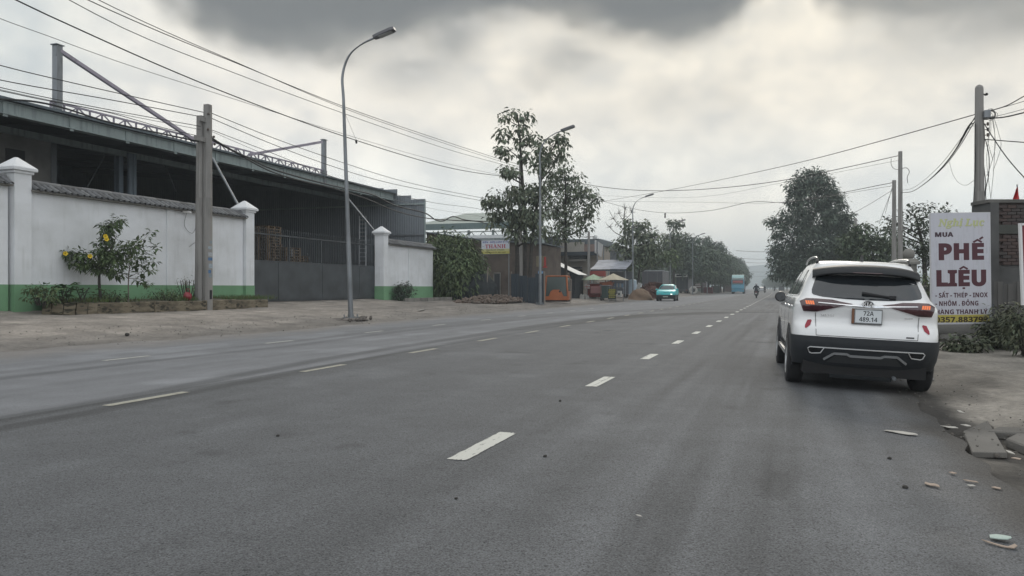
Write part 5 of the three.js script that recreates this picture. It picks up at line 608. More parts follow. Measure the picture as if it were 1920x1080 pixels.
{
  // the house with billboard and its neighbours
  const Z = -86, t = world('shop_house', 'cream shop house with dark upper balcony behind the market umbrellas', 'house');
  slabZ(new MB(), 1045, 458, 1118, 552, Z, 7, -0.4).build('wall', Mcream, t); slabZ(new MB(), 1044, 455, 1096, 474, Z, 0.25, 0.25).build('sign_band', mat('weathered sign band', lin(0.45, 0.42, 0.38), 0.8, { map: T.plaster }), t); slabZ(new MB(), 1096, 458, 1117, 473, Z, 0.2, 0.2).build('pink_panel', mat('dull pink paint', lin(0.34, 0.25, 0.22), 0.9, { map: T.mottle }), t); slabZ(new MB(), 1048, 473.5, 1126, 479, Z, 1.2, 1.2).build('balcony_roof', Mbluesheet, t); slabZ(new MB(), 1068, 480, 1104, 486, Z, 0.1, 0.0).build('window', mat('dark window', lin(0.03, 0.035, 0.04), 0.15), t); slabZ(new MB(), 1064, 487, 1102, 490, Z, 0.9, 1.0).build('balcony_slab', Mconc, t); const rl = new MB(); for (let i = 0; i < 12; i++) slabZ(rl, 1066 + i * 3, 481, 1066.5 + i * 3, 487.5, Z, 0.05, 1.0); slabZ(rl, 1065, 480.5, 1103, 481.3, Z, 0.06, 1.0); tag(rl.build('railing', Mdark, t), null, null, null, 'stuff');
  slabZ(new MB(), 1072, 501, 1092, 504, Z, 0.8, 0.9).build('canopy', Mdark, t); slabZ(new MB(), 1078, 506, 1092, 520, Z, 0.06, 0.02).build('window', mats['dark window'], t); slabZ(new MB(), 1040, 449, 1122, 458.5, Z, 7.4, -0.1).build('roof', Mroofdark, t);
  const k = onZ(1117, 444, Z), dish = thing('satellite_dish', 'round pale satellite dish on the roof of the cream shop house', 'dish', [k.x, k.y, Z]); const sg = new THREE.SphereGeometry(0.34, 18, 8, 0, 6.2832, 0, 1.0); new MB().add(sg, V(0, -0.15, 0), [1.0, 0, 0.2]).build('bowl', mat('grey dish', lin(0.45, 0.47, 0.47), 0.5, { side: THREE.DoubleSide }), dish); new MB().bar(V(0, -0.7, -0.1), V(0, 0, 0), 0.03, 6).bar(V(0, 0, 0), V(0, 0.15, 0.4), 0.015, 6).build('mount', Mgalv, dish);
  const bb = world('billboard', 'blank white billboard on a steel frame beside the cream shop house', 'billboard'), p0 = onZ(1117, 450, Z + 3), p1 = onZ(1131, 459, Z + 1), p2 = onZ(1128, 482, Z + 1), p3 = onZ(1117, 474, Z + 3); const g = new THREE.BufferGeometry(), nrm = p1.clone().sub(p0).cross(p3.clone().sub(p0)).normalize().multiplyScalar(-0.12), vs = [p0, p1, p2, p3], vb = vs.map((v) => v.clone().sub(nrm)), pos = []; const quad = (a, b, c, d) => { for (const v of [a, b, c, a, c, d]) pos.push(v.x, v.y, v.z); }; quad(vs[0], vs[3], vs[2], vs[1]); quad(...vb); for (let i = 0; i < 4; i++) quad(vs[i], vs[(i + 1) % 4], vb[(i + 1) % 4], vb[i]); g.setAttribute('position', new THREE.Float32BufferAttribute(pos, 3)); g.computeVertexNormals(); mesh('panel', g, mat('billboard white', lin(0.66, 0.66, 0.68), 0.7, { map: T.plaster, side: THREE.DoubleSide }), bb); new MB().bar(p3.clone().add(V(0.1, -3, -0.3)), p0.clone().add(V(0.1, 0, -0.3)), 0.06, 6).bar(p2.clone().add(V(0, -2.2, -0.4)), p1.clone().add(V(0, 0, -0.4)), 0.06, 6).build('frame', Mgalv, bb);
  const Z2 = -98, h2 = world('stepped_building', 'dark grey stepped building behind the white billboard', 'building'); slabZ(new MB(), 1129, 459, 1138, 552, Z2, 4).build('tower', mat('dark grey cladding', lin(0.13, 0.145, 0.16), 0.7, { map: T.streak }), h2); slabZ(new MB(), 1138, 469, 1151, 552, Z2, 4).build('lower_block', mats['dark grey cladding'], h2); slabZ(new MB(), 1151, 475, 1158, 552, Z2, 4).build('side_wing', mats['dark grey cladding'], h2); slabZ(new MB(), 1127, 468.5, 1153, 470, Z2, 4.2, 0.15).build('parapet', Mconc, h2);
  const Z3 = -76, s3 = world('tarp_shed', 'shed with a big pale blue-white tarpaulin roof behind the umbrellas', 'shed'), r0 = onZ(1106, 505, Z3), r1 = onZ(1174, 484, Z3); const rw = r1.x - r0.x, rise = r1.y - r0.y; const tg = new THREE.PlaneGeometry(rw, 4.2, 24, 10), tp = tg.attributes.position; for (let i = 0; i < tp.count; i++) tp.setZ(i, -0.10 * Math.sin((tp.getY(i) / 4.2 + 0.5) * 3.14) + 0.05 * (vn(tp.getX(i) * 1.5, tp.getY(i) * 1.5, 4) - 0.5)); tg.computeVertexNormals(); const to = mesh('tarpaulin', tg, mat('pale tarpaulin', lin(0.42, 0.44, 0.50), 0.6, { side: THREE.DoubleSide, map: T.mottle }), s3); to.position.set((r0.x + r1.x) / 2, (r0.y + r1.y) / 2, Z3 - 1.9); to.rotation.x = -Math.PI / 2 + Math.atan2(rise * 0.95, 3.9); slabZ(new MB(), 1108, 505.5, 1174, 508, Z3, 0.1, 0.1).build('edge_beam', Mbluesheet, s3); slabZ(new MB(), 1128, 508, 1174, 552, Z3, 0.2, -3.8).build('back_wall', mat('grey slat wall', lin(0.15, 0.16, 0.18), 0.8, { map: T.streak }), s3); for (const px of [1109, 1140, 1172]) slabZ(new MB(), px, 506, px + 1.6, 556, Z3, 0.1, 0.05).build('post', Mgalv, s3);
  // hazy roofs and walls farther along on the left
  const Z4 = -185, fb = world('far_block', 'long grey-green building low behind the box trucks', 'building'); slabZ(new MB(), 1270, 515, 1318, 548, Z4, 6).build('wall', mat('grey green wall', lin(0.20, 0.23, 0.21), 0.9, { map: T.mottle }), fb); slabZ(new MB(), 1269, 512.5, 1320, 515.4, Z4, 6.6, 0.3).build('roof', Mzinc, fb);
}
{
  // market umbrellas
  const umb = (label, pxc, ptop, pxl, pxr, pedge, D, m) => { const c = atD(pxc, ptop, D), r = (pxr - pxl) / 2 * D / F, h = (pedge - ptop) * D / F, y0 = gy(c.x, c.z), t = thing('market_umbrella', label, 'umbrella', [c.x, y0, c.z], 0.3), H = c.y - y0, g = new THREE.ConeGeometry(r * 1.06, h, 8, 6, true), P = g.attributes.position; for (let i = 0; i < P.count; i++) { const a = Math.atan2(P.getZ(i), P.getX(i)), q = Math.hypot(P.getX(i), P.getZ(i)) / r; P.setY(i, P.getY(i) - 0.12 * Math.sin(q * 2.6) * h * (0.4 + 0.6 * Math.abs(Math.sin(a * 4)))); } g.computeVertexNormals(); new MB().add(g, V(0, H - h / 2, 0)).build('canopy', m, t); new MB().bar(V(0, 0, 0), V(0, H, 0), 0.03, 8).build('pole', Mgalv, t); for (let i = 0; i < 8; i++) { const a = i / 8 * 6.2832; new MB().bar(V(0, H - 0.05, 0), V(Math.cos(a) * r, H - h - 0.04, Math.sin(a) * r), 0.012, 5).build('rib', Mgalv, t); } new MB().box(0.5, 0.12, 0.5, 0, 0.06, 0, null, 0.03).build('base', Mconc, t); };
  const cloth = (k, c) => mat(k, c, 0.85, { side: THREE.DoubleSide, map: T.mottle });
  umb('pale green market umbrella, left one of the two', 1113, 514, 1084, 1138, 525, 70.5, cloth('pale green cloth', lin(0.40, 0.50, 0.36))); umb('beige market umbrella, right one of the two', 1150, 512.5, 1122, 1179, 525, 68, cloth('beige cloth', lin(0.52, 0.47, 0.36)));
  // stalls and goods beneath
  const st = (name, label, cat, x0, y0, x1, y1, Z, d, m, extra) => { const t = world(name, label, cat), a = onZ(x0, y0, Z), b = onZ(x1, y1, Z); new MB().box(b.x - a.x, a.y - b.y, d, (a.x + b.x) / 2, (a.y + b.y) / 2, Z - d / 2, null, 0.02).build('counter', m, t); extra?.(t, a, b); return t; };
  const Mred = mat('faded red paint', lin(0.30, 0.055, 0.045), 0.7, { map: T.mottle }), Mboard = mat('white board', lin(0.55, 0.55, 0.53), 0.7, { map: T.fine });
  st('food_stall', 'faded red food stall under the pale green umbrella', 'stall', 1101, 532, 1130, 557, -68.3, 1.2, Mred, (t, a, b) => { new MB().box(b.x - a.x + 0.2, 0.07, 1.4, (a.x + b.x) / 2, a.y + 0.04, -68.9).build('counter_top', Mboard, t); for (const x of [a.x, b.x]) new MB().box(0.06, 1.1, 0.06, x, a.y + 0.5, -69.4).build('post', Mred, t); new MB().box(b.x - a.x, 0.5, 0.05, (a.x + b.x) / 2, a.y + 0.9, -69.5).build('back_board', Mred, t); new MB().box(1.0, 0.62, 0.4, b.x - 0.5, a.y - 0.55, -68.1, null, 0.05).build('cooler', mat('dull pink plastic', lin(0.33, 0.16, 0.16), 0.5), t); });
  st('notice_board', 'white square notice board in front of the red food stall', 'board', 1096, 533.5, 1105.5, 541.5, -67.2, 0.05, Mboard, (t, a, b) => { new MB().box(0.03, a.y - b.y, 0.03, (a.x + b.x) / 2, (a.y + b.y) / 2, -67.17).box(b.x - a.x, 0.03, 0.03, (a.x + b.x) / 2, (a.y + b.y) / 2, -67.17).build('muntin', mat('red paint', 0, 0.6), t); new MB().bar(V((a.x + b.x) / 2, 0.2, -67.3), V((a.x + b.x) / 2, a.y, -67.3), 0.03, 6).build('leg', Mgalv, t); });
  st('drinks_cart', 'dark green drinks cart between the two umbrellas', 'cart', 1128, 536, 1138, 559, -65, 1.0, mat('dark green paint', lin(0.03, 0.055, 0.05), 0.7), (t, a, b) => { new MB().box(b.x - a.x + 0.3, 0.06, 1.2, (a.x + b.x) / 2, a.y + 0.03, -65.5).build('counter_top', Mgalv, t); for (const z of [-65.1, -65.9]) new MB().add(new THREE.TorusGeometry(0.22, 0.04, 6, 16), V(a.x - 0.05, 0.45, z), [0, Math.PI / 2, 0]).build('wheel', Mdark, t); });
  st('orange_awning', 'rust orange awning and beam between the two market umbrellas', 'awning', 1124, 529, 1148, 532.5, -66.5, 0.9, mat('rust orange paint', lin(0.36, 0.12, 0.06), 0.7, { map: T.mottle }), (t, a, b) => { for (const x of [a.x + 0.1, b.x - 0.1]) new MB().bar(V(x, 0.2, -66.6), V(x, a.y, -66.6), 0.035, 6).build('post', Mtwig, t); new MB().box(0.8, 0.45, 0.7, a.x + 0.7, a.y - 0.2, -66.5, [0, 0, 0.3], 0.1).build('bundle', mats['rust orange paint'], t); });
  const ts = canvasTex(128, 192, (g, w, h) => { g.fillStyle = '#18231f'; g.fillRect(0, 0, w, h); g.fillStyle = '#b9b04a'; for (const [x, y, a, b] of [[14, 14, 100, 22], [10, 48, 108, 26], [24, 86, 80, 20], [12, 118, 70, 16], [88, 118, 28, 16], [18, 146, 92, 18]]) { for (let i = 0; i < a; i += 12) g.fillRect(x + i, y + (i % 24 ? 2 : 0), 9, b - (i % 36 ? 4 : 0)); } });
  const sg = world('menu_sign', 'black menu sign with yellow rows in front of the beige umbrella', 'sign'), p = onZ(1140, 543, -64), q = onZ(1155, 563, -64); { const o = new THREE.Mesh(new THREE.BoxGeometry(q.x - p.x, p.y - q.y, 0.06), mat('menu print', lin(0.8, 0.8, 0.8), 0.6, { map: ts })); o.name = 'board'; o.position.set((p.x + q.x) / 2, (p.y + q.y) / 2 + 0.08, -64); o.rotation.x = -0.08; sg.add(o); for (const x of [p.x + 0.05, q.x - 0.05]) new MB().bar(V(x, gy(x) - 0.02, -64.3), V(x, p.y, -64.08), 0.025, 6).build('leg', Mgalv, sg); }
  st('white_box', 'small white box with a dark square beside the black menu sign', 'box', 1157.5, 545.5, 1164, 557, -66, 0.5, Mboard, (t, a, b) => new MB().box((b.x - a.x) * 0.5, 0.16, 0.02, (a.x + b.x) / 2, (a.y + b.y) / 2, -65.985).build('vent', Mtarp, t));
  st('bottle_shelf', 'shelf with glass jars and bottles under the beige umbrella', 'shelf', 1150, 539, 1168, 541, -68, 0.5, Mgalv, (t, a, b) => { const r = rng(44), g = new THREE.CylinderGeometry(0.07, 0.08, 0.34, 8), mm = [lin(0.3, 0.36, 0.42), lin(0.12, 0.2, 0.3), lin(0.4, 0.4, 0.38)].map((c, i) => mat('jar ' + i, c, 0.25)); for (let i = 0; i < 8; i++) new MB().add(g, V(lerp(a.x + 0.1, b.x - 0.1, i / 7), a.y + 0.18, -68.2)).build('jar', mm[i % 3], t); new MB().box(b.x - a.x, 0.04, 0.5, (a.x + b.x) / 2, a.y + 0.62, -68.25).build('shelf', Mgalv, t); for (const x of [a.x, b.x]) new MB().box(0.05, a.y + 0.5, 0.05, x, a.y / 2 + 0.3, -68.25).build('post', Mgalv, t); });
  const fw = world('goods_row', 'row of small bottles and plants in front of the red food stall', 'goods'), rr = rng(12), gm = new MB(); for (let i = 0; i < 26; i++) { const k = onG(1088 + i * 1.6, 559 + rr() * 2); gm.add(new THREE.CylinderGeometry(0.05, 0.07, 0.25 + 0.3 * rr(), 7), V(k.x, gy(k.x) + 0.15, k.z)); } tag(gm.build('bottles', mat('jar 2', 0, 0.3), fw), null, null, null, 'stuff');
  // heaps beyond: sand, rusty scrap
  const heap = (name, label, cat, px, py, rx, h, rz, m, seed) => { const c = onG(px, py), t = thing(name, label, cat, [c.x, gy(c.x) - 0.05, c.z]); const g = new THREE.SphereGeometry(1, 32, 12, 0, 6.2832, 0, 1.5708), P = g.attributes.position; for (let i = 0; i < P.count; i++) { const x = P.getX(i), y = P.getY(i), z = P.getZ(i), k = 0.75 + 0.6 * (fbm(x * 2.2 + seed, z * 2.2, y * 2.2, 5) - 0.25); P.setXYZ(i, x * rx * k, Math.pow(Math.max(y, 0), 1.5) * h * k, z * rz * k); } g.computeVertexNormals(); new MB().add(g).build('heap', m, t); return t; };
  heap('sand_heap', 'heap of orange-brown sand right of the beige umbrella', 'sand', 1201, 562.5, 1.45, 1.2, 1.6, mat('sand', lin(0.25, 0.17, 0.115), 0.98, { map: T.fine, ...bump(0.02) }), 3);
  const sc = heap('scrap_heap', 'heap of rusty red scrap behind the sand heap', 'scrap', 1221, 559, 1.3, 1.7, 1.6, mat('rust', lin(0.14, 0.06, 0.045), 0.9, { map: T.mottle }), 9), sm = new MB(), r2 = rng(91); for (let i = 0; i < 60; i++) { const x = (r2() - 0.5) * 2.6, z = (r2() - 0.5) * 2.6; sm.box(0.1 + r2() * 0.5, 0.06, 0.2 + 0.5 * r2(), x, 0.3 + 1.35 * Math.max(0, 1 - (x * x + z * z) / 3.2) * (0.7 + 0.5 * r2()), z, [r2() * 3, r2() * 3, r2() * 3]); } tag(sm.build('scrap_pieces', mats.rust, sc), null, null, null, 'stuff');
  const wt = thing('water_tank', 'pale blue plastic tank behind the sand heap', 'tank', onZ(1186, 555, -80).toArray()); new MB().add(new THREE.CylinderGeometry(0.42, 0.42, 1.35, 16), V(0, 0.85, 0)).add(new THREE.SphereGeometry(0.42, 16, 6, 0, 6.2832, 0, 1.5708), V(0, 1.52, 0), null, V(1, 0.4, 1)).build('tank', mat('pale blue plastic', lin(0.30, 0.37, 0.43), 0.5), wt); new MB().add(new THREE.CylinderGeometry(0.16, 0.16, 0.08, 12), V(0, 1.72, 0)).build('lid', Mgalv, wt); const sp = thing('pale_slab', 'tilted pale plastic panel leaning beside the blue tank', 'panel', onZ(1196, 549, -79).toArray()); new MB().box(0.35, 1.3, 0.06, 0, 0.35, 0, [0.1, 0, -0.32], 0.02).build('panel', Mboard, sp); new MB().box(0.3, 0.05, 0.1, 0, -0.25, 0.05).build('foot', Mgalv, sp);
  // parked box bodies, tyre, crate truck
  const boxb = (label, pxn, pxe, pxf, ptop, X, m1, m2, Len) => { const p = onX(pxe, ptop, X), w = p.x - onZ(pxn, ptop, p.z).x, y0 = gy(X) + 0.55, H = p.y - y0, t = thing('box_truck', label, 'truck', [X - w / 2, gy(X), p.z]); new MB().box(w, H, Len, 0, 0.55 + H / 2, -Len / 2, null, 0.03).build('cargo_box', m1, t); new MB().box(0.03, H - 0.15, Len - 0.1, w / 2 + 0.01, 0.55 + H / 2, -Len / 2).build('side_panel', m2, t); new MB().box(w + 0.1, 0.12, Len + 0.05, 0, 0.55 + H + 0.03, -Len / 2).build('roof_cap', Mzinc, t); new MB().box(w * 0.9, 0.2, Len, 0, 0.42, -Len / 2).build('chassis', Mdark, t); for (const x of [-1, 1]) for (const z of [-1.2, -Len + 1.2]) new MB().add(new THREE.CylinderGeometry(0.45, 0.45, 0.28, 18), V(x * (w / 2 - 0.2), 0.45, z), [0, 0, Math.PI / 2]).build('wheel', Mdark, t); for (const x of [-0.25, 0.25]) new MB().box(0.04, H - 0.2, 0.05, x * w, 0.55 + H / 2, 0.02).build('door_bar', mats['dark steel'], t); new MB().box(w * 0.95, 0.15, 0.12, 0, 0.6, 0.05).build('bumper', mats['dark steel'], t); for (const x of [-1, 1]) new MB().box(0.25, 0.12, 0.05, x * w * 0.38, 0.6, 0.13).build('tail_light', mat('dull red lens', lin(0.2, 0.02, 0.02), 0.3), t); };
  boxb('large dark grey box truck parked left of the teal car', 1204, 1242, 1264, 508, -16.2, mat('dark box cladding', lin(0.055, 0.055, 0.065), 0.6, { map: T.streak }), mat('grey box side', lin(0.19, 0.185, 0.195), 0.6, { map: T.streak }), 6.5);
  boxb('smaller dark box truck with a roof unit parked behind the teal car', 1268, 1290, 1298, 518, -15.6, mat('black box cladding', lin(0.035, 0.042, 0.05), 0.6, { map: T.streak }), mats['grey box side'], 6); { const k = onX(1280, 514.5, -16.5), t = thing('roof_unit', 'white cooling unit on top of the smaller dark box truck', 'unit', [k.x - 0.2, k.y - 0.3, k.z]); new MB().box(2.0, 0.55, 1.2, 0, 0.12, 0, null, 0.06).build('housing', mat('off white paint', lin(0.5, 0.5, 0.48), 0.6), t); new MB().box(1.6, 0.3, 0.03, 0, 0.12, 0.61).build('grille', Mdark, t); }
  const tk = onG(1300, 552), ty = thing('big_tyre', 'big pale tyre standing beside the smaller dark box truck', 'tyre', [tk.x, gy(tk.x), tk.z], 0.25); new MB().add(new THREE.TorusGeometry(0.48, 0.22, 12, 28), V(0, 0.66, 0), [0, 0, 0]).build('tyre', mat('pale dusty rubber', lin(0.34, 0.33, 0.31), 0.9), ty); new MB().add(new THREE.CylinderGeometry(0.3, 0.3, 0.14, 18), V(0, 0.66, 0), [Math.PI / 2, 0, 0]).build('hub', Mdark, ty);
  const X5 = -16.4, k5 = onX(1306, 552, X5), tt = thing('stake_truck', 'old red-brown stake-bed truck parked beyond the big pale tyre', 'truck', [X5, gy(X5), k5.z - 4], 0); const Mrb = mat('red brown paint', lin(0.12, 0.045, 0.045), 0.7, { map: T.mottle }); new MB().box(2.2, 0.25, 8, 0, 1.0, 0).build('bed', Mrb, tt); for (let i = 0; i < 5; i++) { new MB().box(2.2, 0.2, 0.06, 0, 1.35 + i * 0.34, 4).box(0.06, 0.2, 8, 1.1, 1.35 + i * 0.34, 0).build('stake_board', Mrb, tt); } for (const z of [-3.6, -1.2, 1.2, 3.6]) new MB().box(0.1, 1.9, 0.1, 1.12, 1.95, z).build('stake', mats['dark steel'], tt); for (const z of [-2.5, 2.6]) for (const x of [-0.95, 0.95]) new MB().add(new THREE.CylinderGeometry(0.48, 0.48, 0.3, 18), V(x, 0.48, z), [0, 0, Math.PI / 2]).build('wheel', Mdark, tt); new MB().box(2.2, 1.6, 1.9, 0, 1.7, -5.0, null, 0.15).build('cab', mat('off white paint', 0, 0.6), tt);
  for (const [px, py, w, h, d, c, l] of [[1338, 551, 2.0, 1.3, 1.5, lin(0.15, 0.03, 0.035), 'low dark red trailer beside the fifth lamp post'], [1352, 550, 1.7, 1.6, 2, lin(0.05, 0.06, 0.05), 'dark green tarpaulin pile beyond the dark red trailer'], [1375, 548, 2.2, 2.2, 2, lin(0.16, 0.12, 0.11), 'brown shed wall close behind the blue truck']]) { const k = onG(px, py), t = thing('roadside_load', l, 'load', [k.x - 1.5, gy(k.x), k.z - 4]); const g = new RoundedBoxGeometry(w, h, d, 4, 0.2), P = g.attributes.position; for (let i = 0; i < P.count; i++) { const q = 0.9 + 0.3 * fbm(P.getX(i) * 2 + px, P.getY(i) * 2, P.getZ(i) * 2, 3); P.setXYZ(i, P.getX(i) * q, P.getY(i) * q, P.getZ(i) * q); } g.computeVertexNormals(); new MB().add(g, V(0, h / 2, 0)).build('cover', mat('load ' + px, c, 0.9, { map: T.mottle }), t); new MB().box(w * 0.8, 0.3, d * 0.8, 0, 0.1, 0).build('base', Mdark, t); }
}

// ---------------------------------------------------------------- vehicles
// car body: horizontal outlines stacked over height. Levels [y, zRear, zFront, halfWidth]; rear and front faces are crowned and have rounded corners
class CarBody {
  constructor(lv, { rc = 0.2, crown = 0.07, rcf = 0.32, crownf = 0.14 } = {}) { this.lv = lv; Object.assign(this, { rc, crown, rcf, crownf }); }
  at(y) { const l = this.lv; if (y <= l[0][0]) return l[0]; for (let i = 1; i < l.length; i++) if (y <= l[i][0]) { const f = (y - l[i - 1][0]) / (l[i][0] - l[i - 1][0]); return l[i].map((v, k) => lerp(l[i - 1][k], v, f)); } return l[l.length - 1]; }
  end(x, w, rc, crown) { const q = clamp((Math.abs(x) - (w - rc)) / rc); return crown * (x / w) ** 2 + rc * (1 - Math.sqrt(1 - q * q)); }
  rear(x, y) { const [, zr, , w] = this.at(y); return zr - this.end(x, w, this.rc, this.crown); }
  front(x, y) { const [, , zf, w] = this.at(y); return zf + this.end(x, w, this.rcf, this.crownf); }
  ring(y, off = 0) { const [, zr, zf, w0] = this.at(y), w = w0 + off, P = []; const half = (rc, crown, z0, s) => { const o = []; for (const f of [0, 0.25, 0.5, 0.75]) o.push([f * (w - rc), z0 - s * crown * (f * (w - rc) / w) ** 2]); for (let i = 0; i <= 6; i++) { const a = i / 6 * Math.PI / 2, x = w - rc + rc * Math.sin(a); o.push([x, z0 - s * (crown * (x / w) ** 2 + rc * (1 - Math.cos(a)))]); } return o; };
    const r = half(this.rc, this.crown, zr + off, 1), f = half(this.rcf, this.crownf, zf - off, -1), a = r[r.length - 1][1], b = f[f.length - 1][1], side = []; for (let i = 1; i < 12; i++) side.push([w, lerp(a, b, i / 12)]); const h = [...r, ...side, ...f.reverse()]; for (const p of h) P.push(V(p[0], y, p[1])); for (let i = h.length - 2; i > 0; i--) P.push(V(-h[i][0], y, h[i][1])); return P; }
  shell(y0, y1, off = 0, cap = true, n = 30, keep = () => true) { const ys = []; for (const l of this.lv) if (l[0] > y0 && l[0] < y1) ys.push(l[0]); ys.push(y0, y1); ys.sort((a, b) => a - b); const full = []; for (let i = 0; i < ys.length - 1; i++) { const k = Math.max(1, Math.round((ys[i + 1] - ys[i]) / 0.06)); for (let j = 0; j < k; j++) full.push(lerp(ys[i], ys[i + 1], j / k)); } full.push(y1); const R = full.map((y) => this.ring(y, off)), N = R[0].length, pos = [], idx = []; for (const r of R) for (const p of r) pos.push(p.x, p.y, p.z); for (let j = 0; j < R.length - 1; j++) for (let i = 0; i < N; i++) { const a = j * N + i, b = j * N + (i + 1) % N, c = a + N, d = b + N; if (!keep(R[j][i].z) && !keep(R[j][(i + 1) % N].z)) continue; idx.push(a, c, b, b, c, d); } if (cap) for (const [j, up] of [[0, false], [R.length - 1, true]]) { const c = pos.length / 3, m = R[j][0].z / 2 + R[j][N >> 1].z / 2; pos.push(0, full[j], m); for (let i = 0; i < N; i++) { const a = j * N + i, b = j * N + (i + 1) % N; if (up) idx.push(a, c, b); else idx.push(a, b, c); } } const g = new THREE.BufferGeometry(); g.setAttribute('position', new THREE.Float32BufferAttribute(pos, 3)); g.setIndex(idx); g.computeVertexNormals(); return g.toNonIndexed(); }
  // a panel cut to an outline and laid on the rear, front (x, y) or side (z, y) of the body, with a little thickness
  patch(face, pts, off, edge = 0.05) { const s = new THREE.Shape(pts.map((p) => new THREE.Vector2(p[0], p[1]))); let g = new THREE.ShapeGeometry(s); g = g.index ? g.toNonIndexed() : g; g.deleteAttribute('uv'); g.deleteAttribute('normal'); g = new TessellateModifier(edge, 7).modify(g); g.deleteAttribute('normal'); g = mergeVertices(g, 1e-4); const P = g.attributes.position, H = [], dir = face === 'rear' ? 1 : -1; const q = (u, v, o) => { if (face === 'rear') return [u, v, this.rear(u, v) + o]; if (face === 'front') return [u, v, this.front(u, v) - o]; const w = this.at(v)[3]; return [(face === 'right' ? 1 : -1) * (w + o), v, u]; }; for (let i = 0; i < P.count; i++) { H.push(q(P.getX(i), P.getY(i), off)); } const idx = Array.from(g.index.array), n = P.count, out = []; const flip = face === 'front' || face === 'right'; for (let i = 0; i < idx.length; i += 3) { const t = [idx[i], idx[i + 1], idx[i + 2]]; out.push(...(flip ? [t[0], t[2], t[1]] : t)); } const pos = H.flat(); const st = [], m = pts.length; for (let i = 0; i < m; i++) { const a = pts[i], b = pts[(i + 1) % m], k = Math.max(1, Math.ceil(Math.hypot(b[0] - a[0], b[1] - a[1]) / edge)); for (let j = 0; j < k; j++) { const f0 = j / k, f1 = (j + 1) / k; st.push([q(lerp(a[0], b[0], f0), lerp(a[1], b[1], f0), off), q(lerp(a[0], b[0], f1), lerp(a[1], b[1], f1), off), q(lerp(a[0], b[0], f1), lerp(a[1], b[1], f1), -0.004), q(lerp(a[0], b[0], f0), lerp(a[1], b[1], f0), -0.004)]); } } let c = n; for (const [a, b, d, e] of st) { pos.push(...a, ...b, ...d, ...e); out.push(c, c + 2, c + 1, c, c + 3, c + 2); c += 4; } const r = new THREE.BufferGeometry(); r.setAttribute('position', new THREE.Float32BufferAttribute(pos, 3)); r.setIndex(out); r.computeVertexNormals(); return r; }
}
function wheelPart(parent, x, y, z, R, w, Mrim, steer = 0) {
  const g = new THREE.Group(); g.name = 'wheel'; g.position.set(x, y, z); g.rotation.y = steer; parent.add(g); const s = Math.sign(x);
  const prof = [[R * 0.66, -w / 2], [R * 0.9, -w / 2], [R * 0.975, -w * 0.42], [R, -w * 0.3], [R, w * 0.3], [R * 0.975, w * 0.42], [R * 0.9, w / 2], [R * 0.66, w / 2]].map(([a, b]) => new THREE.Vector2(a, b)); new MB().add(new THREE.LatheGeometry(prof, 40), null, [0, 0, Math.PI / 2]).build('tyre', Mdark, g);
  const m = new MB(); m.add(new THREE.CylinderGeometry(R * 0.2, R * 0.2, w * 0.5, 16), V(s * w * 0.2, 0, 0), [0, 0, Math.PI / 2]); for (let i = 0; i < 5; i++) { const a = i / 5 * 6.2832; m.box(0.03, R * 0.56, R * 0.13, s * w * 0.40, Math.cos(a) * R * 0.4, Math.sin(a) * R * 0.4, [a, 0, 0], 0.008); } m.add(new THREE.TorusGeometry(R * 0.66, 0.018, 8, 36), V(s * w * 0.42, 0, 0), [0, Math.PI / 2, 0]).add(new THREE.CylinderGeometry(R * 0.66, R * 0.66, w * 0.5, 28, 1, true), null, [0, 0, Math.PI / 2]); m.build('rim', Mrim, g); new MB().add(new THREE.CylinderGeometry(R * 0.62, R * 0.62, 0.02, 24), V(s * w * 0.08, 0, 0), [0, 0, Math.PI / 2]).build('brake_disc', mats['dark steel'], g); return g;
}
const font = await new FontLoader().loadAsync('fonts/droid/droid_sans_bold.typeface.json');
function letters(str, size, depth, sx = 1) { const g = new TextGeometry(str, { font, size, depth, curveSegments: 4, bevelEnabled: false }); g.computeBoundingBox(); const b = g.boundingBox; g.translate(-(b.min.x + b.max.x) / 2, -(b.min.y + b.max.y) / 2, 0); g.scale(sx, 1, 1); return g; }
const Mchrome = mat('chrome', lin(0.72, 0.73, 0.75), 0.16, { metalness: 1 }), Mglassd = new THREE.MeshPhysicalMaterial({ color: lin(0.018, 0.022, 0.026), roughness: 0.06, specularIntensity: 1, clearcoat: 0.6, clearcoatRoughness: 0.04 }); Mglassd.name = 'tinted glass';
const Mclad = mat('black cladding', lin(0.017, 0.020, 0.024), 0.62, bump(0.0006)), Mgloss = mat('gloss black', lin(0.010, 0.011, 0.013), 0.3), Mseam = mat('panel gap', lin(0.012, 0.012, 0.013), 0.9), Mred = new THREE.MeshPhysicalMaterial({ color: lin(0.042, 0.006, 0.012), roughness: 0.12, clearcoat: 1, clearcoatRoughness: 0.05 }); Mred.name = 'dark red lens';
const lampGlow = mat('lit indicator', lin(0.5, 0.14, 0.05), 0.4, { emissive: lin(1, 0.20, 0.05), emissiveIntensity: 0.32 });
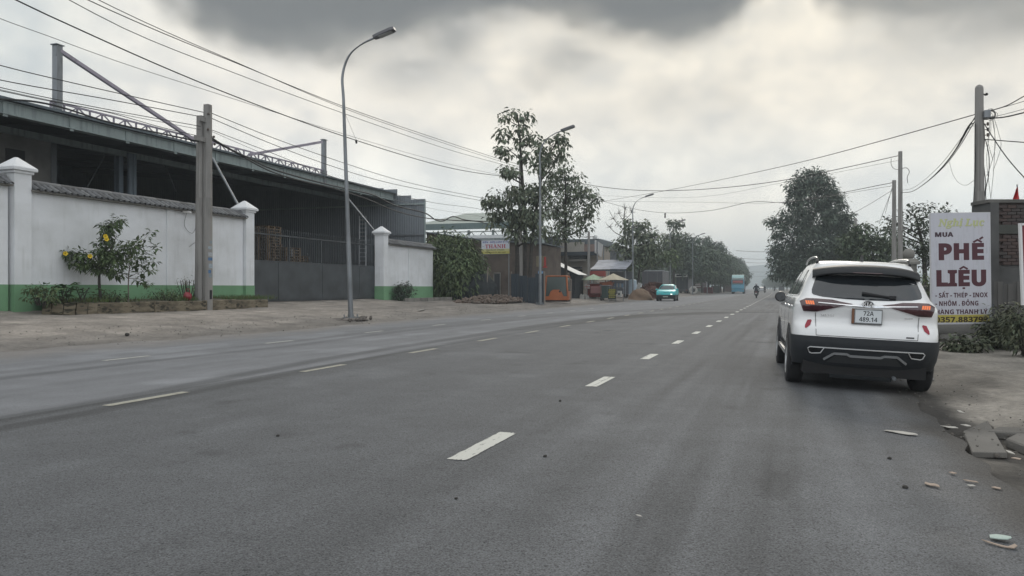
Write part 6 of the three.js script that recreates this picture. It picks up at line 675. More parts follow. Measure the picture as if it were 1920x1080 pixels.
{ // the white crossover parked at the right edge
  const Mw = new THREE.MeshPhysicalMaterial({ color: lin(0.74, 0.745, 0.75), roughness: 0.32, clearcoat: 1, clearcoatRoughness: 0.06 }); Mw.name = 'white paint';
  const t = thing('parked_car', 'white crossover car with lit orange tail lamps parked half on the right gutter', 'car', [0.78, 0.052, -12.3]); t.rotation.set(0, 0.050, -0.046, 'YXZ'); t.scale.x = 0.905;
  const B = new CarBody([[0.30, 1.95, -2.0, 0.86], [0.42, 2.04, -2.08, 0.885], [0.55, 2.09, -2.12, 0.895], [0.66, 2.095, -2.13, 0.90], [0.74, 2.085, -2.13, 0.90], [0.79, 2.055, -2.12, 0.90], [0.83, 2.03, -2.11, 0.898], [0.92, 2.03, -2.09, 0.895], [0.97, 2.05, -2.02, 0.89], [1.03, 2.06, -1.9, 0.88], [1.07, 2.04, -1.45, 0.862], [1.10, 2.0, -1.12, 0.835], [1.13, 1.965, -1.04, 0.812], [1.20, 1.925, -0.93, 0.778], [1.30, 1.865, -0.77, 0.735], [1.40, 1.80, -0.58, 0.685], [1.48, 1.755, -0.40, 0.642], [1.53, 1.72, -0.26, 0.61], [1.56, 1.64, -0.12, 0.575], [1.58, 1.45, 0.05, 0.52], [1.595, 1.1, 0.25, 0.42]]);
  const add = (name, g, m) => mesh(name, g, m, t);
  add('body', B.shell(0.42, 1.595, 0, true), Mw);
  // rear bumper and sills in black plastic
  add('bumper', B.shell(0.30, 0.652, 0.016, false, 30, (z) => z > 1.72), Mclad); add('front_bumper', B.shell(0.30, 0.60, 0.016, false, 30, (z) => z < -1.72), Mclad); add('sill', B.shell(0.26, 0.44, 0.010, false, 30, (z) => z < 1.55), Mclad); new MB().box(1.5, 0.16, 3.9, 0, 0.28, 0).build('underbody', Mseam, t);
  // tailgate seams, glass, spoiler
  for (const s of [-1, 1]) add('tailgate_gap', B.patch('rear', [[s * 0.607, 0.665], [s * 0.613, 0.665], [s * 0.628, 0.93], [s * 0.622, 0.93]], 0.0016, 0.08), Mseam);
  add('tailgate_gap', B.patch('rear', [[-0.61, 0.660], [0.61, 0.660], [0.61, 0.666], [-0.61, 0.666]], 0.0016, 0.08), Mseam);
  const glass = [[-0.60, 1.145], [-0.585, 1.128], [-0.48, 1.105], [-0.25, 1.090], [0, 1.086], [0.25, 1.090], [0.48, 1.105], [0.585, 1.128], [0.60, 1.145], [0.60, 1.19], [0.565, 1.30], [0.545, 1.36], [0.4, 1.372], [0, 1.38], [-0.4, 1.372], [-0.545, 1.36], [-0.565, 1.30], [-0.60, 1.19]].map(([x, y]) => [x * 1.12, y + 0.018]); add('rear_window', B.patch('rear', glass, 0.006, 0.06), Mglassd);
  const sp = new MB(); { const pos = [], idx = [], n = 24; for (let i = 0; i <= n; i++) { const u = i / n * 2 - 1, x = u * 0.665, c = u * u, zt = B.rear(0, 1.36) + 0.13 - 0.13 * c * c - 0.05 * c, lowY = 1.395 - 0.045 * c * c + 0.012 * (1 - c), topY = 1.515 - 0.035 * c - 0.02 * c * c; for (const p of [[x * 0.97, lowY, zt - 0.32], [x, lowY, zt - 0.02], [x, lowY + 0.02, zt], [x, topY - 0.03, zt - 0.03], [x * 0.985, topY, zt - 0.09], [x * 0.93, topY + 0.028, zt - 0.36]]) pos.push(...p); } for (let i = 0; i < n; i++) for (let k = 0; k < 5; k++) { const a = i * 6 + k, b = a + 6; idx.push(a, b, a + 1, b, b + 1, a + 1); } const g = new THREE.BufferGeometry(); g.setAttribute('position', new THREE.Float32BufferAttribute(pos, 3)); g.setIndex(idx); g.computeVertexNormals(); sp.add(g); } sp.build('spoiler', mat('black spoiler', lin(0.010, 0.012, 0.015), 0.55), t);
  add('brake_light', new RoundedBoxGeometry(0.36, 0.012, 0.01, 1, 0.003).translate(0, 1.425, B.rear(0, 1.36) + 0.128), Mred);
  const wp = new MB(), wy = 1.155; wp.bar(V(0.30, wy - 0.01, B.rear(0.30, wy) + 0.022), V(-0.06, wy + 0.028, B.rear(-0.06, wy + 0.02) + 0.022), 0.013, 8, 0.020).box(0.09, 0.045, 0.035, 0.31, wy - 0.008, B.rear(0.3, wy) + 0.02, null, 0.012); wp.build('wiper', Mdark, t);
  // tail lamps joined by a chrome bar
  const lampL = [[-0.775, 1.052], [-0.70, 1.090], [-0.58, 1.092], [-0.40, 1.086], [-0.30, 1.066], [-0.17, 1.046], [-0.30, 1.008], [-0.58, 0.932], [-0.73, 0.932], [-0.762, 1.01]].map(([x, y]) => [x * 1.065, y + 0.008]), mir = (p) => p.map(([x, y]) => [-x, y]).reverse();
  for (const P of [lampL, mir(lampL)]) { const o = add('tail_lamp', B.patch('rear', P, 0.014, 0.05), Mred); const s = Math.sign(P[2][0]); for (let i = 0; i < 4; i++) { const x = s * (0.655 + i * 0.027), w = 0.011, sl = s * 0.012, p = [[x - w, 1.026], [x + w, 1.026], [x + w + sl, 1.070], [x - w + sl, 1.070]]; const d = new THREE.Mesh(triUV(B.patch('rear', p, 0.0165, 0.04)), lampGlow); d.name = 'indicator'; o.add(d); } const lo = new THREE.Mesh(triUV(B.patch('rear', [[s * 0.60 - 0.008, 0.95], [s * 0.745, 0.95], [s * 0.745, 0.957], [s * 0.60, 0.957]].map(([a, b]) => [a, b]), 0.0155, 0.05)), Mgloss); lo.name = 'lens_line'; o.add(lo); }
  add('chrome_bar', B.patch('rear', [[-0.60, 1.050], [-0.3, 1.036], [-0.10, 1.018], [0.10, 1.018], [0.3, 1.036], [0.60, 1.050], [0.60, 1.058], [0.3, 1.047], [0.12, 1.040], [0, 1.038], [-0.12, 1.040], [-0.3, 1.047], [-0.60, 1.058]], 0.022, 0.05), Mchrome);
  // oval badge with its letters
  const ez = B.rear(0, 1.055) + 0.02, em = new MB(); em.add(new THREE.TorusGeometry(0.062, 0.0075, 8, 40), V(0, 1.058, ez + 0.012), null, V(1.12, 0.62, 1)); const eo = em.build('emblem', Mchrome, t); const ed = new THREE.Mesh(triUV(new THREE.CylinderGeometry(0.062, 0.062, 0.012, 36).rotateX(Math.PI / 2).scale(1.12, 0.62, 1).translate(0, 1.058, ez + 0.006)), Mgloss); ed.name = 'emblem_field'; eo.add(ed); const el = new THREE.Mesh(triUV(letters('KIA', 0.042, 0.006, 1.3).translate(0, 1.058, ez + 0.013)), Mchrome); el.name = 'emblem_letters'; eo.add(el);
  // number plate
  const pc = canvasTex(512, 256, (g, w, h) => { g.fillStyle = '#d4d9dc'; g.fillRect(0, 0, w, h); g.strokeStyle = '#20242a'; g.lineWidth = 7; g.strokeRect(7, 7, w - 14, h - 14); g.fillStyle = '#171c22'; g.textAlign = 'center'; g.textBaseline = 'middle'; g.font = 'bold 112px sans-serif'; g.fillText('72A', w / 2, 72); g.fillText('489.14', w / 2, 182, w * 0.86); });
  const pz = B.rear(0.02, 0.9) + 0.018, pl = new THREE.Mesh(new RoundedBoxGeometry(0.37, 0.185, 0.02, 1, 0.006), mat('plate frame', lin(0.05, 0.045, 0.04), 0.5)); pl.name = 'number_plate'; pl.position.set(0.0, 0.912, pz); pl.rotation.x = -0.05; t.add(pl); const pf = new THREE.Mesh(new THREE.PlaneGeometry(0.33, 0.165), mat('plate print', lin(0.85, 0.85, 0.85), 0.4, { map: pc })); pf.name = 'plate_face'; pf.position.set(0.015, 0.0, 0.013); pl.add(pf); const pb = new THREE.Mesh(triUV(new THREE.BoxGeometry(0.03, 0.175, 0.006)), mat('brown tape', lin(0.16, 0.07, 0.035), 0.6)); pb.name = 'plate_clip'; pb.position.set(-0.170, 0, 0.011); pl.add(pb);
  // small model badges
  add('badge', letters('SELTOS', 0.024, 0.004, 1.5).translate(-0.475, 0.905, B.rear(-0.475, 0.905) + 0.003), Mchrome); for (const [x, y, w, m] of [[0.50, 0.912, 0.10, Mchrome], [0.52, 0.69, 0.095, Mgloss]]) add('badge', B.patch('rear', [[x - w / 2, y - 0.008], [x + w / 2, y - 0.008], [x + w / 2, y + 0.008], [x - w / 2, y + 0.008]], 0.004, 0.05), m);
  // crease of the tailgate: a raised ledge under the lamps
  const refl = [[-0.72, 0.838], [-0.675, 0.845], [-0.668, 0.83], [-0.688, 0.775], [-0.738, 0.738], [-0.752, 0.745], [-0.75, 0.775]]; for (const P of [refl, mir(refl)]) add('reflector', B.patch('rear', P, 0.006, 0.04), mat('red reflector', lin(0.26, 0.012, 0.03), 0.25));
  // bumper trim: chrome strip with loops at its ends, grey skid frame
  const on = (x, y, o = 0.024) => V(x, y, B.rear(x, y) + o), strip = new MB(); for (let i = 0; i < 22; i++) { const a = -0.68 + i * 1.36 / 22, b = a + 1.36 / 22; strip.beam(on(a, 0.52), on(b + 0.002, 0.52), 0.008, 0.013); } for (const s of [-1, 1]) { const L = [[0.68, 0.52], [0.705, 0.50], [0.685, 0.455], [0.655, 0.442], [0.545, 0.452], [0.505, 0.515]]; for (let i = 0; i < L.length - 1; i++) strip.beam(on(s * L[i][0], L[i][1]), on(s * L[i + 1][0], L[i + 1][1]), 0.008, 0.010); } strip.build('bumper_trim', mat('satin chrome', lin(0.55, 0.56, 0.57), 0.28, { metalness: 0.9 }), t);
  for (const s of [-1, 1]) add('exhaust_insert', B.patch('rear', [[0.67, 0.508], [0.69, 0.49], [0.675, 0.464], [0.65, 0.452], [0.553, 0.462], [0.525, 0.508]].map(([x, y]) => [x * s, y]).sort(() => 0), 0.018, 0.05), Mgloss);
  const skid = new MB(), K = [[-0.50, 0.375], [-0.38, 0.455], [-0.22, 0.455], [-0.185, 0.435], [0.185, 0.435], [0.22, 0.455], [0.38, 0.455], [0.50, 0.375]]; for (let i = 0; i < K.length - 1; i++) skid.beam(on(K[i][0], K[i][1], 0.028), on(K[i + 1][0], K[i + 1][1], 0.028), 0.012, 0.028); skid.build('skid_frame', mat('grey trim', lin(0.16, 0.165, 0.17), 0.45, { metalness: 0.4 }), t); add('skid_plate', B.patch('rear', [[-0.46, 0.34], [0.46, 0.34], [0.37, 0.43], [0.2, 0.43], [0.18, 0.42], [-0.18, 0.42], [-0.2, 0.43], [-0.37, 0.43]], 0.021, 0.08), mat('dark trim', lin(0.045, 0.047, 0.05), 0.5)); new MB().bar(V(-0.38, 0.22, 1.7), V(0.38, 0.22, 1.72), 0.09, 14).build('muffler', mats['dark steel'], t); new MB().bar(V(0.34, 0.21, 1.7), V(0.37, 0.20, 2.0), 0.024, 10).build('tail_pipe', mats['dark steel'], t);
  // roof rails, fin, aerial base
  for (const s of [-1, 1]) { const rl = [[1.50, 1.555], [1.42, 1.60], [1.2, 1.622], [0.4, 1.632], [-0.1, 1.602], [-0.22, 1.57]].map(([z, y]) => V(s * (0.585 - 0.05 * Math.max(0, y - 1.6)), y, z)); const o = new MB().tube(rl, 0.014, 8, 40).build('roof_rail', mats['satin chrome'], t); const e = new THREE.Mesh(triUV(new RoundedBoxGeometry(0.035, 0.06, 0.12, 2, 0.014).rotateX(0.5).translate(s * 0.585, 1.565, 1.46)), Mgloss); e.name = 'rail_foot'; o.add(e); }
  new MB().ext([[-0.11, 0], [0.09, 0], [0.075, 0.03], [0.055, 0.075], [0.035, 0.085], [-0.03, 0.045]], 0.016, V(0.008, 1.575, 1.36), [0, -Math.PI / 2, 0], 0.008).build('shark_fin', Mgloss, t);
  // side windows, pillars, doors, handles, mirrors, arches, wheels
  for (const [side, s] of [['left', -1], ['right', 1]]) {
    add('side_window', B.patch(side, [[1.42, 1.17], [1.30, 1.34], [1.0, 1.46], [0.3, 1.475], [-0.2, 1.45], [-0.75, 1.17], [-0.7, 1.13], [0.6, 1.13], [1.3, 1.14]], 0.004, 0.12), Mglassd);
    for (const [z0, z1] of [[0.02, 0.12], [0.98, 1.03]]) add('pillar', B.patch(side, [[z0, 1.13], [z1, 1.13], [z1 + 0.02, 1.46], [z0 + 0.02, 1.46]], 0.007, 0.1), Mgloss);
    for (const z of [0.07, 1.0, -0.95]) add('door_gap', B.patch(side, [[z - 0.003, 0.44], [z + 0.003, 0.44], [z + 0.003, 1.10], [z - 0.003, 1.10]], 0.0016, 0.15), Mseam);
    for (const z of [0.24, 1.10 - 0.02]) new MB().box(0.03, 0.028, 0.19, s * (B.at(0.98)[3] + 0.018), 0.985, z, null, 0.01).build('door_handle', Mchrome, t);
    add('window_trim', B.patch(side, [[1.44, 1.118], [1.45, 1.13], [-0.74, 1.13], [-0.72, 1.118]], 0.006, 0.12), Mchrome);
    const mi = new MB(); mi.add(new THREE.SphereGeometry(0.085, 18, 12), V(s * 0.94, 1.08, -0.62), [0, s * 0.25, 0], V(1.1, 0.92, 0.75)).bar(V(s * 0.82, 1.04, -0.68), V(s * 0.93, 1.06, -0.65), 0.035, 8); const mo = mi.build('mirror', Mgloss, t); const mg = new THREE.Mesh(triUV(new THREE.CylinderGeometry(0.07, 0.07, 0.01, 20).rotateX(Math.PI / 2).scale(1.08, 0.86, 1).translate(s * 0.94, 1.08, -0.561)), mat('mirror glass', lin(0.05, 0.055, 0.06), 0.12)); mg.name = 'mirror_glass'; mo.add(mg);
    for (const z of [1.29, -1.32]) { const arc = []; for (let i = 0; i <= 20; i++) { const a = -0.25 + (Math.PI + 0.5) * i / 20; arc.push([z + Math.cos(a) * 0.43, Math.max(0.27, 0.34 + Math.sin(a) * 0.43)]); } add('wheel_arch', B.patch(side, arc, 0.012, 0.1), Mclad); wheelPart(t, s * 0.815, 0.34, z, 0.34, 0.22, mat('alloy rim', lin(0.42, 0.43, 0.44), 0.35, { metalness: 0.8 })); }
    new MB().box(0.05, 0.05, 1.7, s * 0.90, 0.36, 0).build('sill_trim', mats['satin chrome'], t);
  }
  add('windscreen', B.patch('front', [[-0.66, 1.12], [0.66, 1.12], [0.53, 1.46], [-0.53, 1.46]], 0.004, 0.1), Mglassd);
}
// the teal car coming towards the camera
{
  const p = onG(1250, 564.5), t = thing('oncoming_car', 'teal compact car with one bright headlamp driving towards the camera', 'car', [p.x, gy(p.x), p.z - 0.6]); t.rotation.y = Math.PI + 0.04;
  const Mt = new THREE.MeshPhysicalMaterial({ color: lin(0.045, 0.40, 0.42), roughness: 0.5, clearcoat: 0.15, clearcoatRoughness: 0.3 }); Mt.name = 'teal paint';
  const B = new CarBody([[0.22, 1.85, -1.9, 0.80], [0.42, 1.92, -1.98, 0.84], [0.6, 1.94, -2.0, 0.86], [0.78, 1.93, -1.97, 0.86], [0.90, 1.9, -1.85, 0.85], [0.98, 1.85, -1.5, 0.84], [1.03, 1.8, -1.05, 0.81], [1.07, 1.75, -0.95, 0.785], [1.2, 1.66, -0.74, 0.73], [1.35, 1.5, -0.48, 0.66], [1.45, 1.35, -0.26, 0.60], [1.51, 1.15, -0.05, 0.54], [1.54, 0.8, 0.15, 0.42]], { rcf: 0.3, crownf: 0.16 }), add = (n, g, m) => mesh(n, g, m, t);
  add('body', B.shell(0.42, 1.54, 0), Mt); add('lower_bumper', B.shell(0.22, 0.58, 0.012), Mclad); add('windscreen', B.patch('front', [[-0.70, 1.06], [0.70, 1.06], [0.565, 1.44], [-0.565, 1.44]], 0.006, 0.1), mat('windscreen glass', lin(0.05, 0.075, 0.085), 0.2)); add('grille', B.patch('front', [[-0.5, 0.48], [0.5, 0.48], [0.55, 0.54], [-0.55, 0.54]], 0.012, 0.1), Mclad);
  add('light_bar', B.patch('front', [[-0.62, 0.865], [-0.12, 0.80], [0, 0.76], [0.12, 0.80], [0.62, 0.865], [0.62, 0.885], [0.1, 0.825], [0, 0.79], [-0.1, 0.825], [-0.62, 0.885]], 0.008, 0.06), Mgloss); const num = new THREE.Mesh(triUV(new THREE.BoxGeometry(0.44, 0.1, 0.02)), mat('dull plate', lin(0.3, 0.34, 0.3), 0.5)); num.name = 'number_plate'; num.position.set(0, 0.42, -2.02); t.add(num);
  const hl = (s, lit) => add('headlamp', B.patch('front', [[s * 0.52 - 0.07, 0.61], [s * 0.52 + 0.07, 0.61], [s * 0.52 + 0.09, 0.67], [s * 0.52 - 0.09, 0.67]], 0.012, 0.06), lit ? mat('lit headlamp', lin(0.8, 0.8, 0.75), 0.3, { emissive: lin(1, 0.95, 0.85), emissiveIntensity: 1.2 }) : mat('headlamp lens', lin(0.25, 0.3, 0.3), 0.2)); hl(-1, true); hl(1, false);
  for (const [side, s] of [['left', -1], ['right', 1]]) { add('side_window', B.patch(side, [[1.3, 1.12], [1.1, 1.36], [0.2, 1.42], [-0.1, 1.38], [-0.65, 1.1], [1.2, 1.09]], 0.004, 0.15), Mglassd); const mi = new MB().add(new THREE.SphereGeometry(0.10, 12, 8), V(s * 0.93, 1.06, -0.62), null, V(1.1, 0.8, 0.7)); mi.build('mirror', Mt, t); for (const z of [1.2, -1.25]) { const arc = []; for (let i = 0; i <= 16; i++) { const a = -0.3 + (Math.PI + 0.6) * i / 16; arc.push([z + Math.cos(a) * 0.38, Math.max(0.23, 0.32 + Math.sin(a) * 0.38)]); } add('wheel_arch', B.patch(side, arc, 0.008, 0.12), Mclad); wheelPart(t, s * 0.77, 0.32, z, 0.32, 0.2, mats['alloy rim']); } }
}
{ // blue container truck
  const p = onG(1383, 551), X = p.x, t = thing('container_truck', 'blue truck with a pale roof deflector driving towards the camera', 'truck', [X, gy(X), p.z - 0.5]), Mb = mat('blue truck paint', lin(0.08, 0.27, 0.38), 0.45), Mpb = mat('pale blue paint', lin(0.28, 0.44, 0.44), 0.5); t.rotation.y = 0.02;
  const sx = 1; const ex = (pts, d, x, y, z, m, n) => new MB().ext(pts, d, V(x, y, z), [0, Math.PI / 2, 0], 0.03).build(n, m, t);
  ex([[0.1, 0.45], [0.0, 1.2], [0.12, 1.9], [0.38, 2.95], [2.2, 2.95], [2.2, 0.45]], 2.4, -1.2, 0, 0, Mb, 'cab'); ex([[0.45, 2.95], [0.7, 3.35], [1.3, 3.85], [2.1, 3.9], [2.1, 2.95]], 2.3, -1.15, 0.0, 0, Mpb, 'roof_deflector');
  new MB().box(2.1, 0.35, 0.06, 0, 3.05, -0.32, [0.3, 0, 0]).build('sun_visor', mat('pale visor', lin(0.4, 0.45, 0.45), 0.4), t); new MB().box(2.2, 0.95, 0.05, 0, 2.42, -0.22, [-0.25, 0, 0], 0.02).build('windscreen', Mglassd, t); new MB().box(2.0, 0.42, 0.03, 0, 2.48, -0.19, [-0.25, 0, 0]).build('windscreen_banner', mat('red banner', lin(0.30, 0.07, 0.07), 0.6), t); for (let i = 0; i < 5; i++) new MB().box(1.2, 0.07, 0.05, 0, 1.05 + i * 0.16, -0.03 - 0.04 * Math.abs(i - 1)).build('grille_bar', mat('dark blue grille', lin(0.04, 0.09, 0.12), 0.5), t); new MB().box(2.45, 0.42, 0.2, 0, 0.62, -0.05, null, 0.05).build('bumper', Mb, t); new MB().box(0.55, 0.14, 0.02, 0.1, 0.44, 0.06).build('number_plate', mat('white board', lin(0.55, 0.55, 0.53), 0.7), t);
  for (const s of [-1, 1]) { new MB().box(0.34, 0.22, 0.06, s * 0.98, 0.92, 0.0, null, 0.03).build('headlamp', mat('headlamp lens', lin(0.25, 0.3, 0.3), 0.2), t); new MB().box(0.2, 0.55, 0.08, s * 1.42, 2.25, -0.35, null, 0.03).bar(V(s * 1.2, 2.5, -0.5), V(s * 1.42, 2.4, -0.35), 0.025, 6).build('mirror', Mdark, t); for (const z of [-1.2, -5.5, -9]) new MB().add(new THREE.CylinderGeometry(0.5, 0.5, 0.3, 20), V(s * 1.08, 0.5, z), [0, 0, Math.PI / 2]).build('wheel', Mdark, t); }
  new MB().box(2.4, 2.55, 11, 0, 2.3, -8.6, null, 0.03).build('container', mat('grey container', lin(0.14, 0.15, 0.16), 0.7), t); new MB().box(1.2, 0.25, 12, 0, 0.9, -7).build('chassis', Mdark, t);
}
// ---------------------------------------------------------------- riders
// one continuous figure from tapered bones
function figure(bones, cell = 0.03, k = 0.05) { let lo = [9, 9, 9], hi = [-9, -9, -9]; for (const [a, b, r, s] of bones) for (const p of [a, b]) for (let i = 0; i < 3; i++) { lo[i] = Math.min(lo[i], p[i] - Math.max(r, s) - 0.06); hi[i] = Math.max(hi[i], p[i] + Math.max(r, s) + 0.06); } const span = Math.max(hi[0] - lo[0], hi[1] - lo[1], hi[2] - lo[2]), c = [0, 1, 2].map((i) => (lo[i] + hi[i]) / 2), N = Math.min(90, Math.ceil(span / cell) + 4), mc = new MarchingCubes(N, new THREE.MeshStandardMaterial(), false, false, 60000), half = span / 2 * 1.06; mc.isolation = 0; for (let z = 0; z < N; z++) for (let y = 0; y < N; y++) for (let x = 0; x < N; x++) { const p = [x, y, z].map((v, i) => c[i] + (v / (N / 2) - 1) * half); let d = 1; for (const [a, b, r, s] of bones) { const ab = [b[0] - a[0], b[1] - a[1], b[2] - a[2]], ap = [p[0] - a[0], p[1] - a[1], p[2] - a[2]], l = ab[0] ** 2 + ab[1] ** 2 + ab[2] ** 2, h = clamp((ap[0] * ab[0] + ap[1] * ab[1] + ap[2] * ab[2]) / (l || 1)), e = Math.hypot(ap[0] - ab[0] * h, ap[1] - ab[1] * h, ap[2] - ab[2] * h) - lerp(r, s, h); const q = clamp(0.5 + 0.5 * (d - e) / k); d = lerp(d, e, q) - k * q * (1 - q); } mc.field[x + y * N + z * N * N] = -d; } mc.update(); const n = mc.count, g = new THREE.BufferGeometry(); const P = new Float32Array(mc.positionArray.slice(0, n * 3)); for (let i = 0; i < n; i++) for (let j = 0; j < 3; j++) P[i * 3 + j] = c[j] + P[i * 3 + j] * half; g.setAttribute('position', new THREE.BufferAttribute(P, 3)); g.computeVertexNormals(); let m = mergeVertices(g.deleteAttribute('normal'), 1e-4); m.computeVertexNormals(); return m; }
const moto = (() => { const t = new THREE.Group(); t.name = 'motorbike'; const Mk = mat('black scooter plastic', lin(0.02, 0.02, 0.022), 0.35); for (const z of [0.6, -0.62]) { const g = new MB().add(new THREE.TorusGeometry(0.235, 0.055, 8, 28), V(0, 0.29, z), [0, Math.PI / 2, 0]).build('wheel', Mdark, t); const h = new THREE.Mesh(triUV(new THREE.CylinderGeometry(0.08, 0.08, 0.1, 14).rotateZ(Math.PI / 2).translate(0, 0.29, z)), Mgalv); h.name = 'hub'; g.add(h); }
  new MB().ext([[-0.75, 0.55], [-0.45, 0.78], [0.1, 0.76], [0.2, 0.45], [0.35, 0.36], [0.45, 0.95], [0.5, 0.95], [0.55, 0.3], [0.2, 0.25], [-0.3, 0.3], [-0.7, 0.45]].map(([a, b]) => [a, b]), 0.24, V(-0.12, 0, 0), [0, Math.PI / 2, 0], 0.04).build('body', Mk, t); new MB().box(0.28, 0.1, 0.72, 0, 0.80, 0.25, null, 0.04).build('seat', Mdark, t); new MB().bar(V(-0.34, 1.04, -0.35), V(0.34, 1.04, -0.35), 0.02, 8).bar(V(0, 0.6, -0.6), V(0, 1.04, -0.38), 0.035, 8).build('handlebar', Mdark, t); for (const s of [-1, 1]) new MB().add(new THREE.SphereGeometry(0.06, 10, 8), V(s * 0.32, 1.22, -0.38), null, V(1.2, 0.8, 0.4)).bar(V(s * 0.25, 1.05, -0.36), V(s * 0.31, 1.2, -0.38), 0.01, 5).build('mirror', Mdark, t); new MB().box(0.2, 0.09, 0.05, 0, 0.72, 0.76, null, 0.02).build('tail_light', mat('dull red lens', lin(0.2, 0.02, 0.02), 0.3), t); new MB().box(0.19, 0.14, 0.012, 0, 0.55, 0.80, [-0.15, 0, 0]).build('number_plate', mat('white board', 0, 0.7), t); new MB().bar(V(0.16, 0.32, 0.2), V(0.17, 0.38, 0.75), 0.045, 10).build('exhaust', Mgalv, t); return t; })();
const riderGeo = figure([[[0, 0.88, 0.22], [0, 1.12, 0.16], 0.155, 0.16], [[0, 1.12, 0.16], [0, 1.36, 0.10], 0.16, 0.17], [[-0.17, 1.38, 0.1], [0.17, 1.38, 0.1], 0.08, 0.08], [[0, 1.40, 0.09], [0, 1.54, 0.05], 0.065, 0.06], [[0, 1.60, 0.04], [0, 1.66, 0.03], 0.095, 0.09], ...[-1, 1].flatMap((s) => [[[s * 0.2, 1.37, 0.1], [s * 0.33, 1.14, -0.02], 0.065, 0.05], [[s * 0.33, 1.14, -0.02], [s * 0.27, 1.07, -0.32], 0.05, 0.035], [[s * 0.27, 1.07, -0.32], [s * 0.26, 1.05, -0.40], 0.04, 0.035], [[s * 0.1, 0.90, 0.2], [s * 0.2, 0.82, -0.22], 0.105, 0.075], [[s * 0.2, 0.82, -0.22], [s * 0.18, 0.42, -0.12], 0.07, 0.048], [[s * 0.18, 0.40, -0.12], [s * 0.19, 0.36, -0.30], 0.045, 0.035]])], 0.026, 0.04);
const Mclothes = mat('dark clothes', lin(0.022, 0.025, 0.032), 0.9), Mhelmet = mat('pale helmet', lin(0.42, 0.43, 0.45), 0.35);
{
  const first = [true];
  const put = (label, px, py, turn, hc) => { const p = onG(px, py), y = gy(p.x, p.z); const b = copy(moto, label.replace('RIDER', 'motorbike ridden by'), [p.x, y, p.z - 0.3], turn); tag(b, null, 'motorbike', null); const r = thing('person', label.replace('RIDER', 'rider,'), 'person', [p.x, y, p.z - 0.3], turn); mesh('body', riderGeo, Mclothes, r); const h = new MB().add(new THREE.SphereGeometry(0.135, 20, 14), V(0, 1.66, 0.04), null, V(1, 1.05, 1.12)).build('helmet', hc, r); new MB().box(0.2, 0.10, 0.04, 0, 1.64, -0.10, null, 0.02).build('visor', Mgloss, r); return b; };
  const P = [['rider in dark clothes and pale helmet on the nearest motorbike in mid-street', 'black motorbike with white number plate under the nearest rider', 1418, 559, 0, Mhelmet], ['distant rider in dark clothes close behind the far pale car', 'distant motorbike close behind the far pale car', 1434, 549.2, 0.1, mat('dark helmet', lin(0.05, 0.05, 0.06), 0.3)], ['most distant rider in dark clothes right of the far pale car', 'most distant motorbike right of the far pale car', 1452, 546.8, Math.PI, mats['dark helmet']]];
  for (const [lp, lb, px, py, a, hc] of P) { const b = put('RIDER', px, py, a, hc); b.userData.label = lb; const r = scene.children[scene.children.length - 1]; r.userData.label = lp; }
}
{ // far pale car
  const p = onG(1428.5, 547.6), t = thing('far_car', 'small pale car far away in the middle of the street', 'car', [p.x, gy(p.x, p.z), p.z]); const B = new CarBody([[0.25, 2, -2, 0.82], [0.6, 2.1, -2.1, 0.86], [0.9, 2.05, -2, 0.86], [1.0, 2, -1.3, 0.84], [1.3, 1.4, -0.6, 0.66], [1.45, 0.9, -0.1, 0.55]]); mesh('body', B.shell(0.25, 1.45, 0), mat('silver paint', lin(0.45, 0.46, 0.47), 0.35), t); mesh('windscreen', B.patch('rear', [[-0.7, 1.03], [0.7, 1.03], [0.55, 1.38], [-0.55, 1.38]], 0.01, 0.2), Mglassd, t); for (const s of [-1, 1]) for (const z of [-1.3, 1.3]) new MB().add(new THREE.CylinderGeometry(0.32, 0.32, 0.2, 16), V(s * 0.78, 0.32, z), [0, 0, Math.PI / 2]).build('wheel', Mdark, t); for (const s of [-1, 1]) mesh('lamp', B.patch('rear', [[s * 0.62 - 0.12, 0.75], [s * 0.62 + 0.12, 0.75], [s * 0.62 + 0.12, 0.88], [s * 0.62 - 0.12, 0.88]], 0.01, 0.1), Mred, t);
  const q = onG(1466, 546.5), u = thing('far_van', 'dark van parked far off under the right row of trees', 'van', [q.x, gy(q.x, q.z), q.z]); new MB().ext([[-2.2, 0.35], [-2.2, 1.1], [-1.5, 1.25], [-0.9, 1.95], [2.2, 1.95], [2.2, 0.35]], 1.7, V(0.85, 0, 0), [0, -Math.PI / 2, 0], 0.05).build('body', mat('dark van paint', lin(0.06, 0.065, 0.07), 0.4), u); new MB().box(1.4, 0.5, 0.04, 0, 1.55, 2.26).build('rear_window', Mglassd, u); for (const s of [-1, 1]) for (const z of [-1.4, 1.4]) new MB().add(new THREE.CylinderGeometry(0.34, 0.34, 0.2, 16), V(s * 0.78, 0.34, z), [0, 0, Math.PI / 2]).build('wheel', Mdark, u);
}

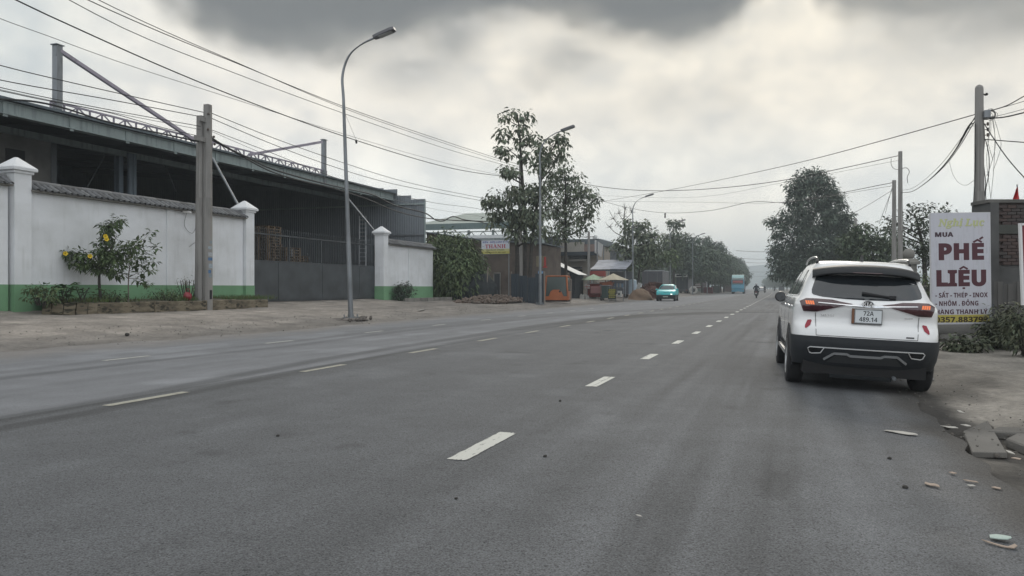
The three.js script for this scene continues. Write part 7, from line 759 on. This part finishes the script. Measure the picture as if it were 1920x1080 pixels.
// ---------------------------------------------------------------- right side: signboard, pillar, brick house, plants
{
  const D = 16.6, c0 = atD(1748, 398.5, D), c1 = atD(1859, 399.5, D), c2 = atD(1853, 608, D), c3 = atD(1744, 606, D), w = c1.distanceTo(c0), h = c0.y - c3.y;
  const tb = canvasTex(1024, 1940, (g, W, H) => {
    g.fillStyle = '#c9cad2'; g.fillRect(0, 0, W, H); const rr = rng(5); for (let i = 0; i < 260; i++) { g.fillStyle = `rgba(${90 + rr() * 40},${88 + rr() * 30},${90 + rr() * 30},${0.02 + 0.04 * rr()})`; const y = rr() * H; g.fillRect(rr() * W, y, 4 + rr() * 30, 40 + rr() * 300); }
    g.fillStyle = '#bdb052'; g.fillRect(20, H * 0.918, W - 40, H * 0.07); const put = (st, x, y, fs, f, col, tw, al = 'left', stk = 0) => vput(g, st, x, y, fs, f, col, { width: tw, stroke: stk });
    g.save(); g.transform(1, 0, -0.22, 1, 50, 0); put('Nghị Lực', 128, 233, 170, 'bold PX serif', '#9a9b86', 790, 'left', 4); put('Nghị Lực', 122, 226, 170, 'bold PX serif', '#c3c98f', 790, 'left', 4); g.restore();
    const mr = '#4e1d2b'; put('MUA', 62, 412, 104, 'bold PX sans-serif', '#3d2733', 320, 'left', 8);
    put('PHẾ', 105, 812, 380, 'bold PX sans-serif', mr, 820, 'left', 26); put('LIỆU', 62, 1272, 370, 'bold PX sans-serif', mr, 905, 'left', 26);
    put('- SẮT - THÉP - INOX', 62, 1478, 112, 'bold PX sans-serif', '#4a2430', 905, 'left', 4); put('- NHÔM . ĐỒNG', 62, 1622, 112, 'bold PX sans-serif', '#4a2430', 750, 'left', 4); put('HÀNG THANH LÝ', 62, 1768, 110, 'bold PX sans-serif', '#4a2430', 900, 'left', 4); put('0357.883799', 58, 1912, 130, 'bold PX sans-serif', '#3a2a12', 915, 'left', 5);
  });
  const t = thing('signboard', 'tall white scrap dealer signboard with big maroon letters behind the white car', 'signboard', [(c0.x + c2.x) / 2, (c0.y + c2.y) / 2, (c0.z + c2.z) / 2], TH); t.rotation.z = 0.012;
  const Mp = mat('sign print', lin(0.80, 0.80, 0.81), 0.55, { map: tb }), b = new THREE.Mesh(new THREE.PlaneGeometry(w, h), Mp); b.name = 'sign_face'; b.position.z = 0.026; t.add(b); new MB().box(w + 0.02, h + 0.02, 0.045, 0, 0, 0).build('panel', mat('sign back', lin(0.5, 0.5, 0.51), 0.6), t); for (const x of [-w / 2 + 0.12, w / 2 - 0.12]) new MB().box(0.05, h * 0.5 + 1.2, 0.05, x, -h / 2 + 0.1, -0.06).build('leg', Mgalv, t); for (const y of [-h * 0.3, h * 0.3]) new MB().box(w, 0.04, 0.03, 0, y, -0.04).build('batten', Mgalv, t);
}
{ // round-topped masonry lump, ball pillar, brick house, sheet fence, second sign, flag
  const p = onG(1785, 641), l = thing('culvert_pipe', 'grey concrete pipe end lying under the scrap dealer signboard', 'pipe', [p.x + 0.1, gy(p.x), p.z - 0.5]); const m = new MB(); m.add(new THREE.CylinderGeometry(0.27, 0.27, 1.5, 24, 1, true), V(0, 0.24, 0), [0, 0, Math.PI / 2]).add(new THREE.CylinderGeometry(0.21, 0.21, 1.5, 24, 1, true), V(0, 0.24, 0), [0, 0, Math.PI / 2]); for (const x of [-0.75, 0.75]) m.add(new THREE.RingGeometry(0.21, 0.27, 24), V(x, 0.24, 0), [0, Math.PI / 2, 0]); m.build('pipe', mat('dark concrete', lin(0.16, 0.155, 0.145), 0.95, { map: T.mottle, ...bump(0.01) }), l); l.rotation.y = TH; const st = new MB(), rr = rng(14); for (let i = 0; i < 7; i++) st.add(new THREE.DodecahedronGeometry(0.10 + 0.12 * rr()), V(-0.7 + i * 0.26, 0.05, 0.35 + 0.2 * rr()), [rr(), rr(), rr()]); tag(st.build('stones', mats['dark concrete'], l), null, null, null, 'stuff');
  const b = onX(1704, 530, 5.35), t = thing('ball_pillar', 'concrete gate pillar topped by a ball behind the white car', 'pillar', [b.x, 0, b.z]), D = dep(b), k = D / F, Y = (py) => EYE + (540 - py) * k, Mg = mat('grey stone paint', lin(0.25, 0.24, 0.22), 0.9, { map: T.mottle, ...bump(0.004) }); const R = 10.6 * k; new MB().add(new THREE.SphereGeometry(R, 28, 18), V(0, Y(476.5), 0)).build('ball', Mg, t); new MB().add(new THREE.CylinderGeometry(R * 1.05 * 1.41, R * 1.7 * 1.3, (492 - 485) * k, 4).rotateY(Math.PI / 4), V(0, Y(488.5), 0)).box(R * 3.1, 4 * k, R * 3.1, 0, Y(494), 0).build('cap', Mg, t); new MB().box(R * 2.3, Y(496), R * 2.3, 0, Y(496) / 2, 0, null, 0.02).build('shaft', Mg, t); new MB().box(R * 2.7, 0.5, R * 2.7, 0, 0.25, 0, null, 0.02).build('base', Mg, t);
  // brick house, its front turned a little towards the camera
  const DH = 19.4, kH = DH / F, hp = atD(1856, 540, DH), h = thing('brick_wall_house', 'old brick house wall with plastered corner at the right edge of the picture', 'house', [hp.x, 0, hp.z], TH), HX = (px) => (px - 1856) * kH, HY = (py) => EYE + (540 - py) * kH, mg = mat('grey plaster', lin(0.105, 0.105, 0.105), 0.92, { map: T.mottle, ...bump(0.004) });
  const yT = HY(380), y1 = HY(497), band = HY(430), x0 = HX(1872), xe = HX(2010); new MB().box(x0, yT, 0.3, x0 / 2, yT / 2, -0.12).build('corner_column', mg, h);
  { const bw = 0.205, bh = 0.07, gap = 0.011, rr = rng(131), geos = [0, 1, 2].map(() => triUV(new RoundedBoxGeometry(bw, bh, 0.1, 1, 0.006))), col = [lin(0.074, 0.052, 0.048), lin(0.068, 0.050, 0.048), lin(0.082, 0.056, 0.050), lin(0.066, 0.056, 0.054)].map((c, i) => mat('brick ' + i, c, 0.95, { map: T.mottle })), nX = Math.ceil((xe - x0) / (bw + gap)), rows = Math.floor((yT - y1 - 0.02) / (bh + gap)); for (let r = 0; r < rows; r++) for (let i = 0; i < nX; i++) { const x = x0 + 0.01 + bw / 2 + i * (bw + gap) + (r % 2 ? 0 : 0.10), y = y1 + 0.04 + r * (bh + gap); if (Math.abs(y - band) < 0.12) continue; const o = new THREE.Mesh(geos[(r + i) % 3], col[Math.floor(rr() * 4)]); o.name = 'brick'; o.position.set(x, y, -0.045 + (rr() - 0.5) * 0.01); h.add(o); }
    new MB().box(xe - x0 + 0.1, 0.22, 0.12, (x0 + xe) / 2, band, -0.05, null, 0.01).build('lintel', mat('mossy concrete', lin(0.085, 0.09, 0.08), 0.95, { map: T.mottle }), h); new MB().box(xe - x0, yT - y1, 0.1, (x0 + xe) / 2, (yT + y1) / 2, -0.098).build('mortar_bed', mat('grey mortar', lin(0.082, 0.062, 0.057), 0.95, { map: T.mottle }), h); new MB().box(xe - x0, y1, 0.14, (x0 + xe) / 2, y1 / 2, -0.12).build('plaster_base', mg, h); new MB().box(0.12, yT, 0.5, 0.062, yT / 2, -0.52).build('side_wall', mg, h); new MB().box(xe + 0.1, 0.08, 0.75, xe / 2, yT + 0.04, -0.35).build('roof_slab', mats['dark concrete'], h); }
  const sp = atD(1864, 540, 18.6), kS = 18.6 / F, s = thing('sheet_gate', 'row of dull grey corrugated sheets against the brick house', 'fence', [sp.x, 0, sp.z], TH), n = 3, ww = 54 * kS / n, hS = EYE + 12 * kS; for (let i = 0; i < n; i++) { const o = mesh('sheet', corr(ww - 0.015, hS - 0.05 - 0.05 * (i % 2), 0.15, 0.025), mat('dull sheet', lin(0.115, 0.11, 0.105), 0.7, { map: T.streak }), s); o.position.set(i * ww, 0.05, 0.02 * (i % 2)); } new MB().box(ww * n, 0.06, 0.05, ww * n / 2, 0.9, -0.06).build('rail', mats['dark steel'], s);
  const D2 = 13.2, r0 = atD(1911, 421, D2), r1 = atD(1917, 570, D2), sg = thing('red_sign', 'red signboard with white frame cut off by the right edge of the picture', 'signboard', [0, 0, 0]); const wv = atD(1990, 421, D2).sub(r0), tr = canvasTex(256, 512, (g, w, h) => { g.fillStyle = '#6e1122'; g.fillRect(0, 0, w, h); g.fillStyle = '#5fb2b8'; g.fillRect(18, 56, w, 60); g.fillStyle = '#d9d3d6'; g.fillRect(90, 190, 120, 14); g.fillRect(120, 260, 110, 12); }); const hgt = r0.y - r1.y, W2 = 1.0; sg.position.set(r0.x, r0.y, r0.z); sg.rotation.set(0, TH, 0.036); const o = new THREE.Mesh(new THREE.PlaneGeometry(W2, hgt), mat('red sign print', lin(0.85, 0.85, 0.85), 0.5, { map: tr })); o.name = 'sign_face'; o.position.set(W2 / 2, -hgt / 2, 0.03); sg.add(o); new MB().box(0.035, hgt + 0.04, 0.05, 0, -hgt / 2, 0.02).box(W2, 0.035, 0.05, W2 / 2, 0.0, 0.02).build('frame', mat('white frame', lin(0.62, 0.62, 0.62), 0.5), sg); new MB().box(W2, hgt, 0.03, W2 / 2, -hgt / 2, 0).build('panel', Mgalv, sg); for (const x of [0.1, W2 - 0.1]) new MB().box(0.05, 1.0, 0.05, x, -hgt - 0.4, 0).build('leg', Mgalv, sg);
  const f0 = atD(1907, 346, DH + 1.2), fl = thing('flag', 'red flag hanging on a short staff on the roof of the brick house', 'flag', [f0.x, f0.y, f0.z]), kf = dep(f0) / F; new MB().bar(V(0, 0, 0), V(0.03, -40 * kf, 0), 0.014, 6).build('staff', mats['dark steel'], fl); { const g = new THREE.PlaneGeometry(1, 1, 8, 10), P = g.attributes.position; for (let i = 0; i < P.count; i++) { const u = P.getX(i) + 0.5, v = 0.5 - P.getY(i), wd = lerp(0.4, 16, Math.pow(v, 0.8)) * kf; P.setXYZ(i, (u - 0.62) * wd, -(5 + v * 30) * kf, 0.05 * Math.sin(u * 9 + v * 3)); } g.computeVertexNormals(); mesh('cloth', g, mat('red cloth', lin(0.50, 0.035, 0.04), 0.8, { side: THREE.DoubleSide }), fl); }
  { const c = V(f0.x + 0.3, yT + 0.12, f0.z + 0.4), t2 = bush('roof_plant', 'small plant growing on the roof edge of the brick house', 'plant', c, 0.22, 0.14, 0.2, { seed: 801, clumps: 10, R: 0.08, per: 8, len: 0.07, wid: 0.035, stems: 4 }); }
  // bushes below the sign and house
  const bs = (label, px, py, Dp, rx, ry, seed, o = {}) => { const q = atD(px, py, Dp); bush('roadside_bush', label, 'bush', V(q.x, gy(q.x), q.z), rx, ry, rx * 0.8, { seed, clumps: 60, R: 0.16, per: 16, len: 0.11, wid: 0.05, col: [0.058, 0.075, 0.045], ...o }); };
  bs('low leafy bush in front of the concrete pipe', 1812, 641, 16.0, 0.40, 0.12, 811, { clumps: 40, len: 0.10, wid: 0.06 }); bs('leafy bush at the lower right corner of the scrap dealer signboard', 1876, 640, 16.4, 0.45, 0.34, 812, { clumps: 80 }); bs('dusty bush in front of the grey corrugated sheets', 1896, 640, 16.2, 0.52, 0.46, 813, { clumps: 80, len: 0.13, wid: 0.035, col: [0.075, 0.09, 0.06] }); bs('dusty bush at the right edge of the picture under the red sign', 1935, 640, 14.5, 0.5, 0.46, 814, { clumps: 70, len: 0.13, wid: 0.035 });
  // low things behind the car: rubble under the trees
  const wl = world('yard_wall', 'low grey yard wall under the trees behind the white car', 'wall'); const z0 = -25, z1 = -60; new MB().box(0.15, 1.3, z0 - z1, 6.6, 0.7, (z0 + z1) / 2).build('wall', mats['grey plaster'], wl); new MB().box(0.2, 0.08, z0 - z1, 6.6, 1.39, (z0 + z1) / 2).build('coping', Mconc, wl);
}
// ---------------------------------------------------------------- litter
{
  const bits = (name, label, cat, px, py, pts, m, o = {}) => { const p = onG(px, py), k = dep(p) / F, y = gy(p.x, p.z) + (p.x > 1.5 ? 0.03 : 0.018), t = thing(name, label, cat, [p.x, y, p.z], TH); const s = new THREE.Shape(pts.map(([x, yy]) => new THREE.Vector2((x - px) * k, (py - yy) * k * (k * F / EYE) * 0.98))); let g = new THREE.ExtrudeGeometry(s, { depth: o.th ?? 0.004, bevelEnabled: false }); g = new TessellateModifier(0.05, 5).modify(g.index ? g.toNonIndexed() : g); g.rotateX(-Math.PI / 2); const P = g.attributes.position; for (let i = 0; i < P.count; i++) P.setY(i, P.getY(i) + (o.curl ?? 0.010) * (vn(P.getX(i) * 9, P.getZ(i) * 9, px) ) ); g.deleteAttribute('normal'); g.computeVertexNormals(); new MB().add(g).build(o.part ?? 'sheet', m, t); return t; };
  const Mpaper = mat('dirty paper', lin(0.50, 0.48, 0.44), 0.85, { side: THREE.DoubleSide, map: T.mottle }), Mleafd = mat('dry leaf', lin(0.30, 0.235, 0.19), 0.8, { side: THREE.DoubleSide }), Mmint = mat('pale mint paper', lin(0.40, 0.50, 0.46), 0.7, { side: THREE.DoubleSide, map: T.mottle });
  bits('paper_scrap', 'crumpled white paper strip on the asphalt behind the white car', 'litter', 1685, 815, [[1662, 813], [1672, 811], [1690, 813], [1708, 818], [1706, 821], [1690, 820], [1678, 817]], Mpaper);
  bits('dry_leaf', 'pinkish dry leaf lying on the asphalt at the right', 'leaf', 1748, 917, [[1739, 914], [1747, 911], [1749, 914], [1757, 915], [1758, 918], [1752, 922], [1750, 919], [1741, 918]], Mleafd, { part: 'blade', curl: 0.014 });
  bits('paper_scrap', 'pale mint paper scrap near the lower right corner', 'litter', 1878, 1020, [[1858, 1019], [1866, 1014], [1880, 1013], [1899, 1018], [1895, 1021], [1882, 1024], [1868, 1023]], Mmint, { curl: 0.02 });
  bits('paper_scrap', 'pinkish brown cardboard strip beside the mint paper scrap', 'litter', 1884, 1032, [[1859, 1021], [1872, 1027], [1888, 1033], [1906, 1030], [1904, 1034], [1892, 1037], [1876, 1033], [1862, 1026]], Mleafd, { curl: 0.012 });
  bits('paper_scrap', 'tiny white scrap on the soil above the concrete slab', 'litter', 1803, 779, [[1799, 779], [1804, 776], [1808, 777], [1803, 781]], Mpaper); bits('paper_scrap', 'white scrap in the gutter left of the concrete slab', 'litter', 1780, 805, [[1769, 803], [1780, 804], [1791, 805], [1788, 808], [1772, 807]], Mpaper); bits('paper_scrap', 'pale scrap at the far end of the concrete slab', 'litter', 1810, 805, [[1804, 804], [1814, 804], [1815, 807], [1806, 807]], Mpaper); bits('paper_scrap', 'pale scrap near the front corner of the concrete slab', 'litter', 1893, 857, [[1888, 858], [1896, 853], [1898, 856], [1892, 861]], Mpaper); bits('paper_scrap', 'tan scrap on the soil right of the slab corner', 'litter', 1905, 869, [[1898, 868], [1908, 867], [1912, 870], [1904, 872]], Mleafd); bits('twig', 'short pale twig on the asphalt left of the gutter', 'twig', 1822, 918, [[1815, 917], [1826, 917], [1827, 919], [1816, 919]], Mpaper); bits('twig', 'thin brown twig on the asphalt beside the pale twig', 'twig', 1820, 909, [[1812, 906], [1828, 910], [1828, 912], [1813, 909]], Mleafd); bits('dry_leaf', 'small dull leaf on the asphalt near the gutter edge', 'leaf', 1868, 921, [[1861, 920], [1870, 919], [1875, 922], [1868, 924]], Mleafd); bits('dry_leaf', 'small faint leaf above the pale twigs', 'leaf', 1786, 894, [[1781, 893], [1790, 892], [1792, 895], [1783, 896]], Mleafd); bits('paper_scrap', 'white scrap on the verge right of the nearest lamp post', 'litter', 790, 582, [[786, 581], [793, 580], [795, 583], [788, 584]], Mpaper); bits('twig', 'pale twig in the middle of the near asphalt', 'twig', 1197, 977, [[1193, 975], [1200, 977], [1203, 979], [1196, 978]], Mpaper);
  const stone = (label, px, py, r) => { const p = onG(px, py), t = thing('stone', label, 'stone', [p.x, gy(p.x, p.z) + 0.012 + r * 0.4, p.z]), g = new THREE.IcosahedronGeometry(r, 2), P = g.attributes.position; for (let i = 0; i < P.count; i++) { const k = 0.75 + 0.5 * vn(P.getX(i) / r * 1.3 + px, P.getY(i) / r * 1.3, P.getZ(i) / r * 1.3); P.setXYZ(i, P.getX(i) * k, P.getY(i) * k * 0.8, P.getZ(i) * k); } g.computeVertexNormals(); new MB().add(g).build('stone', mat('dark stone', lin(0.035, 0.033, 0.03), 0.9), t); };
  stone('small dark stone on the asphalt left of the dry leaf', 1697, 919, 0.018); stone('small dark stone on the asphalt below the white paper strip', 1668, 864, 0.016); stone('tiny dark stone right of the nearest white dash', 1022, 860, 0.014); stone('tiny dark stone on the asphalt between the two nearest white dashes', 1050, 755, 0.015); stone('tiny dark stone in the left lane', 521, 821, 0.014); stone('small dark stone on the left verge', 238, 630, 0.05); stone('tiny dark stone near the left bottom', 855, 940, 0.010);
  // concrete slab over the gutter
  const c = onG(1846, 822), t = thing('concrete_slab', 'thin worn concrete slab lying across the gutter behind the white car', 'slab', [c.x, gy(c.x) - 0.035, c.z]), P4 = [[1806, 808], [1852, 791], [1888, 850], [1822, 846]].map(([x, y]) => { const q = onG(x, y); return [q.x - c.x, -(q.z - c.z)]; }); new MB().ext(P4, 0.035, V(0, 0, 0), [-Math.PI / 2, 0, 0], 0.006).build('slab', mat('slab concrete', lin(0.19, 0.18, 0.165), 0.95, { map: T.mottle, ...bump(0.006) }), t); const rr = rng(41); const cr = new MB(); for (let i = 0; i < 40; i++) cr.add(new THREE.DodecahedronGeometry(0.008 + 0.02 * rr()), V((rr() - 0.3) * 1.4, 0.02, (rr() - 0.5) * 1.6), [rr(), rr(), rr()], V(1, 0.6, 1)); tag(cr.build('crumbs', mat('crumbs', lin(0.10, 0.09, 0.08), 0.95), t), null, null, null, 'stuff');
  const q = onG(1912, 832), t2 = thing('broken_concrete', 'broken pale concrete edge at the right border above the slab', 'concrete', [q.x + 0.16, gy(q.x) - 0.04, q.z]); new MB().ext([[-0.18, -0.3], [-0.25, 0.05], [-0.1, 0.35], [0.7, 0.4], [0.7, -0.3]], 0.06, null, [-Math.PI / 2, 0, 0], 0.012).build('fragment', mats['slab concrete'], t2); new MB().ext([[-0.3, 0.45], [-0.15, 0.75], [0.6, 0.8], [0.6, 0.46]], 0.05, null, [-Math.PI / 2, 0, 0], 0.012).build('fragment', mats['slab concrete'], t2);
  // gravel and crumbs of earth along both edges: nobody could count them
  const gr = new MB(), r2 = rng(55), dg = new THREE.DodecahedronGeometry(1, 0); for (let i = 0; i < 1500; i++) { const left = r2() < 0.78, z = left ? -12 - 36 * r2() : -2.6 - Math.pow(r2(), 1.5) * 14, x = left ? -12.6 - 3.2 * r2() : 1.3 + 0.9 * r2(), s = left ? 0.006 + 0.014 * r2() * r2() : 0.004 + 0.012 * r2() * r2(); gr.add(dg, V(x, gy(x, z) + 0.03, z), [r2() * 3, r2() * 3, 0], V(s, s * 0.6, s)); } tag(gr.build('gravel', mat('gravel', lin(0.20, 0.185, 0.165), 0.95, { map: T.mottle }), null), 'fine gravel and crumbs of earth along the road edges', 'gravel', null, 'stuff');
}
scene.traverse((o) => { if (o.isMesh) { o.castShadow = o.receiveShadow = true; if (!o.geometry.attributes.uv) triUV(o.geometry); } });
renderer.render(scene, camera);
